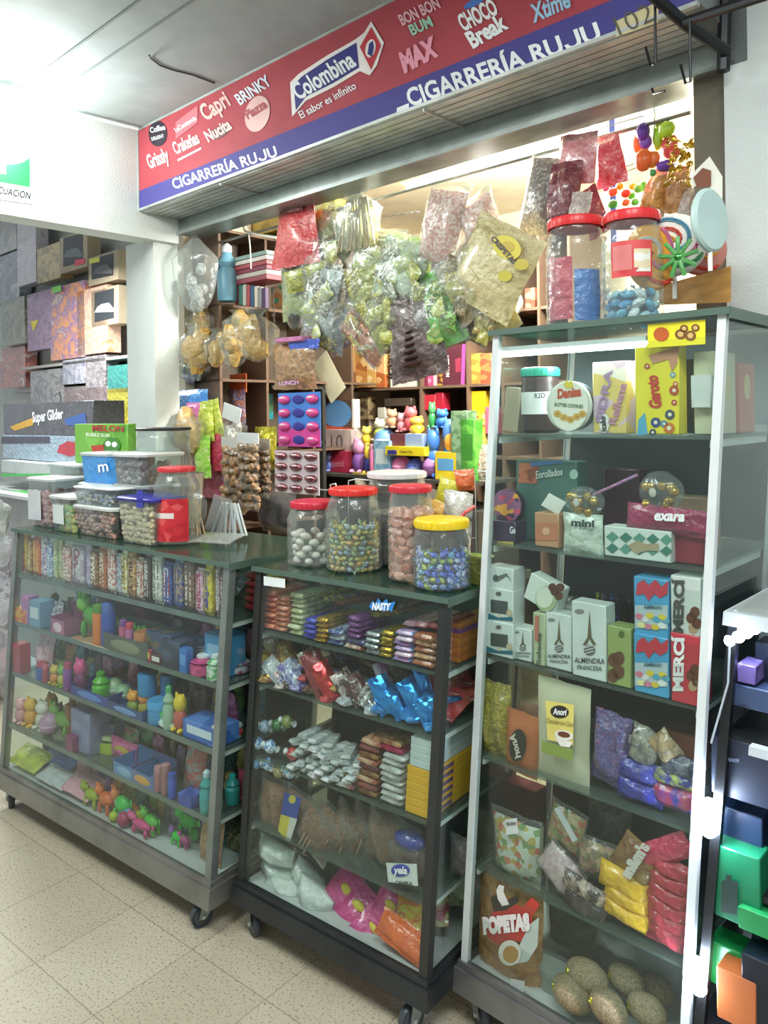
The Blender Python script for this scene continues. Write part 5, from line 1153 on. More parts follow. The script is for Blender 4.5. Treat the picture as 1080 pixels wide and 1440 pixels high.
o = tc(.025, 3, 750, 767, 862, .04, 'b8c0a0', 'narrow olive and white box between the tower boxes'); shape(TC, .024, [(752, 866), (758, 866), (758, 905), (752, 900)], M('c07a68', 'p'), o, 'printed_patch'); write('Selecta', TC, .0235, (760, 934), (761, 890), 6, M('4a5a48', 'p'), o)
tc(.08, 3, 783, 812, 852, .05, 'a8b0ae', 'pale grey box standing behind the tower boxes')
for i, (yt, l) in enumerate(((875, 'lower'), (828, 'upper'))):
    o = carton(TC, .02, TZ[3] + (.0765 if i else 0), 682, 722, yt if not i else yt, .05, M('d8e0de', 'p'), 'white box with dark window and teal base, %s of two' % l)
    y0 = yt
    shape(TC, .019, [(690, y0 + 15), (714, y0 + 18), (714, y0 + 36), (690, y0 + 33)], M('4a5250', 'p'), o, 'printed_window'); shape(TC, .019, oval(701, y0 + 7, 4, 3, 12), M('6a6a60', 'p'), o, 'printed_emblem')
    shape(TC, .019, [(683, y0 + 33), (700, y0 + 40), (721, y0 + 40), (721, y0 + 46), (683, y0 + 42)], M('1f6a80', 'p'), o, 'printed_wave'); shape(TC, .018, oval(716, y0 + 34, 4, 5, 10), M('c8b898', 'p'), o, 'printed_nut'); shape(TC, .018, oval(702, y0 + 38, 2, 3, 8), M('d8c8a0', 'p'), o, 'printed_nut')
o = carton(TC, .02, TZ[3] + .158, 685, 722, 798, .05, M('d4dcda', 'p'), 'flat white box lying on the two window boxes'); shape(TC, .019, [(695, 812), (712, 806), (720, 818), (712, 810), (700, 818)], M('6a7068', 'p'), o, 'printed_tower'); shape(TC, .019, oval(697, 813, 4, 5, 12), M('58605c', 'p'), o, 'printed_disc')
o = fcard(TC, .03, (740, 815, 785, 855), M('dce4dc', 'p'), 'tilted white and green box showing chocolates, above the tower boxes', .04, tilt=.35); shape(TC, .027, oval(768, 842, 15, 18, 20), M('a8b890', 'p'), o, 'printed_curve'); shape(TC, .0262, oval(766, 840, 12, 15, 20), M('d8e0d0', 'p'), o, 'printed_curve'); 
for cx, cy in ((780, 832), (788, 826), (786, 838), (777, 826)): shape(TC, .026, oval(cx, cy, 6, 6, 12), M('5a3424', 'p'), o, 'printed_chocolate')
o = tc(.02, 3, 855, 888, 882, .05, '9aaa68', 'olive green box with brown nuts print'); shape(TC, .019, oval(874, 892, 4, 5, 12), M('5a6a3a', 'p'), o, 'printed_emblem')
for cx, cy in ((863, 928), (870, 945), (862, 950), (870, 926)): shape(TC, .019, oval(cx, cy, 8, 10, 14), M('6a4430', 'p'), o, 'printed_nut')
for i in (1, 0):
    zz = TZ[3] + i * .108; ytp = 892 if not i else 811
    o = carton(TC, .015, zz, 892, 941, ytp + 2, .06, M('4aa0d0', 'p'), 'blue box with red bow and sugared almonds, %s of two' % ('upper' if i else 'lower'))
    y = ytp; w_ = .014
    shape(TC, w_, [(893, y + 40), (939, y + 40), (939, y + 74), (893, y + 72)], M('b8c8d0', 'p'), o, 'printed_patch')
    shape(TC, w_ - .0005, [(896, y + 10), (905, y + 4), (912, y + 12), (922, y + 4), (930, y + 14), (940, y + 6), (939, y + 24), (928, y + 30), (920, y + 24), (912, y + 34), (906, y + 24), (894, y + 26)], M('c8384a', 'p'), o, 'printed_bow')
    write('AMMAN', TC, w_ - .001, (905, y + 45), (930, y + 46), 6, M('3a6a7a', 'p'), o)
    for cx, cy, hh in ((899, 56, 'd87a90'), (907, 60, 'e0e0e0'), (914, 55, 'e0c840'), (923, 60, '58a8c8'), (931, 57, 'e0cc48'), (902, 68, 'e8e0a0'), (911, 70, 'd0809a'), (921, 71, 'd8c040'), (931, 69, 'e4e8e8'), (936, 62, '60a8c0')): shape(TC, w_ - .001, oval(cx, y + cy, 6, 4, 12, .3), M(hh, 'p'), o, 'printed_almond')
    o = carton(TC, .012, zz, 944, 986, ytp, .06, M('c83a48' if not i else 'd4dad6', 'p'), '%s box with vertical block lettering, by the right post' % ('red' if not i else 'white'), name='chocolate_box')
    write('MERCÍ', TC, .011, (960, y + 80), (962, y + 2), 15, M('e8e8e8' if not i else '4a4c4a', 'p'), o, .05)
    for cx, cy in ((972, 58), (980, 66), (975, 72), (977, 50)): shape(TC, .011, oval(cx, y + cy, 7, 8, 14), M('6a3a28' if cx != 975 else 'b89878', 'p'), o, 'printed_chocolate')
for i, (x, hh) in enumerate(((842, 'd8c850'), (852, '6a4a90'), (862, '4a68c0'), (872, '4a3a38'), (886, '6a4a58'))):
    solo('candy_bar', MB().bar(.13, .022, .012, sd()), M(hh + ',3a2c34', 'w26'), '%s bar leaning in the rear of the third shelf' % ('yellow', 'violet', 'blue', 'black', 'mauve')[i], 'candy bar', TC.pt(TC.u_at(x, .2, 1.0), .22, TZ[3] + .07 + .012), (0, PI / 2 - .3, TC.rz + PI / 2), 'bars in the rear of the tall showcase')
solo('candy_bag', MB().pouch(.16, .12, .05, sd(), .6), M('5a5c58,6a6c66', 'w10'), 'dull grey bag lying behind the tower boxes', 'bag', TC.pt(TC.u_at(820, .2, .95), .22, TZ[3] + .005), (0, 0, TC.rz))
# shelf 2 (z .66)
v = .03
o = bag(TC, v, (680, 958, 718, 1068), M('b8a83a,7a6a2a,c8c850,5a3a34', 'w70'), 'clear bag of yellow and gold wrapped sweets at the left', .05, name='candy_bag', wr=.7)
o = bag(TC, .038, (713, 1000, 756, 1090), M('b86a40', 'm'), 'orange brown coffee pouch with black oval label', .04, .06, 'coffee_pouch', 'pouch', .3); 
shape(TC, .0155, oval(728, 1048, 12, 23, 20, .1), M('2a2624', 'p'), o, 'printed_label'); write('Anorí', TC, .0145, (724, 1031), (733, 1066), -9, M('e0d8cc', 'p'), o, .04)
o = bag(TC, .03, (757, 957, 828, 1106), M('d0cdb0', 'm'), 'large cream pouch with coffee cup print on the fourth shelf', .04, .03, 'chocolate_pouch', 'pouch', .3)
fv = .006
shape(TC, fv, [(767, 985), (807, 991), (806, 1048), (770, 1040)], M('d8cc70', 'p'), o, 'printed_patch'); shape(TC, fv - .001, oval(787, 1001, 13, 9, 20, .1), M('2c2c24', 'p'), o, 'printed_label'); write('Anorí', TC, fv - .002, (778, 1004), (797, 1006), 9, WH, o, .03)
write('Chocolate con Coco', TC, fv - .001, (768, 1016), (806, 1022), 7, M('6a6a40', 'p'), o, .0, .2); shape(TC, fv - .0015, oval(793, 1034, 13, 7, 20, .2), M('e4e4dc', 'p'), o, 'printed_cup'); shape(TC, fv - .0022, oval(793, 1033, 9, 4, 16, .2), M('6a3c28', 'p'), o, 'printed_cup'); shape(TC, fv - .001, [(780, 1036), (805, 1044), (801, 1051), (788, 1049)], M('e0e0d8', 'p'), o, 'printed_cup')
shape(TC, fv - .0005, [(762, 1041), (806, 1054), (805, 1070), (762, 1058)], M('7a9048', 'p'), o, 'printed_band')
o = bag(TC, .02, (835, 1000, 884, 1104), M('6a5a88,3a3a78,a05a68,8a8898', 'w70'), 'clear bag of violet wrapped sweets with grey header card', .05, .12, 'candy_bag', wr=.8)
part('header_card', MB().box((0, -.004, .125), (.055, .004, .016)), M('a8acb0', 'm'), o, rot=(0, .5, 0)) 
bag(TC, .05, (885, 1022, 930, 1080), M('6a6a6a,8a8470,4a4a4c', 'w40'), 'crumpled clear bag behind the violet sweets', .05, .3, 'candy_bag', wr=.9)
bag(TC, .04, (915, 1032, 955, 1070), M('b89a70,8a7a60', 'w40'), 'tan twisted bag beside the crumpled clear bag', .04, .8, 'candy_bag', wr=.9)
for b, h, l, t in (((868, 1070, 925, 1100), '3a3aa0,2a2a80,7a6a50', 'navy blue cookie pack, left', 1.3), ((868, 1098, 930, 1128), '2c2ca0,20207a', 'deep blue cookie pack in front', 1.45), ((930, 1062, 980, 1095), '3a3c58,6a7080', 'dark grey blue pack at the back right', 1.4), ((918, 1084, 978, 1106), '30308c,a8b040', 'blue pack with green oval', 1.5), ((918, 1106, 978, 1138), 'b02a5a,3030a0', 'pink and blue pack at the front right', 1.5)):
    bag(TC, .03 if '8' in l else .04, b, M(h, 'w20'), l + ', lower in the tall showcase', .03, 0, 'cookie_pack', 'pack', .5)
tc(.20, 2, 712, 765, 1010, .1, '5a3a2a', 'dark brown box behind the cream pouch')
tc(.25, 2, 930, 985, 1030, .06, '8a4a30', 'rust brown box in the rear right, fourth shelf')
# shelf 1 (z .39)
fb = lambda b, v, f, l, **k: fatbag(TC, b, v, f, l, **k)
o = fb((683, 1150, 750, 1246), .02, M('d8d8cc,d86a48,7a9a50,c8a848,e0e0d8', 'n75'), 'clear pointed bag of white, green and orange balls', t=.45)
shape(TC, .012, [(710, 1153), (727, 1150), (729, 1172), (712, 1174)], M('e0e4e4', 'm'), o, 'paper_label'); write('Bolas', TC, .010, (713, 1161), (726, 1159), 5, M('2a2a2a', 'p'), o)
o = fb((765, 1135, 815, 1205), .05, M('a88a50,b85a40,7a8a48,c8b080', 'n80'), 'clear bag of mixed gummies with white header', t=.45, tilt=.2); part('header_card', MB().box((0.01, -.03, .085), (.075, .004, .014), Matrix.Rotation(.7, 3, 'Y')), M('c8ccd0', 'm'), o)
fb((752, 1200, 808, 1258), .02, M('c8a0a8,d8b8bc', 'n120'), 'bag of pale pink wrapped sweets in the middle', t=.5, tilt=.6); fb((805, 1185, 860, 1245), .05, M('a87868,b89a70,7a6a4a', 'n100'), 'bag of brownish pink sweets beside the pale pink ones', t=.5)
fb((820, 1130, 880, 1195), .14, M('3a3a38,5a564c', 'n90'), 'dark bag in the rear of the fifth shelf')
for i, (b, t) in enumerate((((845, 1222, 912, 1260), .1), ((852, 1250, 912, 1278), .05), ((850, 1270, 914, 1300), .1))):
    bag(TC, .012, b, M('e8b828,d8a420', 'w8'), 'yellow sweet packet by the red packets, %s from the top' % ORD[i], .035, t, 'candy_packet', 'packet', .5, 'yellow sweet packets')
o = bag(TC, .03, (868, 1180, 922, 1240), M('8a6a38,7a4a30', 'w20'), 'brown packet with white m letters lying slanted', .03, .5, 'candy_packet', 'packet', .4); write("m&m's", TC, .012, (885, 1236), (914, 1190), 20, M('d8d0c8', 'p'), o, .08)
bag(TC, .01, (885, 1180, 975, 1215), M('b02a48,c83a58', 'w12'), 'crimson long packet on top of the red packets', .03, -.6, 'candy_packet', 'packet', .5)
for i in range(6):
    bag(TC, .012, (912, 1208 + i * 19, 974, 1234 + i * 20), M('b82c40,a02438', 'w12'), 'red sweet packet by the right post, %s from the top' % ORD[i], .03, .05, 'candy_packet', 'packet', .6, 'red sweet packets')
for i, (b, h) in enumerate((((790, 1235, 850, 1262), '3a2c28,c8b0a0'), ((795, 1258, 850, 1290), '2c2420,4a3a34'))): bag(TC, .02, b, M(h, 'w20'), 'black brown packet left of the yellow packets, %s' % ('upper', 'lower')[i], .03, .2, 'candy_packet', 'packet', .6)
tc(.24, 1, 708, 755, 1105, .05, '6a1c24', 'dark red panel box behind the ball bag')
# bottom
o = bag(TC, .052, (676, 1228, 758, 1398), M('c08a48,a87038,8a6a40', 'w14'), 'popcorn bag with chicken and red swirl', .07, .04, 'popcorn_bag', 'bag', .35)
fv = .0145
shape(TC, fv, [(684, 1298), (700, 1270), (720, 1268), (735, 1276), (748, 1262), (759, 1272), (748, 1290), (752, 1310), (738, 1325), (715, 1322), (700, 1328), (686, 1318)], M('c03a34', 'p'), o, 'printed_swirl')
write('POPETAS', TC, fv - .003, (680, 1312), (746, 1306), 26, M('e0dcdc', 'p'), o, .09)
shape(TC, fv - .0005, [(745, 1300), (758, 1290), (756, 1330), (742, 1352), (722, 1356), (730, 1330)], M('c8d0cc', 'p'), o, 'printed_patch')
shape(TC, fv - .002, oval(717, 1340, 16, 18, 20), M('d8d4cc', 'p'), o, 'printed_bowl'); shape(TC, fv - .003, oval(718, 1342, 11, 12, 16), M('a8824a', 'p'), o, 'printed_bowl')
shape(TC, fv - .001, [(698, 1252), (702, 1244), (709, 1246), (708, 1254), (716, 1272), (706, 1274), (700, 1264)], M('d8d8d4', 'p'), o, 'printed_chicken'); shape(TC, fv - .0005, [(690, 1262), (700, 1256), (712, 1266), (728, 1258), (730, 1268), (712, 1280), (694, 1282)], M('3a3430', 'p'), o, 'printed_feather')
shape(TC, fv - .001, [(718, 1376), (738, 1380), (736, 1398), (716, 1392)], M('d8d4d4', 'p'), o, 'printed_patch')
WEAVE = M('8a7a5e,7a6a50,9a8a6c', 'n420')
for i, (b, v, t) in enumerate((((800, 1352, 852, 1392), .06, .1), ((858, 1358, 905, 1400), .10, .2), ((780, 1375, 830, 1420), .03, .2), ((832, 1395, 880, 1440), .02, .3), ((885, 1400, 935, 1440), .05, .1), ((900, 1370, 945, 1410), .14, .1))):
    c, w, h = rct(TC, v, *b)
    o = solo('straw_basket', MB().ell((0, 0, 0), (w / 2, w * .35, h / 2), 18, 12), WEAVE, 'small woven straw egg at the bottom of the tall showcase, %s' % ('topmost left', 'topmost right', 'lower left', 'lower front', 'lower right', 'rear right')[i], 'basket', c, (0, t, TC.rz), 'woven straw eggs')
    part('ribbon', MB().ell((-w * .36, -w * .2, 0), (.006, .006, .008), 8, 6, None, .3, i), M('c8c040', 'f'), o)
for i, (b, v) in enumerate((((745, 1350, 800, 1415), .05), ((830, 1310, 885, 1350), .08), ((760, 1290, 830, 1350), .16))):
    fb(b, v, M(('9aa098', '6a6a68', '6a6a48')[i], 'm'), ('crumpled clear bag beside the popcorn bag', 'small twisted clear bag above the straw eggs', 'olive bag in the rear at the bottom')[i] + ', tall showcase', t=.5)
# ================================================================ ON TOP OF THE LEFT CASE
ZT = 1.073
tub(LC, ZT, 37, 72, 748, 672, JAR, 'clear tub of red and pink sweets with white paper label at the far left', M('cfd4d4', 'p'), fill=M('b8606a,d8b0a8,c87a70', 'w30'), v=.06)
o = list(COL.objects)[-1]
tub(LC, ZT, 68, 103, 750, 697, JAR, 'small clear tub of green and yellow sweets, second from the left', M('d8dcda', 'p'), fill=M('78b868,d8c858,d0a0a0', 'w30'), v=.035)
shape(LC, .034, [(74, 708), (89, 710), (90, 738), (75, 735)], M('d4dcda', 'm'), thing('paper_label', 'white barcode label on the small green sweets tub', 'label', LC.hit(82, 722, .034)), 'label_paper')
shape(LC, .058, [(39, 688), (57, 690), (58, 732), (40, 730)], M('d0d4d6', 'm'), thing('paper_label', 'white barcode label on the red sweets tub', 'label', LC.hit(48, 710, .058)), 'label_paper')
tub(LC, ZT, 66, 110, 735, 652, JAR, 'tall clear tub with a little pink candy floss, behind the small tub', M('c4ccca', 'p'), v=.20, fill=M('c89a98', 'w30'), fh=.4)
o, w, h, v = tub(LC, ZT, 100, 160, 755, 712, JAR, 'wide clear tub of pink marshmallow shapes, lower of a pair', M('dce0de', 'p'), fill=M('c8a090,b87a70,d8c4b0', 'w26'), v=.04, fh=.95, dep=.7, lump=.012)
o2, w, h, v = tub(LC, ZT + h + .001, 100, 160, 700, 686, JAR, 'shallow clear tub with blue paper and foam shapes, on the wide tub', M('d8dcda', 'p'), v=.04, dep=.7, fill=M('d0c4a0,3a6aa8,e0d8c8', 'w40'), tap=.96, lh=.006, lump=.01)
tub(LC, ZT + .10, 111, 156, 684, 637, M('2a88d0,3a98dc,2070b8', 'w20'), 'bright blue candy tub lettered with a white m', M('a8c8d8', 'c0.5'), v=.12); o = COL.objects[-2] if False else None
sb = thing('plastic_tub', 'clear tub under the bright blue tub', 'tub', LC.pt(0, 0, 0)) if False else None
bt = [q for q in COL.objects if q.get('label', '').startswith('bright blue candy tub')][0]
write('m', LC, .119, (139, 664), (153, 662), 11, M('e8ecee', 'p'), bt, .02)
tub(LC, ZT, 108, 158, 735, 680, JAR, 'clear tub of pale sweets supporting the bright blue tub', M('c8ccca', 'p'), v=.12, fill=M('c8b8a8,b8a090', 'w30'), dep=.8)
tub(LC, ZT + .10, 157, 201, 684, 638, JAR, 'clear tub of dark liquorice sweets beside the bright blue tub', M('d0d4d2', 'p'), v=.12, fill=M('4a4048,8a7a78,c0b8b0', 'w30'), fh=.9)
tub(LC, ZT, 156, 204, 735, 682, JAR, 'clear tub of toffees supporting the liquorice tub', M('a8acaa', 'p'), v=.13, fill=M('b09a80,9a8068', 'w30'), dep=.8)
tub(LC, ZT, 162, 215, 757, 700, JAR, 'clear tub of cream biscuits with blue lid', M('2c2c90', 'p'), v=.03, fill=M('c8b48a,d8c8a0,b89a70', 'w30'), fh=.95, lump=.014, dep=.8)
s_ = [q for q in COL.objects if q.get('label', '').startswith('clear tub of cream biscuits')][0]
shape(LC, .028, [(192, 690), (201, 690), (201, 714), (192, 714)], M('3a3aa8', 'p'), s_, 'lid_tab')
o, r, h, p = jar(LC, ZT, 203, 243, 748, 658, M('c8323a', 'p'), 'ribbed clear jar with red lid and red printed sleeve', v=.06, neck=.75, ribs=5, lh=.016)
band(o, r, PI * 1.05, PI * 1.95, h * .05, h * .60, M('c82a34,d85050,b81f2c', 'r30'), 'printed_sleeve'); band(o, r * 1.005, PI * 1.2, PI * 1.75, h * .35, h * .42, M('e8d8d4', 'p'), 'printed_stripe')
o, r, h, p = jar(LC, ZT + .07, 178, 223, 660, 602, M('2c2c2c', 'p'), 'square clear jar of brown nuts with black lid, at the back', v=.22, neck=.95, ribs=1, lh=.012)
part('filling', MB().lathe([(r * .9, .004), (r * .92, h * .45), (.001, h * .5)], 18, close=False), M('a8805a,8a6440,b8946a', 'n110'), o)
tub(LC, ZT, 176, 226, 735, 664, M('b8b0a0', 'p'), 'tan carton under the black lidded jar', v=.22)
o = fcard(LC, .26, (104, 596, 178, 652), M('7cb84a,8ac858,68a83c', 'r10'), 'lime green gum box lettered MELON standing behind the tubs', .04, 'gum_box'); o.location.z += 0
write('MELON', LC, .259, (130, 606), (174, 607), 9, M('c03038', 'p'), o, .02); write('BUBBLE GUM', LC, .259, (121, 613), (154, 615), 5, M('e8f0d8', 'p'), o, .03); shape(LC, .259, oval(157, 627, 12, 12, 18), M('4a8a38', 'p'), o, 'printed_melon'); shape(LC, .258, oval(152, 624, 4, 4, 12), M('f0f4f0', 'p'), o, 'printed_disc'); shape(LC, .258, oval(161, 625, 4, 4, 12), M('f0f4f0', 'p'), o, 'printed_disc'); shape(LC, .259, [(128, 627), (148, 625), (146, 636), (130, 635)], M('c8483a', 'p'), o, 'printed_slice')
tub(LC, ZT, 105, 176, 700, 652, M('8a8a80', 'p'), 'grey carton carrying the lime green gum box', v=.27, dep=.5)
# sticks bag, flat bags
def sticks(F, v, b, mat, label, n=16, spread=.5, film=True, r=.0022, name='stick_bag', tilt=0.):
    c, w, h = rct(F, v, *b); o = thing(name, label, 'bag', c - Vector((0, 0, h / 2)), (0, tilt, F.rz)); g = random.Random(sd())
    mb = MB()
    for i in range(n):
        a = -1 + 2 * i / (n - 1); mb.tube([(a * w * .40, g.uniform(-.015, .015), .004), (a * w * .40 * spread, g.uniform(-.01, .01), h * .86)], r, 6)
    part('sticks', mb, mat, o)
    if film: part('film', MB().sack(w, .06, h, sd(), .3), CLR, o)
    return o
sticks(LC, .16, (240, 672, 288, 752), M('b08a6a,c8a880,8a6a4a', 'w60'), 'clear bag fanning out brown candy sticks beside the red lidded jar', 18, .55)
sticks(LC, .30, (296, 700, 352, 752), M('c8d0d0,b0b8b8', 'p'), 'sheaf of clear cellophane sleeves at the back edge', 14, .4, False, .004)
solo('cellophane_bag', MB().pouch(.10, .13, .01, 3, .8), CLR2, 'flat clear sleeve pack standing behind the candy sticks', 'bag', LC.hit(300, 748, .34), (-.2, .2, LC.rz))
solo('cellophane_bag', MB().pouch(.16, .12, .012, 5, .9), CLR2, 'flat clear bag spread on the left showcase top', 'bag', LC.pt(.98, .14, ZT + .012), (-1.45, 0, LC.rz + .3))
# ================================================================ ON TOP OF THE MIDDLE CASE
ZM = 1.058
o, r, h, p = jar(MC, ZM, 388, 444, 800, 707, M('c8283c', 'p'), 'ribbed clear jar of white sugared eggs with red lid, leftmost on the middle showcase', v=.05, neck=.80, ribs=3, lh=.020)
g = random.Random(2); me = MB().ell((0, 0, 0), (.0165, .0125, .0105), 14, 9).mesh('sugar_egg', M('e4dcd0', 'p'))
for k in range(5):
    for i in range(7):
        a = i * 2 * PI / 7 + k * .4; q = r * .66
        solo('sugar_egg', me, None, 'white sugared egg in the leftmost jar', 'sweet', (p.x + q * math.cos(a), p.y + q * math.sin(a), p.z + .012 + k * .0185), (g.uniform(-.2, .2), g.uniform(-.2, .2), g.uniform(0, 3)), 'white sugared eggs', True)
def fillcandy(p, r, h, mats, label, group, n=60, s=.011, name='wrapped_candy', shape_='tw', names=None):
    g = random.Random(sd()); mes = []
    for i, m in enumerate(mats):
        mb = MB().ell((0, 0, 0), (s, s * .7, s * .62), 9, 6, None, .08, i)
        for q in (-1, 1): mb.add([(q * s * .9, 0, 0), (q * s * 1.7, s * .55, s * .3), (q * s * 1.8, 0, -s * .2), (q * s * 1.7, -s * .55, s * .2)], [(0, 1, 2), (0, 2, 3)])
        if shape_ == 'tube': mb = MB().lathe([(s * .6, -s), (s, -s * .7), (s, s * .7), (s * .6, s)], 12)
        mes.append(mb.mesh(name, M(*m.split(':'))))
    k = 0; z = s * .8
    while z < h and k < n * 1.6:
        for ring, cnt in ((.93, max(7, int(r * .93 * 6.28 / (s * 2.1)))), (.5, 4)):
            off = g.uniform(0, 6)
            for i in range(cnt):
                a = off + 2 * PI * i / cnt
                if ring > .9 and math.sin(a) > .55: continue       # the far side is not seen
                q = (r - s) * ring
                mi = g.randrange(len(mes)); solo(name, mes[mi], None, (names[mi] + ' ' + label) if names else label, 'sweet', (p.x + q * math.cos(a), p.y + q * math.sin(a), p.z + z + g.uniform(-.2, .2) * s), (g.uniform(-1, 1), g.uniform(-1, 1), a + PI / 2 + g.uniform(-.6, .6)), group, True); k += 1
        z += s * 1.35
o, r, h, p = jar(MC, ZM, 442, 503, 808, 688, M('d83028', 'p'), 'tall square clear jar of small green and gold sweets with red lid', v=.05, neck=.80, ribs=3, lh=.020)
fillcandy(p, r, h * .68, ['8a8a3a,c8b040:w80', '3a6a58,a8b868:w80', 'b87a3a,d8c060:w80', '4a6a90,b8c8c0:w80', 'c8c078,7a8a50:w80'], 'wrapped sweet in the tall jar between eggs and coconut rolls', 'green and gold sweets in the tall jar', n=100, s=.0108, names=('olive gold', 'dark green', 'orange gold', 'blue grey', 'pale green'))
o, r, h, p = jar(MC, ZM, 533, 586, 832, 684, M('c82c3c', 'p'), 'tall ribbed jar of pink coconut rolls with red lid', v=.05, neck=.86, ribs=5, lh=.018)
fillcandy(p, r, h * .78, ['d89a80:w30', 'c88068:w30', 'd8a08c:w30'], 'pink coconut roll in the tall ribbed jar', 'pink coconut rolls', s=.017, name='coconut_roll', shape_='tube', names=('salmon', 'darker', 'rosy'))
o, r, h, p = jar(MC, ZM, 564, 634, 845, 733, M('e8c820', 'p'), 'low clear jar of blue wrapped sweets with yellow lid', v=.015, neck=.86, ribs=2, lh=.022)
fillcandy(p, r, h * .80, ['3a50c0,5a78d8:w80', 'c8d058,6a8a3a:w80', 'b8c8e0,4a6ac0:w80', '6ab0d0,3a50a0:w80', '3a40a8,d8e0e8:w80'], 'wrapped sweet in the yellow lidded jar', 'sweets in the yellow lidded jar', s=.0115, names=('royal blue', 'lime yellow', 'pale blue', 'turquoise', 'dark blue and white'))
o, r, h, p = jar(MC, ZM, 503, 568, 800, 665, M('dfe2e0', 'p'), 'big clear jar with white lid behind the red lidded jars', v=.20, neck=.95, ribs=1, lh=.018, lidr=None)
part('filling', MB().lathe([(r * .9, .003), (r * .9, h * .55), (.001, h * .6)], 18, close=False), M('7a7080,8a7a78,a08a80', 'w22'), o)
o = solo('wafer_block', MB().box((0, 0, .037), (.075, .05, .074), ch=.004), M('5a6428,7a7a38,3a4420', 'w50'), 'dark olive wrapped block at the right end of the middle showcase top', 'block', MC.pt(MC.u_at(655, .1, ZM), .16, ZM + .001), (0, 0, MC.rz))
WR = M('d8dcda', 't')
def wire(F, v, segs, r, label, name='wire_rack'):
    o = thing(name, label, 'rack', F.hit(*segs[0][0], v), (0, 0, F.rz))
    for s_ in segs: wpart('wire', MB().tube([F.hit(x, y, v + (q[0] if q else 0)) for x, y, *q in s_], r, 6), WR, o, smooth=True)
    return o
wire(MC, .24, [[(490, 676), (490, 750)], [(530, 680), (530, 752)], [(490, 676), (500, 674), (530, 676)]] + [[(492, y), (530, y + 2)] for y in (686, 694, 742, 748)] + [[(x, 684), (x, 696)] for x in (498, 508, 518)], .0016, 'small white wire rack standing between the jars')
wire(MC, .20, [[(636, 778), (670, 781), (668, 668), (672, 662), (690, 664)]] + [[(626 + 4 * i, 755 + i), (670, 757)] for i in range(3)] + [[(628, 740), (636, 780)]], .0016, 'white wire basket at the right of the middle showcase top', 'wire_basket')
bag(MC, .18, (622, 690, 664, 762), M('c8ccc8,a8a8a0,d8dcd8', 'w26'), 'silver grey pouch in the wire basket', .04, .1, 'candy_pouch', wr=.9)
solo('candy_stick', MB().tube([MC.hit(630, 752, .15), MC.hit(640, 735, .14), MC.hit(655, 720, .15), MC.hit(668, 712, .15)], .005, 8), M('c84858,d86a70', 'w40'), 'thick red plastic strap across the silver grey pouch', 'strap')
bag(MC, .30, (585, 702, 632, 742), M('b88a40,d8a850,8a6434', 'w30'), 'golden brown bag behind the yellow lidded jar', .05, .2)
bag(MC, .30, (615, 672, 642, 710), M('c8c030,d8d048', 'w14'), 'yellow pointed packet in the rear basket', .02, .3)
bag(MC, .30, (640, 660, 668, 690), M('d86030,e88048,c83a6a', 'w26'), 'orange and pink packet above the wire basket', .03, -.1)
fcard(MC, .32, (600, 690, 625, 712), M('b8b4ac', 'm'), 'tilted grey card behind the yellow packet', .003, 'paper_card', 'card', tilt=.3)
wpart('pane', slab(MC, .60, .63, .28, .284, 1.06, 1.22), M('a8b4ac,98a49c', 'g0.5'), thing('glass_panel', 'frosted glass edge at the right of the middle showcase', 'panel', MC.pt(.61, .28, 1.06)))
# ================================================================ ON TOP OF THE TALL CASE
ZL_ = 1.697
o, r, h, p = jar(TC, ZL_, 752, 829, 457, 303, M('d82c30', 'p'), 'big ribbed clear jar with red lid holding red and blue packs', v=.05, neck=.84, ribs=6, lh=.024)
for a0, a1, z0, z1, m, n_ in ((1.15, 1.62, .06, .62, 'c8304a,d84a60,b02040:w18', 'red_pack'), (1.64, 1.95, .04, .50, '2a6ac0,3a80d0,2050a0:w22', 'blue_pack'), (1.10, 1.4, .3, .64, 'd86a6a,c84050:w24', 'red_pack')): part(n_, MB().lathe([(r * .93, h * z0), (r * .96, h * (z0 + z1) / 2), (r * .92, h * z1)], 12, close=False, a0=PI * a0, a1=PI * a1), M(*m.split(':')), o)
o, r, h, p = jar(TC, ZL_, 831, 912, 450, 294, M('d82c30', 'p'), 'big ribbed clear jar with red lid and red label, blue candies at the bottom', v=.05, neck=.84, ribs=6, lh=.024)
band(o, r, PI * 1.42, PI * 1.85, h * .38, h * .70, M('c8383c,d04a4c', 'r12'), 'jar_label'); band(o, r * 1.006, PI * 1.66, PI * 1.83, h * .42, h * .62, M('d8c8a8,c84848,e0e0d8', 'r40'), 'printed_patch'); band(o, r * 1.006, PI * 1.44, PI * 1.64, h * .44, h * .66, M('d87a78', 'p'), 'printed_patch')
fillcandy(p, r, h * .30, ['58a8c8:w30', 'a8d0d8:w30', '3a90c0:w30', 'd8e4e4:w30'], 'wrapped bonbon at the bottom of the jar with red label', 'pale blue bonbons', s=.017, names=('sky blue', 'pale aqua', 'mid blue', 'white'))
o = solo('wooden_plank', MB().hexa([TC.hit(905, 430, .28), TC.hit(1028, 425, .20), TC.hit(1028, 425, .24), TC.hit(905, 430, .32), TC.hit(905, 408, .28), TC.hit(1028, 374, .20), TC.hit(1028, 374, .24), TC.hit(905, 408, .32)]), M('c8924c', 'b'), 'honey coloured wooden board holding the big lollipops', 'board', smooth=False)
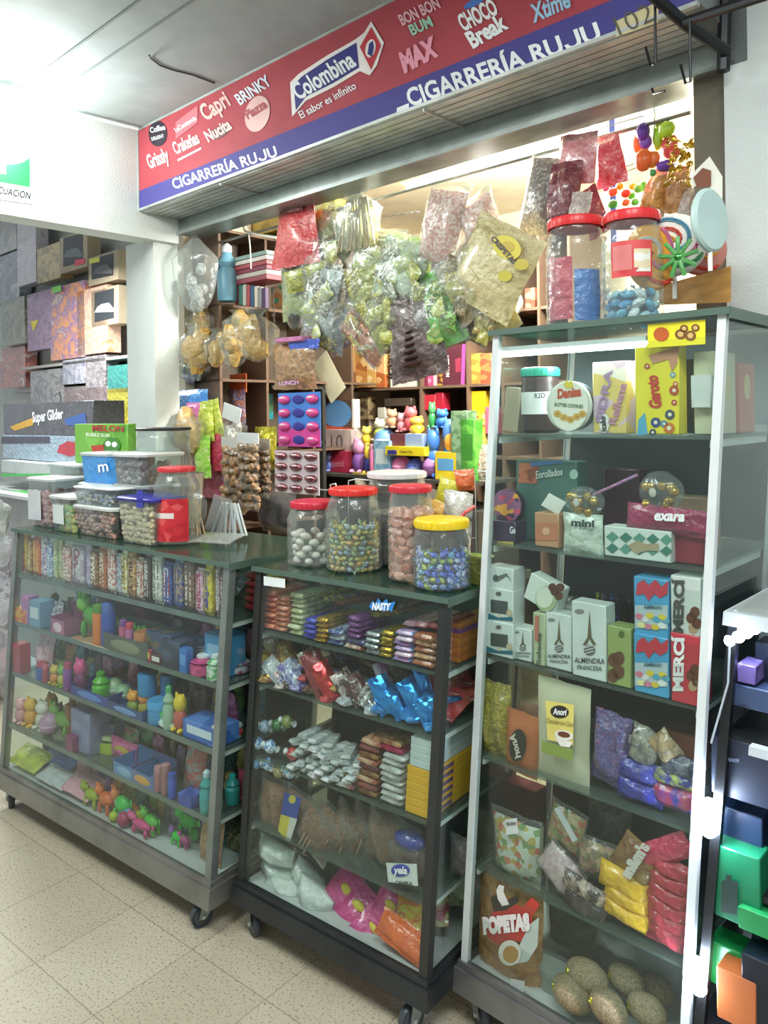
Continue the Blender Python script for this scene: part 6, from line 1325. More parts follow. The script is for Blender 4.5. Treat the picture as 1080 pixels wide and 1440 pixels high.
def lolly(cx, cy, rx, ry, v, mats, label, stick, yaw=0., disc=False):
    c = TC.hit(cx, cy, v); w = (TC.hit(cx + ry, cy, v) - c).length
    o = thing('lollipop', label, 'lollipop', c, (0, 0, TC.rz + yaw)); A_ = Matrix.Rotation(PI / 2, 3, 'X')
    part('candy_disc', MB().lathe([(.0001, -.007), (w * .92, -.008), (w, -.003), (w, .003), (w * .92, .008), (.0001, .007)], 30, ax=A_, close=False), mats[0], o)
    if len(mats) > 1:
        for i, m in enumerate(mats[1:]):
            mb = MB(); a0 = i * 2 * PI / (len(mats) - 1)
            for k in range(3):
                pts = [((w * (.12 + .8 * t / 10)) * math.cos(a0 + t * .32 + k * .1), -.0085, (w * (.12 + .8 * t / 10)) * math.sin(a0 + t * .32 + k * .1)) for t in range(11)]
                mb.tube(pts, w * .05, 5)
            part('swirl', mb, m, o)
    part('stick', MB().tube([(0, 0, -w), (0, 0, -w - stick)], .005, 8), M('e8e8e0', 'p'), o)
    return o
SW = [M(h, 'p') for h in ('e8e4dc', 'd84a3a', 'e8a030', '58a070', 'd87aa0', '4a90b0')]
lolly(948, 345, 36, 44, .17, SW, 'large swirl lollipop in red, green and white behind the oval one', .05, .3)
lolly(917, 362, 14, 46, .12, [SW[2], SW[0], SW[1], SW[4]], 'orange rimmed swirl lollipop seen almost edge on', .04, 1.15)
lolly(998, 310, 22, 46, .10, [M('b8d0cc', 'p')], 'pale mint oval backed lollipop on a white stick', .04, 1.42)
lolly(985, 352, 20, 36, .24, [M('c88070', 'p')] + SW[:3], 'reddish swirl lollipop behind the pale mint one', .04, .6)
o = thing('gift_bow', 'curly green ribbon bow on the big swirl lollipop', 'bow', TC.hit(955, 362, .12), (0, 0, TC.rz)); g = random.Random(4)
part('ribbon', MB().ell((0, 0, 0), (.012, .012, .012), 8, 6), M('4a9a50', 'f'), o)
for i in range(9):
    a = i * .7; part('ribbon', MB().pouch(.010, .045, .004, i, 1), M('5aa858', 'p'), o, (0, -.006, 0), (0, a, 0))
o = thing('paper_tag', 'white pointed paper tag with a chocolate picture beside the right wall', 'tag', TC.hit(993, 265, .20)); shape(TC, .20, [(970, 255), (978, 240), (998, 220), (1016, 248), (1016, 292), (1004, 292), (998, 262), (974, 262)], M('dcdcd0', 'm'), o, 'paper'); shape(TC, .198, [(975, 250), (988, 236), (1000, 240), (1000, 262), (980, 264)], M('7a4a34', 'p'), o, 'picture')
# ================================================================ SHOP FURNITURE
BU = SH.u_at(446, .80, 1.4); BR = M('6a5444', 'm'); BRL = M('a08868', 'm')
def rackunit(name, label, boards, backp, mat=BR):
    o = thing(name, label, 'shelf', SH.pt(boards[0][0], boards[0][2], boards[0][4]))
    for b in boards: wpart(b[6] if len(b) > 6 else 'board', slab(SH, *b[:6]), mat, o)
    if backp: wpart('back_board', slab(SH, *backp), M('54483c', 'm'), o)
    return o
zs = (2.36, 2.01, 1.66, 1.31, .96)
rackunit('wall_shelf', 'dark brown shelf unit along the left inner wall of the shop', [(.0, .213, .15, 1.20, z - .006, z + .006) for z in zs] + [(.0, .213, v, v + .014, .3, 2.36, 'divider') for v in (.15, .42, .72, 1.0)], (.0, .006, .15, 1.2, .3, 2.36))
zb_ = (2.34, 1.98, 1.63, 1.27, .9)
us = [.30, .60, .885, 1.22, 1.62, 1.95, 2.3]
us = [SH.u_at(x, 1.2, 1.8) for x in (455, 485, 590, 656, 705, 757, 800)]
rackunit('wall_shelf', 'brown compartment shelf along the back wall of the shop', [(us[0], us[-1], 1.20, 1.55, z - .007, z + .007) for z in zb_] + [(u, u + .014, 1.195, 1.55, .3, 2.34, 'divider') for u in us], (us[0], us[-1], 1.54, 1.55, .3, 2.34))
rackunit('wall_shelf', 'dark counter shelf carrying the toys', [(SH.u_at(375, .85, 1.18), SH.u_at(668, .85, 1.18), .85, 1.19, 1.165, 1.18), (SH.u_at(375, .85, 1.18), SH.u_at(668, .85, 1.18), .87, 1.19, .3, 1.05)], None, M('3c3a36', 'm'))
rackunit('wall_shelf', 'black low board behind the hanging snack strips', [(.22, BU, .45, .80, 1.625, 1.64), (.22, BU, .50, .80, 1.34, 1.355), (.22, BU, .78, .80, .3, 1.64)], None, M('2c2c2a', 'm'))
def sc(v, b, h, label, d=.05, name='gift_box', tilt=0., **k): return fcard(SH, v, b, M(*h.split(':')) if ':' in h else M(h, 'p'), label, d, name, tilt=tilt, **k)
# left shelf goods
for i in range(8):
    o = sc(.22, (330 + i * 5.5, 398 + i * .9, 334.6 + i * 5.5, 428 + i * .8), ('8a3a44', '4a7a6a', 'b8b8b0', 'a04a50', '3a5a7a', 'c8c0b0', '8a8a8a', '4a3a5a')[i], 'upright disc case on the left shelf, %s from the left' % ORD[i], .02, 'disc_case', group='upright disc cases')
for i in range(6):
    sc(.21, (328, 357 + i * 6.6, 374, 362.5 + i * 6.8), ('8aa098', 'd0c8c0', '9a4a50', '7a3a48', 'b0a8a0', '8a4450')[i], 'flat disc case lying above the upright ones, %s from the top' % ORD[i], .12, 'disc_case', group='flat disc cases')
o = place('bottle', SH, 2.01, (312, 329, 424, 345), '6a9ab0;c8d0d4', 'blue and clear bottle at the left end of the shelf', v=.17)
o.location = SH.hit(320, 424, .19); 
sc(.40, (381, 402, 402, 432), 'd8a070,58a890,e8d8c0:r30', 'peach coloured card box right of the disc cases')
sc(.5, (355, 298, 392, 328), 'a89248,c8b460:r16', 'long mustard carton on top of the left shelf', .3); sc(.5, (402, 288, 470, 330), 'd8c84a,e0d870:r14', 'pale yellow carton under the shop ceiling', .3)
sc(.12, (249, 448, 276, 460), 'c8b868', 'small yellow strip of card at the left pillar', .01, 'paper_card'); sc(.12, (251, 460, 275, 490), 'c8ccc4', 'white card below the yellow strip', .01, 'paper_card')
# back unit goods
X = [((486, 505, 494, 545), 'c8985a,e8b870:r30', 'small orange box at the left of the upper row'), ((486, 478, 500, 545), '8a5a38,c89a60:r20', 'tall brown box with golden ring'), ((500, 480, 516, 545), 'c88a48,e8c080,b06a38:r20', 'golden brown round print box'), ((516, 490, 528, 545), 'd8a860,e8d0a0:r20', 'amber coloured box'), ((529, 498, 541, 545), 'b8683a,e0b078:r24', 'rust and gold box'),
     ((593, 490, 602, 544), '7a2c48', 'narrow wine box'), ((601, 498, 609, 544), 'b84a78,d88aa8:r30', 'slim pink box'), ((609, 500, 615, 544), 'c8b0b8', 'slim pale box'), ((614, 505, 622, 544), 'a8843a,5a2c30:r40', 'slim gold and maroon box'), ((662, 497, 676, 540), 'a87a38,c8a04a:r30', 'gold patterned box'), ((675, 497, 691, 540), 'c8503a,d87a4a:r30', 'orange red box')]
for b, h, l in X: sc(1.22, b, h, l + ' on the back shelf', .06)
o = sc(1.22, (548, 490, 586, 545), 'd8d8d0', 'white box with black script lettering on the back shelf', .06); write('Michic', SH, 1.219, (560, 533), (557, 503), 14, M('2c2c2c', 'p'), o, .02, .2); shape(SH, 1.219, [(564, 540), (570, 528), (576, 518), (578, 510), (582, 522), (580, 534), (572, 538)], M('4a3430', 'p'), o, 'printed_splash'); shape(SH, 1.2185, [(566, 500), (571, 498), (574, 508), (568, 507)], M('3a2c2c', 'p'), o, 'printed_splash')
o = sc(1.22, (622, 484, 655, 544), '5a2c38', 'maroon box with pink edge and vertical white lettering on the back shelf', .06); write('MARAZEN', SH, 1.219, (632, 530), (631, 500), 5, WH, o, .03); shape(SH, 1.219, [(650, 484), (655, 484), (653, 544), (648, 544)], M('c058a8', 'p'), o, 'printed_stripe'); shape(SH, 1.219, [(640, 505), (648, 503), (648, 522), (641, 524)], M('9a3a50', 'p'), o, 'printed_patch')
X = [((503, 558, 518, 590), '8a7a5a,4a3a2c:r30', 'dark gold box with vertical print'), ((540, 560, 578, 571), '4a4038', 'long dark flat box'), ((531, 573, 541, 588), 'd0ccc0', 'small white card box'), ((596, 555, 612, 577), 'b82c40', 'left red box'), ((612, 552, 623, 577), 'a82438', 'right red box'), ((578, 585, 587, 600), 'a83040', 'little red box'), ((660, 550, 682, 580), 'd8b020', 'yellow gold box'), ((657, 580, 681, 625), 'd8c040,c85a3a,e0d080:r40', 'yellow and red box'), ((682, 572, 697, 610), 'b86a80', 'dull pink box')]
for b, h, l in X: sc(1.22, b, h, l + ' on the lower back shelf', .06)
o = sc(1.0, (455, 562, 497, 602), 'd8d8d4', 'white box with plain blue oval behind the blister cards', .05); shape(SH, .999, oval(474, 582, 20, 19, 26), M('6aa0d8', 'p'), o, 'printed_oval'); shape(SH, .998, [(452, 598), (497, 602), (497, 606), (452, 606)], M('c8583a', 'p'), o, 'printed_stripe')
o = sc(.95, (448, 604, 494, 636), 'b8a8a8,c8b8b4:r16', 'grey pink box with large thin numeral 10', .05); write('10', SH, .949, (466, 632), (482, 632), 20, M('5a5458', 'p'), o, -.02)
o = sc(.92, (446, 634, 494, 664), 'a82c48,b83a58:r16', 'raspberry red box below the numeral box', .05); write('Lipstick', SH, .919, (464, 656), (485, 656), 9, M('d88aa0', 'p'), o)
o = solo('round_tin', MB().lathe([(.001, -.02), (.045, -.02), (.045, 0), (.001, .002)], 28, ax=Matrix.Rotation(PI / 2, 3, 'X'), close=False), M('c8b878', 'p'), 'round cream labelled tin on the back wall', 'tin', SH.hit(468, 521, 1.1), (0, 0, SH.rz)); part('printed_disc', MB().lathe([(.03, .0), (.001, .001)], 20, ax=Matrix.Rotation(PI / 2, 3, 'X'), close=False), M('a8843a,e0d8a8', 'r60'), o, (0, -.003, 0))
o = solo('round_tin', MB().lathe([(.001, -.02), (.06, -.02), (.062, 0), (.055, .003), (.001, .002)], 28, ax=Matrix.Rotation(PI / 2, 3, 'X'), close=False), M('b8aea0', 'p'), 'round white tin with green fruit print left of the tall showcase', 'tin', SH.hit(717, 427, 1.1), (0, 0, SH.rz)); part('printed_disc', MB().lathe([(.045, .0), (.001, .001)], 20, ax=Matrix.Rotation(PI / 2, 3, 'X'), close=False), M('a8b048,e0e0c8,c8a040', 'r60'), o, (0, -.004, 0))
sc(1.22, (738, 405, 752, 440), '8a4a3a,b87a60:r30', 'red brown box beside the round white tin')
o = bag(SH, .82, (440, 508, 490, 562), M('e0dcc0', 'm'), 'tilted cream paper strip hanging before the back wall', .003, -.62, 'paper_strip', 'paper', .2)
o.scale = (.5, 1, 1.25)
sc(1.15, (444, 488, 470, 512), '3a68b8,d8e0e4:r20', 'blue and white card above the cream strip', .01, 'paper_card')
# toys on the counter
ZC = 1.181
T = [('toy', (484, 506, 664, 618), '8a5aa8;d89ac0', 'purple unicorn toy with pink head'), ('toy', (506, 518, 664, 628), '3a3a90;e8c848', 'navy toy with yellow head'), ('tube', (517, 526, 668, 625), 'd878a8;e0a0c0', 'pink toy tube'), ('box', (526, 548, 668, 620), '6a9ab8,8ab0c8:r30;c8d8e0', 'pale blue toy pack'),
     ('toy', (534, 548, 670, 640), 'e0d8d0;d8a8b0', 'white plush with pink head'), ('toy', (446, 460, 664, 636), '5a6ab0;8a90c8', 'blue toy at the left of the counter'), ('ball', (545, 566, 668, 645), 'd070a8;e8c0d8', 'pink toy egg'), ('ball', (566, 586, 668, 645), '4a60b8;8aa0e0', 'blue toy egg'),
     ('ball', (587, 611, 672, 640), 'b07ab8;8a5a9a', 'lilac hexagonal toy egg'), ('box', (612, 642, 675, 636), 'd8c030;5a98c8', 'yellow toy box with blue oval'), ('toy', (590, 612, 655, 605), '3a70c8;4a80d8', 'bright blue plush figure, left'), ('toy', (612, 636, 650, 590), '2a68b8;5a90d8', 'deep blue plush figure, right'),
     ('toy', (616, 636, 660, 604), 'e08a30;e8a848', 'orange plush figure'), ('ball', (634, 646, 612, 592), '5a3a98;6a4aa8', 'purple ball'), ('box', (648, 668, 672, 590), '4a9a38,68b048:r24;3a7a30', 'green toy board leaning at the right'), ('box', (635, 658, 600, 578), '7a9a7a,5a7a5a:r30', 'grey green card behind the plush toys'),
     ('pouch', (664, 684, 668, 625), '8a8078,b8a8a0,a05048:w40', 'grey and red foil pouch at the counter end')]
for k, b, h, l in T: place(k, SH, ZC, b, h, l + ' on the toy counter', v=.88)
T = [((525, 596, 548, 620), 'toy', 'b8c858;e8e0c8', 'lime plush with cream head in the heap'), ((508, 606, 524, 626), 'toy', 'e8d048;e8d868', 'yellow plush in the heap'), ((543, 584, 560, 602), 'toy', 'c89a78;d8a888', 'tan plush in the heap'), ((558, 590, 572, 608), 'toy', 'd88a98;e0a0a8', 'rose plush in the heap'), ((568, 582, 588, 606), 'toy', 'e06068;e87078', 'coral red plush in the heap'),
     ((575, 596, 598, 612), 'toy', 'e8c040;f0d060', 'golden plush in the heap'), ((602, 578, 614, 602), 'toy', '3a9a58;58a868', 'green plush at the heap top'), ((530, 604, 553, 634), 'ball', '6a9ad8;d8e0e8', 'blue egg with white band'), ((612, 588, 632, 602), 'toy', '3a78c8;4a88d8', 'azure plush at the heap top')]
for (x0, y0, x1, y1), k, h, l in T:
    o = place(k, SH, ZC, (x0, x1, 660, y0 + 660 - y1), h, l, v=.95); o.location = SH.hit((x0 + x1) / 2, y1, .95)
o = sc(.87, (541, 628, 596, 641), 'd8c828', 'yellow display tray front with dark lettering', .04, 'display_tray'); write('mum', SH, .869, (545, 638), (558, 638), 7, M('3a3a90', 'p'), o, .1); write('Flower Fun', SH, .869, (563, 637), (580, 637), 4, M('6a5a20', 'p'), o)
for i, (x0, x1, h) in enumerate(((548, 570, '6a3a44'), (569, 594, '8aa0d0'))):
    o = sc(.9, (x0, 610, x1, 629), h, ('maroon', 'pale blue')[i] + ' dome topped toy pack above the yellow tray', .05, 'toy_pack')
place('display', SH, ZC, (543, 590, 676, 656), 'c878a0;d8a8c8', 'pink display tray at the front of the toy counter', v=.86); place('display', SH, ZC, (496, 545, 678, 664), 'a89a50;c8b868', 'olive gold display tray at the front of the toy counter', v=.86)
# ================================================================ HANGING GOODS
CH = M('8a8a84', 't')
solo('hanging_rail', MB().tube([SH.pt(.14, .16, 2.30), SH.pt(2.4, .16, 2.30)], .006, 8), CH, 'thin steel rail across the shop front carrying the bags', 'rail')
def chain(pts, v, label):
    mb = MB(); P = [SH.hit(x, y, v) for x, y in pts]
    for a, b in zip(P, P[1:]):
        n = max(2, int((b - a).length / .016)); d = (b - a).normalized(); s = d.cross(Vector((0, 0, 1))).normalized() if abs(d.z) < .95 else Vector((1, 0, 0)); t = d.cross(s)
        for i in range(n):
            c = a + (b - a) * ((i + .5) / n); q = s if i % 2 else t
            mb.tube([c + d * .009 * math.cos(w) + q * .005 * math.sin(w) for w in [k * PI / 4 for k in range(9)]], .0013, 4)
    solo('chain', mb, M('6a6a66', 't'), label, 'chain')
chain([(487, 303), (540, 304), (590, 298)], .5, 'thin chain strung before the cream wall'); chain([(446, 270), (470, 288)], .3, 'short chain at the left of the stick bundle'); chain([(384, 405), (386, 470)], .3, 'chain hanging beside the left shelf')
HK = .12
def hook(F, x, y0, y1, v): return [F.hit(x, y0, v), F.hit(x, y1, v)]
def hb(b, m, l, v=HK, t=.04, tilt=0., hdr=None, wr=.7, top=1., name='snack_bag', fill=None, group=None):
    if 395 < b[0] < 770 and b[1] < 490:
        ex, ey = (b[2] - b[0]) * .09, (b[3] - b[1]) * .07; b = (b[0] - ex, b[1] - ey, b[2] + ex, b[3] + ey)
    o = bag(SH, v, b, M(*m.split(':')), l, t, tilt, name, 'bag', wr, group, top)
    if 395 < b[0] < 770 and b[1] < 490 and 'lettered' not in l and 'cookies' not in l:
        c, w, h = rct(SH, v, *b); g = random.Random(sd()); cs = m.split(':')[0].split(',')
        for i in range(8):
            part('inner_packet', MB().pouch(w * .42, h * .26, .022, sd(), .9), M(cs[i % len(cs)] + ',' + ('b4b858', '6a6040', 'cfc070')[i % 3], 'w60'), o, (g.uniform(-.27, .27) * w, -t * .42, h * (.06 + .10 * i) * .9), (g.uniform(-.2, .2), g.uniform(-.9, .9), g.uniform(-.3, .3)))
        part('film', MB().pouch(w * 1.08, h * 1.06, t * 1.9, sd(), .8), CLR, o, (0, 0, -.02 * h))
    if hdr:
        c, w, h = rct(SH, v, *b); header(o, w * .96 * (top if top < 1 else 1), h, M(hdr, 'p'))
    return o
# left
sackbag(SH, .06, (254, 318, 296, 442), M('b8bcb8,9a9a98', 'n100'), 'clear knotted bag of silvery scraps hanging by the left pillar', n=10, lump=.35, fr=(.05, .55), clr=CLR2)
for i, (x0, y0, x1, y1, v) in enumerate(((255, 455, 298, 522, .08), (290, 462, 320, 515, .10), (312, 450, 345, 518, .09), (338, 435, 384, 510, .07), (268, 430, 300, 480, .14), (318, 436, 352, 480, .16))):
    sackbag(SH, v, (x0, y0, x1, y1), M('c8a050,b88a38,d8b868', 'w30'), 'clear bag of golden fried snacks, %s in the cluster at the left' % ('lowest left', 'lower middle left', 'lower middle', 'large right', 'upper left', 'upper middle')[i], n=8, lump=.6, fr=(.1, .7), neck=.3, group='bags of golden fried snacks', jit=.2)
sackbag(SH, .12, (252, 505, 292, 535), M('b8bcc0', 'f'), 'silver crumpled cellophane under the golden snack cluster', n=6, lump=.5)
o = hb((382, 288, 450, 374), 'c03c40,d8605c,a83034:w26', 'red trapezoid bag of sweets hanging near the top left', .10, .06, .03, None, .8, .72)
part('header_card', MB().pouch(.11, .05, .006, 2, .4), M('a83a40', 'w10'), o, (0, -.012, .215))
hb((398, 335, 446, 440), '8a9a6a,a8b088,6a7a50:w20', 'dull green long bag behind the red bag', .16, .05, -.1); hb((428, 318, 478, 425), '7a7a4a,8a8a5a,a8a878:w20', 'olive bag slanting down to the left', .14, .05, .65)
hb((425, 290, 478, 345), 'd8d478,e8e4a0:w16', 'bright yellow glossy bag beside the stick bundle', .18, .05, .3)
sackbag(SH, .16, (405, 425, 425, 465), M('3a3c30', 'f'), 'small black and clear bag below the olive bag', n=4)
o = sticks(SH, .10, (468, 268, 534, 352), M('c8b890,b8a478,d8ccb0', 'w60'), 'tied bundle of pale wafer sticks in glossy film', 26, .55, True, .0035)
sackbag(SH, .12, (478, 262, 530, 340), M('e0dcd0', 'w20'), 'crumpled bright film knot above the wafer sticks', n=3, lump=.3)
hb((455, 360, 500, 470), 'c8a890,d8c0a8,b88a70:w26', 'peach coloured bag below the stick bundle', .14, .05, .15); hb((435, 385, 470, 480), 'a8acb0,d0d4d4,808488:w26', 'silver grey bag of dark sweets, left of the peach bag', .10, .05, .25)
hb((432, 430, 482, 486), '6a6c70,8a8c90,4a4c50:w30', 'dark grey glossy bag at the bottom of the left cluster', .12, .05, .3); hb((462, 420, 520, 480), '8a7a98,a898b0,c8a888:w26', 'mauve tinted clear bag under the peach bag', .15, .05, -.35)
hb((482, 455, 540, 492), 'a86848,c8886a,8a8a90:w26', 'copper coloured bag slanting at the bottom middle', .10, .04, .75)
hb((500, 330, 560, 400), 'c8d068,e0e4a0,a8b848:w20', 'lime yellow glossy bag at the middle of the hanging row', .15, .05, .2); hb((495, 375, 545, 440), '9aa048,c8c860,6a7a38:w24', 'olive and yellow printed bag', .12, .05, -.3); hb((520, 415, 565, 480), 'a8a838,7a7a30,c8c858:w24', 'long mustard green bag slanting to the right', .08, .04, -.6)
hb((535, 345, 590, 430), 'b8c8a8,d0dcc8,88a858:w20', 'silvery green bag with bright glints', .10, .05, .35); hb((570, 340, 602, 410), '88a838,a8c048,c8d868:w24', 'fresh green bag tucked behind the popcorn bag', .14, .05, .25)
o = hb((550, 412, 616, 526), '4a3836,6a5450,8a807c:w20', 'dark brown bag of stacked cookies in clear film', .08, .07, -.15)
for i in range(6): part('cookie', MB().ell((-.008 + .004 * i, -.012, .05 + i * .022), (.042 - i * .001, .036, .009), 16, 6), M('4a2c28', 'm'), o)
hb((588, 388, 640, 486), '58a838,78c050,3a7a2a,c8d078:w22', 'vivid green bag of chips right of the cookie bag', .09, .06, -.3); hb((600, 380, 660, 480), '7a6a40,9a8a58,5a4a30:w22', 'brown olive bag behind the vivid green bag', .13, .06, -.2)
# popcorn bags
PK = M('ecc0b6,dca8a0,f4e0d8', 'n130')
for b, l, v, t in (((582, 252, 640, 372), 'large clear bag of pink popcorn, left of the pair', .05, .30), ((636, 268, 690, 345), 'clear bag of pink popcorn, right of the pair', .08, -.32), ((598, 330, 636, 385), 'small pointed end of a pink popcorn bag below the pair', .10, .1)):
    fatbag(SH, b, v, PK, l, CLR, 'popcorn_bag', .5, t)
# yellow printed bags
o = hb((652, 322, 738, 432), 'c0b080,d0c490,a89868:w14', 'large beige yellow bag lettered CRISPETAS, tilted', .05, .06, .55)
write('CRISPETAS', SH, .016, (690, 336), (722, 372), 8, M('3a2c30', 'p'), o, .05); shape(SH, .017, oval(713, 348, 21, 16, 22, .5), M('d8c838', 'p'), o, 'printed_oval'); shape(SH, .016, oval(714, 347, 9, 8, 18), M('c8a830', 'p'), o, 'printed_oval')
for cx, cy in ((733, 372), (710, 388)): shape(SH, .016, oval(cx, cy, 10, 8, 18), M('c8b838', 'p'), o, 'printed_oval')
hb((630, 350, 690, 440), 'a89878,b8a888,8a7a60:w16', 'beige grey bag with small dark print, left of the large beige one', .08, .06, -.5); hb((668, 400, 718, 470), 'b8a458,c8b468,9a8448:w16', 'ochre bag pointing down toward the tall showcase', .11, .05, -.35); hb((625, 400, 690, 470), '7a5a50,8a6a5c,5a4440:w18', 'reddish brown bag below the beige ones', .15, .05, .4)
# right
fatbag(SH, (728, 205, 785, 335), .10, M('9a8a80,8a7a74,b8aca4,7a6a68', 'n140'), 'large clear bag of grey marshmallow pieces against the light', CLR, 'snack_bag', .5, .25)
o = hb((772, 228, 815, 330), '6a3038,8a4a50,7a3840:w18', 'dark maroon bag beside the grey marshmallow bag', .08, .07, .1); hb((785, 188, 838, 260), 'd88890,e8b0b0,c8707a:w18', 'rosy pink film bag above the maroon bag', .12, .05, .1); hb((800, 270, 828, 330), 'c8b8b0,a89890:w18', 'greyish speckled bag in front of the maroon one', .04, .04, .2); hb((818, 262, 850, 335), '8a2c34,a84048:w18', 'dark red bag falling to the right jar', .12, .05, -.35)
hb((836, 190, 880, 262), 'd83a48,e87078,f0b0b0:w20', 'bright red and white film bag right of the pink one', .14, .05, -.1, None, .7, .7)
def cluster(c0, v, items, label, name, cat, net=True, cap=None):
    o = thing(name, label, cat, SH.hit(*c0, v), (0, 0, SH.rz))
    for i, (x, y, rx, ry, h) in enumerate(items):
        c = SH.hit(x, y, v + .012 * (i % 3)); k = c.y / FPX
        R = basis(o).inverted(); q = R @ c
        mb = MB().ell(q, (rx * k, rx * k * .8, ry * k), 12, 9, None, .05, i)
        part('toy_fruit' if name == 'toy_fruit_net' else 'charm', mb, M(h, 'p'), o)
    if cap: wpart('cord', MB().tube([SH.hit(*a, v) for a in cap], .002, 6), M('2a8a4a', 'p'), o)
    return o
cluster((925, 245), .16, [(904, 185, 10, 13, '6a38a8'), (908, 200, 9, 12, '7a48b8'), (898, 202, 9, 14, 'e87838'), (905, 225, 13, 16, 'e86a30'), (918, 224, 11, 12, 'e87a3a'), (925, 190, 8, 22, 'a8d030'), (938, 182, 12, 12, 'b0d838'), (928, 176, 7, 6, 'c0e040'), (942, 205, 12, 18, 'd85048'), (950, 215, 8, 8, 'e06050'), (936, 233, 14, 8, '6a3aa0'), (896, 182, 4, 5, '3a9a58'), (918, 243, 5, 5, '3a9a50')], 'bunch of coloured plastic toy fruits hanging at the upper right', 'toy_fruit_net', 'toy', cap=[(918, 145), (921, 160), (920, 178)])
cluster((880, 290), .22, [(852, 264, 5, 5, 'd86ac0'), (862, 270, 7, 6, 'e8603a'), (872, 262, 6, 5, 'e8b030'), (880, 272, 7, 6, 'd84a3a'), (890, 262, 6, 5, 'e8d040'), (888, 275, 6, 5, '58c048'), (898, 265, 7, 6, '68d050'), (905, 262, 6, 7, '48b848'), (862, 287, 8, 6, '3ab048'), (880, 285, 6, 5, 'e07038'), (893, 284, 6, 5, '58c050'), (870, 250, 6, 5, 'e8c850')], 'bright bunch of tiny coloured charms above the jar with the red label', 'charm_string', 'toy')
o = thing('tinsel_bundle', 'bundle of gold tinsel hanging by the dark right panel', 'decoration', SH.hit(955, 235, .12), (0, 0, SH.rz)); g = random.Random(9); mb = MB()
for i in range(60):
    c = basis(o).inverted() @ SH.hit(g.uniform(938, 974), g.uniform(192, 262), .10 + g.uniform(0, .06)); mb.ell(c, (g.uniform(.004, .012), .002, g.uniform(.004, .012)), 6, 4, Euler((g.uniform(0, 3), g.uniform(0, 3), 0)).to_matrix())
part('strands', mb, M('c8a838,a8842a', 'f'), o)
for b, h, l, t in (((905, 240, 940, 300), 'b87838,d8a860,a85a30', 'copper foil bag with red ribbon below the fruit bunch', .3), ((935, 235, 968, 300), 'a87848,c89a68', 'bronze foil bag right of the copper one', .15), ((900, 285, 935, 345), 'b8a888,988870', 'tan clear bag above the swirl lollipops', -.1), ((955, 260, 985, 320), 'a8a098,c8c0b8,8a8078', 'silver cone bag behind the oval lollipop', .3)):
    hb(b, h + ':w26', l, .20, .05, t)
solo('wire_hanger', MB().tube([SH.hit(*q, .30) for q in ((845, 196), (852, 178), (905, 163), (905, 176), (846, 192))], .002, 6).tube([SH.hit(845, 255, .3), SH.hit(905, 232, .3)], .002, 6).tube([SH.hit(845, 246, .3), SH.hit(905, 226, .3)], .002, 6), M('6a7278', 't'), 'thin wire hanging frame against the bright wall at the right', 'frame')
solo('cloth_strip', slab(SH, *(lambda u: (u, u + .02, .5, .505))(SH.u_at(858, .5, 2.2)), 2.0, 2.62), M('3a4a98', 'm'), 'dark blue vertical strip behind the wire frame', 'strip', smooth=False)
# middle hanging strips
def strip(b, v, rows, cols, mat, cm, label, cardm, r=.45, name='blister_card', alt=None, flat=.5, tilt=0., skip=()):
    c, w, h = rct(SH, v, *b); o = thing(name, label, 'card', c - Vector((0, 0, h / 2)), (0, tilt, SH.rz))
    part('card', MB().box((0, 0, h / 2), (w, .002, h)), cardm, o)
    dx = w / cols; dz = h / rows
    for i in range(rows):
        for j in range(cols):
            if (i, j) in skip: continue
            m = cm if not (alt and j == 1) else alt
            q = part('lip_candy' if alt is None or j != 1 else 'printed_drop', MB().ell(((j - (cols - 1) / 2) * dx, -.004, (i + .5) * dz), (dx * r, min(dx, dz) * flat * (.9 if j != 1 or not alt else .15), dz * r * .8), 14, 8, None, .0, 0), m, o)
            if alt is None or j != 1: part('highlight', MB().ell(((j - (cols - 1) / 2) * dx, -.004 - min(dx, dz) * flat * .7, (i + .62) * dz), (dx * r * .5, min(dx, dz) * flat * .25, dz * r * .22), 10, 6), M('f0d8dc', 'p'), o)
    return o
o = strip((391, 552, 450, 628), .02, 4, 3, 0, M('d85090', 'p'), 'blue to pink card of glossy lip shaped sweets hanging in the middle', M('4a80d0', 'p'), .42, 'blister_card', M('3a3a90', 'p'), .35)
part('card_lower', MB().box((0, -.0016, .035), (rct(SH, .02, 391, 552, 450, 628)[1] * .995, .001, .07)), M('d04a98', 'p'), o)
o = strip((386, 634, 448, 694), .02, 4, 3, 0, M('a86a70', 'f'), 'white card holding twelve dusky pink foil lip sweets', M('d0c0c4', 'p'), .42, 'blister_card', None, .35)
mb = MB()
for i in range(12): mb.box((-.08 + i * .0145, 0, .0), (.006, .002, .018))
o = hb((384, 482, 444, 548), '8a6a4a,a8845a,c88a58,b05a78:w40', 'pink topped clear bag of golden sweets lettered LUNCH', .06, .06, .02); part('header_card', MB().box((0, -.006, .198), (.17, .05, .02), ch=.004), M('c878a8', 'w20'), o); write('LUNCH', SH, .022, (393, 542), (420, 540), 6, M('d0a0c8', 'p'), o, .04)
shape(SH, .045, [(404, 478), (450, 476), (448, 490), (408, 492)], M('3a58c0', 'w40'), o, 'blue_band')
hb((358, 600, 388, 660), 'a8a030,c8c050,7a7828:f', 'gold foil bottle shaped bag behind the pink card', .18, .06)
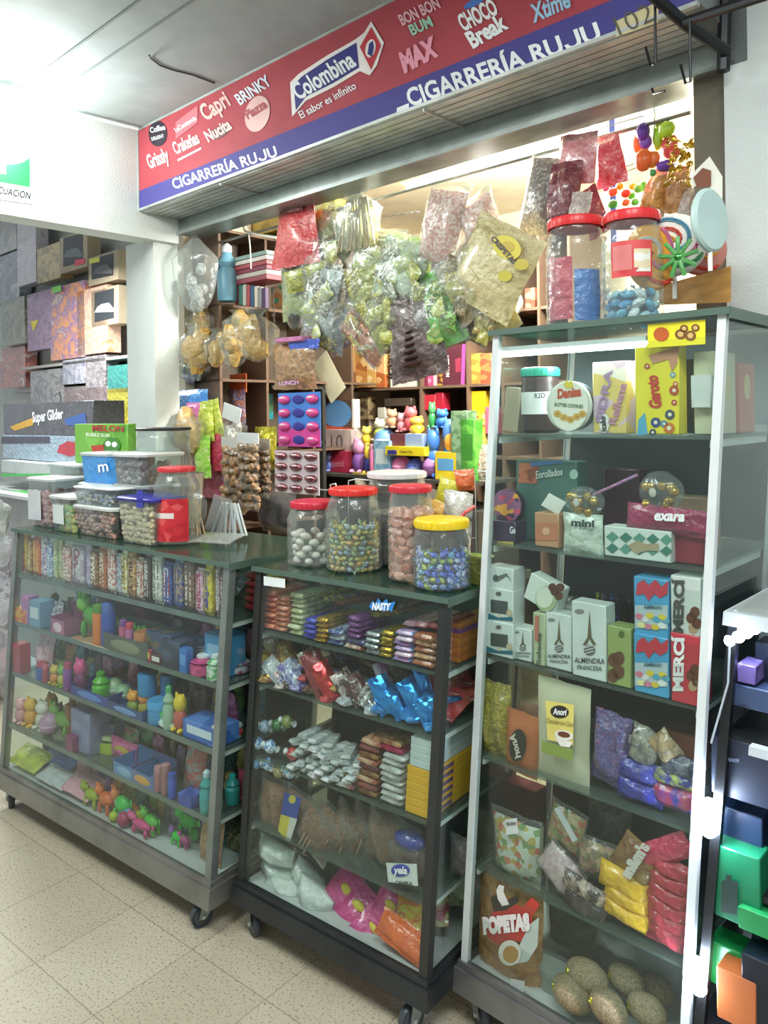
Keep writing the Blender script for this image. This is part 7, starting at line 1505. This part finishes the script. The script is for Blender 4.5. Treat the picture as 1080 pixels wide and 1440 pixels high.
def nutstrip(b, v, label, hdr, m):
    c, w, h = rct(SH, v, *b); o = thing('nut_strip', label, 'strip', c - Vector((0, 0, h / 2)), (0, .02, SH.rz)); n = 7
    for i in range(n):
        s = part('sachet', MB().pouch(w * .92, h / n * .98, w * .35, sd(), .9, .1), CLR, o, (0, 0, i * h / n)); g = random.Random(i); mb = MB()
        for k in range(12): mb.ell((g.uniform(-.34, .34) * w, g.uniform(-.12, .1) * w, h / n * g.uniform(.2, .75)), (w * .13, w * .08, w * .09), 8, 5, Matrix.Rotation(g.uniform(0, 3), 3, 'Y'))
        part('nuts', mb, m, s)
    part('header_card', MB().box((0, -.004, h + .018), (w * 1.0, .003, .045)), M(hdr, 'p'), o)
NU = M('a87c50,8a6038,c8a070', 'w60')
nutstrip((312, 628, 346, 722), .05, 'hanging strip of small nut sachets, left one', 'c8c4bc', NU); nutstrip((334, 622, 364, 718), .04, 'hanging strip of small nut sachets with white header, right one', 'd8dad8', M('8a6440,a8805a,6a4830', 'w60')); nutstrip((356, 630, 380, 700), .09, 'narrow dark nut strip behind the white headed one', '8a8478', M('7a5838,5a4028', 'w60'))
o = fcard(SH, .045, (313, 570, 338, 592), M('d8dad6', 'm'), 'small tilted white price card above the nut strips', .003, 'price_card', 'card', tilt=.25)
sackbag(SH, .10, (312, 585, 342, 622), M('a8a09a,c8c4be', 'w30'), 'small clear bag of grey sweets under the tilted card', n=6)
fcard(SH, .30, (323, 526, 346, 552), M('d86a38,c85a30', 'r16'), 'small orange tag card above the teal box', .004, 'tag_card', 'card'); hb((321, 548, 345, 600), 'c87848,3a70b0,d89a68:w30', 'narrow orange and blue strip of sachets below the orange tag', .28, .03)
sc(.5, (341, 554, 371, 590), '1f7a88,2a8a90,3a6a4a:r20', 'teal snack box on the black board', .06); sc(.5, (345, 580, 372, 592), 'a8a038', 'yellow green front edge under the teal box', .03, 'snack_tray'); sc(.5, (344, 592, 364, 650), 'b8bcb4', 'pale grey carton below the black board', .05); 
hb((240, 548, 292, 582), '3a88d8,58a0e0,b8d0e0:w20', 'light blue snack packs at the left pillar', .10, .04); hb((238, 580, 262, 604), 'c8b8b0,d8ccc4:w30', 'white dotted sachet under the blue packs', .10, .03); o = hb((225, 607, 254, 650), 'd83a88,e870a8,f0c0d8:w20', 'shiny pink sweets pouch beside the pillar', .04, .04); 
sc(.06, (226, 650, 242, 680), 'c8ccc8', 'white box under the pink pouch', .03)
sackbag(SH, .04, (244, 572, 292, 636), M('c8a868,b8905a', 'w30'), 'clear bag of round tan puffs hanging by the pillar', n=7, lump=.75, fr=(.1, .6)); hb((262, 566, 284, 600), 'c858a0,d878b0:w20', 'small violet pink packet inside the hanging cluster', .05, .03); 
for i, (x0, x1, t) in enumerate(((278, 300, -.1), (288, 312, -.3), (270, 290, .2))): hb((x0, 564, x1, 622), 'a8b838,c8d050,d8d878:w24', 'lime yellow pointed packet, %s of three beside the tan puffs' % ('middle', 'right', 'left')[i], .05 + .02 * i, .03, t)
sticks(SH, .05, (246, 622, 282, 692), M('a87860,c09078,8a5c48', 'w60'), 'bundle of reddish brown candy sticks hanging by the pillar', 10, .5, True, .0035)
hb((274, 612, 296, 672), '8ac838,b0d858,d8e0b0:w22', 'apple green sachet beside the brown sticks', .04, .03); hb((292, 600, 312, 662), 'a82848,c04058:w18', 'dark red sachet next to the apple green one', .07, .03); hb((270, 650, 316, 700), '982850,b03860,7a2040:w16', 'plum red pouch behind the green sachet', .12, .03)
wire(SH, .10, [[(438, 688), (478, 690)], [(440, 690), (438, 682), (446, 680), (448, 690)], [(466, 690), (464, 682), (472, 680), (474, 690)]], .003, 'white wire hook rod right of the white lip card', 'display_hook')
fatbag(SH, (352, 690, 400, 752), .30, M('2c2a34,3a3440', 'n60'), 'dark bag low behind the red lidded egg jar', CLR)
# ================================================================ NEIGHBOUR SHOP GOODS
def nb(b, h, l, d=.12, v=.62, **k): return fcard(SH, v, b, M(*h.split(':')) if ':' in h else M(h, 'p'), l, d, **k)
NBX = [((124, 357, 165, 398), '9a9080,2c3034:w5', 'wooden framed toy car box, upper right of the neighbouring shop', '6a6a68'), ((128, 405, 166, 458), '9a8c78,4a4a50:w5', 'wooden framed toy car box, second in the column', 'b8bcc0'),
       ((84, 328, 122, 380), 'a8a498,3a3c3c:w5', 'pale framed box with red price tag beside the wooden boxes', '6a7070')]
for b, h, l, w_ in NBX:
    o = nb(b, 'a89a80', l, .10, .60, name='toy_car_box'); x0, y0, x1, y1 = b; s = -.26
    shape(SH, .598, [(x0 + 5, y0 + 7), (x1 - 6, y0 + 7 + s * (x1 - x0 - 11)), (x1 - 6, y1 - 6 - 5), (x0 + 5, y1 - 5)], M('33373a', 'p'), o, 'window'); cx, cy = (x0 + x1) / 2, (y0 + y1) / 2
    shape(SH, .597, [(cx - 14, cy + 8), (cx - 10, cy), (cx - 4, cy - 4), (cx + 6, cy - 6), (cx + 11, cy), (cx + 14, cy + 3), (cx + 13, cy + 7)], M(w_, 'p'), o, 'toy_car')
shape(SH, .597, [(126, 364), (140, 361), (140, 368), (126, 371)], M('d8d850', 'p'), thing('price_tag', 'yellow price tag on the upper wooden toy box', 'tag', SH.hit(133, 366, .597)), 'tag_paper')
shape(SH, .597, [(105, 366), (119, 363), (119, 371), (105, 374)], M('d84858', 'p'), thing('price_tag', 'pink red price tag on the pale framed box', 'tag', SH.hit(112, 368, .597)), 'tag_paper')
shape(SH, .58, [(73, 404), (85, 401), (86, 409), (74, 412)], M('78c858', 'p'), thing('price_tag', 'green price tag above the blister toys', 'tag', SH.hit(79, 406, .58)), 'tag_paper')
L_ = [((52, 345, 84, 395), '8a7a58,c8b070,a8906a:w8', 'brown toy figure box at the left of the framed boxes'), ((70, 400, 118, 505), 'd89058,8a6a90,c8b0a0,7a8a60,b85a48:w7', 'tall blister pack of orange and purple action toys'), ((108, 405, 150, 498), 'c8a088,d8b8a0,e0904a,a88aa0:w7', 'second tall blister pack in orange and cream'),
      ((38, 410, 72, 492), '7a5a78,9a7a98,5a4a58:w7', 'purple toy box with yellow arrow'), ((2, 420, 34, 485), '6a6c5a,8a8c78:w5', 'grey olive toy box with small tags'), ((-20, 360, 26, 425), '6a7078,8a9098,b0b4b8:w5', 'large grey packaged speaker toy at the left edge'), ((-20, 310, 22, 358), '9a9a98,b8b4b0:w5', 'pale packaged toy at the upper left edge'), ((24, 305, 50, 400), 'b8b0b8,c8c4c8,a898a0:w5', 'narrow lilac grey packaged toy'),
      ((0, 488, 35, 545), 'b87868,8a5a58,c8b0a8:w8', 'coral packaged toys at the left edge'), ((42, 520, 88, 568), '6a6868,9a9694,3a3c40:w7', 'grey boxed toy below the blister packs'), ((88, 505, 120, 540), '8a8a98,b8b8c0:w8', 'small pale blue toy pack'), ((120, 500, 148, 545), 'a8a0a0,7a7478,c8c0b8:w8', 'small grey toy pack with silver figure'),
      ((90, 545, 150, 590), '8a7a7a,6a5858,b0a0a0:w8', 'dusky packaged toys above the road box'), ((150, 512, 208, 552), '3a8a80,2a7a74:w5', 'teal green game box at the pillar'), ((150, 545, 208, 582), 'a8a038,98902c:w5', 'olive yellow game box, upper of two'), ((150, 570, 208, 600), 'a89c30,b8ac48:w5', 'olive yellow game box, lower of two')]
for b, h, l in L_: nb(b, h, l, .10, .66 if 'edge' in l else .60)
shape(SH, .598, [(43, 452), (54, 450), (47, 466)], M('d8c838', 'p'), [q for q in COL.objects if q.get('label', '').startswith('purple toy box')][0], 'arrow')
solo('peg_shelf', slab(SH, -3.2, -.2, .60, .80, 1.88, 1.90), M('a8a49c', 'm'), 'pale shelf board under the framed toy boxes', 'shelf', smooth=False); solo('peg_shelf', slab(SH, -3.4, -.2, .62, .80, 1.70, 1.72), M('8a8680', 'm'), 'grey shelf board above the road game box', 'shelf', smooth=False)
nc = thing('counter', 'white edged counter of the neighbouring shop', 'counter', SH.pt(-1.2, .1, 0))
wpart('counter_top', slab(SH, -3.0, -.20, .02, .55, .985, 1.005), M('c8ccca', 'p'), nc); wpart('counter_body', slab(SH, -2.98, -.22, .06, .53, 0, .985), M('a8a8a4', 'm'), nc)
zc = 1.006
for b, h, l, d in (((0, 566, 124, 612), '3c3c40,4a4a50:w5', 'black game box with white slanted lettering', .2), ((0, 612, 112, 648), '8aa0b0,98acb8:w5', 'grey blue game box with red car picture', .2)):
    o = nb(b, h, l, d, .20, name='game_box')
    if 'black game box' in l: write('Super Glider', SH, .199, (46, 594), (90, 588), 15, M('d8dce0', 'p'), o, .03, .2); shape(SH, .199, [(14, 600), (50, 586), (46, 598), (20, 606)], M('c89a38', 'p'), o, 'glider'); shape(SH, .1985, [(90, 590), (120, 580), (122, 598), (94, 598)], M('3a5a98', 'p'), o, 'glider')
    else: shape(SH, .199, [(80, 636), (84, 626), (96, 620), (112, 624), (112, 638), (98, 642)], M('b03a48', 'p'), o, 'car_picture'); shape(SH, .1985, [(2, 614), (70, 614), (70, 623), (2, 624)], M('4a4a58', 'p'), o, 'printed_stripe')
for i, (b, l) in enumerate((((2, 650, 70, 695), 'green based storage tub, upper'), ((2, 692, 42, 738), 'green based storage tub, lower'))):
    x0, y0, x1, y1 = b; o = carton(SH, .12, zc + (.12 if i == 0 else 0), x0, x1, y0, .13, M('b8c0bc', 'p'), l + ' on the neighbouring counter', name='storage_tub')
    y1 = proj(o.location)[1]
    shape(SH, .119, [(x0, y0 + 20), (x1, y0 + 18), (x1, y1), (x0, y1)], M('38c048', 'p'), o, 'green_base')
for b, h, l in (((-30, 750, 14, 810), 'a8a8a8,c8c8cc,88868a:w8', 'crumpled silver wrapped goods at the lower left edge, upper'), ((-30, 805, 12, 890), 'b0b0b8,d0d0d4,8a8890:w8', 'crumpled silver wrapped goods at the lower left edge, middle'), ((-30, 880, 8, 980), '9a9096,b8b0b4,c8a8b0:w8', 'pinkish silver wrapped goods at the lower left edge'), ((-30, 700, 6, 752), 'a8b0a8,c8ccc4:w8', 'grey green wrapped goods at the counter edge')):
    o = bag(SH, -.35, b, M(*h.split(':')), l, .12, 0, 'wrapped_goods', 'goods', .8)
# ================================================================ LED RACK AT THE RIGHT
RK = Frame(*(TC.pt(TW + .006, -.015, .14))[:2], TC.yaw, .14, .095, -.006)
rk = thing('display_rack', 'dark accessory rack with blue white lamps at the right edge', 'rack', RK.pt(0, 0, 0))
zt_ = RK.hit(1018, 862, 0).z
RKX = -.0
for z in (zt_, .86, .58, .30, .08): wpart('shelf_board', slab(RK, .0, .62, .03, .36, z - .012, z), M('1f2226', 'p'), rk)
mb = MB(); z = zt_; mb.hexa(fbox(RK, -.005, .62, -.005, .008, z - .022, z + .004)); mb.hexa(fbox(RK, -.005, .008, .008, .36, z - .022, z + .004)); wpart('top_frame', mb, M('c8cfd2', 'p'), rk); wpart('top_glass', slab(RK, .0, .62, .0, .36, z, z + .005), M('c0c8cc', 's0.35'), rk)
for u, v in ((.006, .02), (.006, .35)): wpart('post', slab(RK, u - .006, u + .012, v - .008, v + .01, 0, zt_ - .02), M('15171a', 'p'), rk)
wpart('back_board', slab(RK, .0, .62, .355, .36, 0, zt_), M('191c22', 'p'), rk)
mb = MB(); mb.hexa(fbox(RK, .06, .60, .0, .02, .845, .862)); wpart('price_rail', mb, M('c8d0d8', 'p'), rk)
def led(x, y, n, v, label, e=160, dx=0, dy=9, r=.012):
    o = thing('led_lamp', label, 'lamp', RK.hit(x, y, v)); mb = MB()
    for i in range(n):
        c = basis(o).inverted() @ RK.hit(x + dx * (i - (n - 1) / 2), y + dy * (i - (n - 1) / 2), v - .002); mb.ell(c, (r, r, r), 10, 8)
    part('led', mb, M('d8e8ff', 'e%g' % e), o)
    wpart('led_strip', MB().tube([RK.hit(x - dx * n / 2, y - dy * n / 2, v + .006), RK.hit(x + dx * n / 2, y + dy * n / 2, v + .006)], .006, 6), M('d0d4d8', 'p'), o)
    c = RK.hit(x, y, v - .03); lamp('led_glow', 'POINT', c, .2, (.55, .7, 1), .01)
led(1044, 892, 4, .02, 'blue white led strip under the rack top, the topmost lamp', 60, 11, -6); led(997, 1150, 4, .0, 'blue white led cluster at mid height of the rack', 130, 0, 10, .017); led(980, 1372, 4, .0, 'blue white led cluster low on the rack', 120, 2, 11, .015)
solo('cable', MB().tube([RK.hit(*q, -.005) for q in ((1026, 905), (1024, 960), (1010, 1010), (1000, 1045))], .002, 6), M('b8c4d0', 'p'), 'thin pale cable hanging from the topmost led strip', 'cable')
def rb(b, h, l, v=.03, d=.06, **k): return fcard(RK, v, b, M(*h.split(':')) if ':' in h else M(h, 'p'), l, d, name='accessory_box', **k)
rb((1036, 935, 1062, 962), '6a5a98,8a7ab8:r20', 'small violet box under the topmost lamp'); rb((1062, 905, 1095, 970), '1c2230', 'tall black box at the picture edge behind the violet box', .08)
o = rb((1000, 1042, 1082, 1128), '20283a', 'large dark navy speaker box'); write('SPEAKER', RK, .029, (1020, 1070), (1040, 1072), 5, M('8a98b8', 'p'), o); 
o = rb((1000, 1195, 1066, 1300), '1a7a54', 'bright green box with a dark power bank picture', .02); shape(RK, .019, [(1014, 1240), (1020, 1236), (1038, 1240), (1036, 1286), (1014, 1282)], M('223a34', 'p'), o, 'printed_device'); shape(RK, .019, [(1021, 1230), (1029, 1231), (1029, 1238), (1021, 1237)], M('223a34', 'p'), o, 'printed_device'); shape(RK, .019, oval(1004, 1222, 5, 4, 12), M('c8e8d8', 'p'), o, 'printed_logo')
rb((1040, 1285, 1095, 1318), '1f8a4c', 'green box lying right of the power bank box', .01); rb((1008, 1140, 1070, 1190), '1a2c48', 'dark blue box above the green power bank box', .06); rb((998, 1330, 1040, 1392), '1f9a50', 'green box behind the lowest lamp', .05); o = rb((1010, 1370, 1060, 1445), 'b8683a', 'orange box at the bottom of the rack', .0); rb((1045, 1350, 1095, 1445), '141a28', 'black blister pack at the lower right corner', .0)
rb((1030, 968, 1095, 1000), '3a4a6a,2a3450:r14', 'flat slate box on the second rack shelf', .03)
# ================================================================ LABELS THAT WOULD REPEAT GET THEIR PLACE ADDED
bylab = {}
for o, share in ALL:
    if not share: bylab.setdefault(o['label'], []).append(o)
for lab, os_ in bylab.items():
    if len(os_) < 2: continue
    os_.sort(key=lambda q: proj(q.location)[0])
    for i, q in enumerate(os_): q['label'] = lab + ', %s from the left' % ORD[i]
bpy.context.view_layer.update()
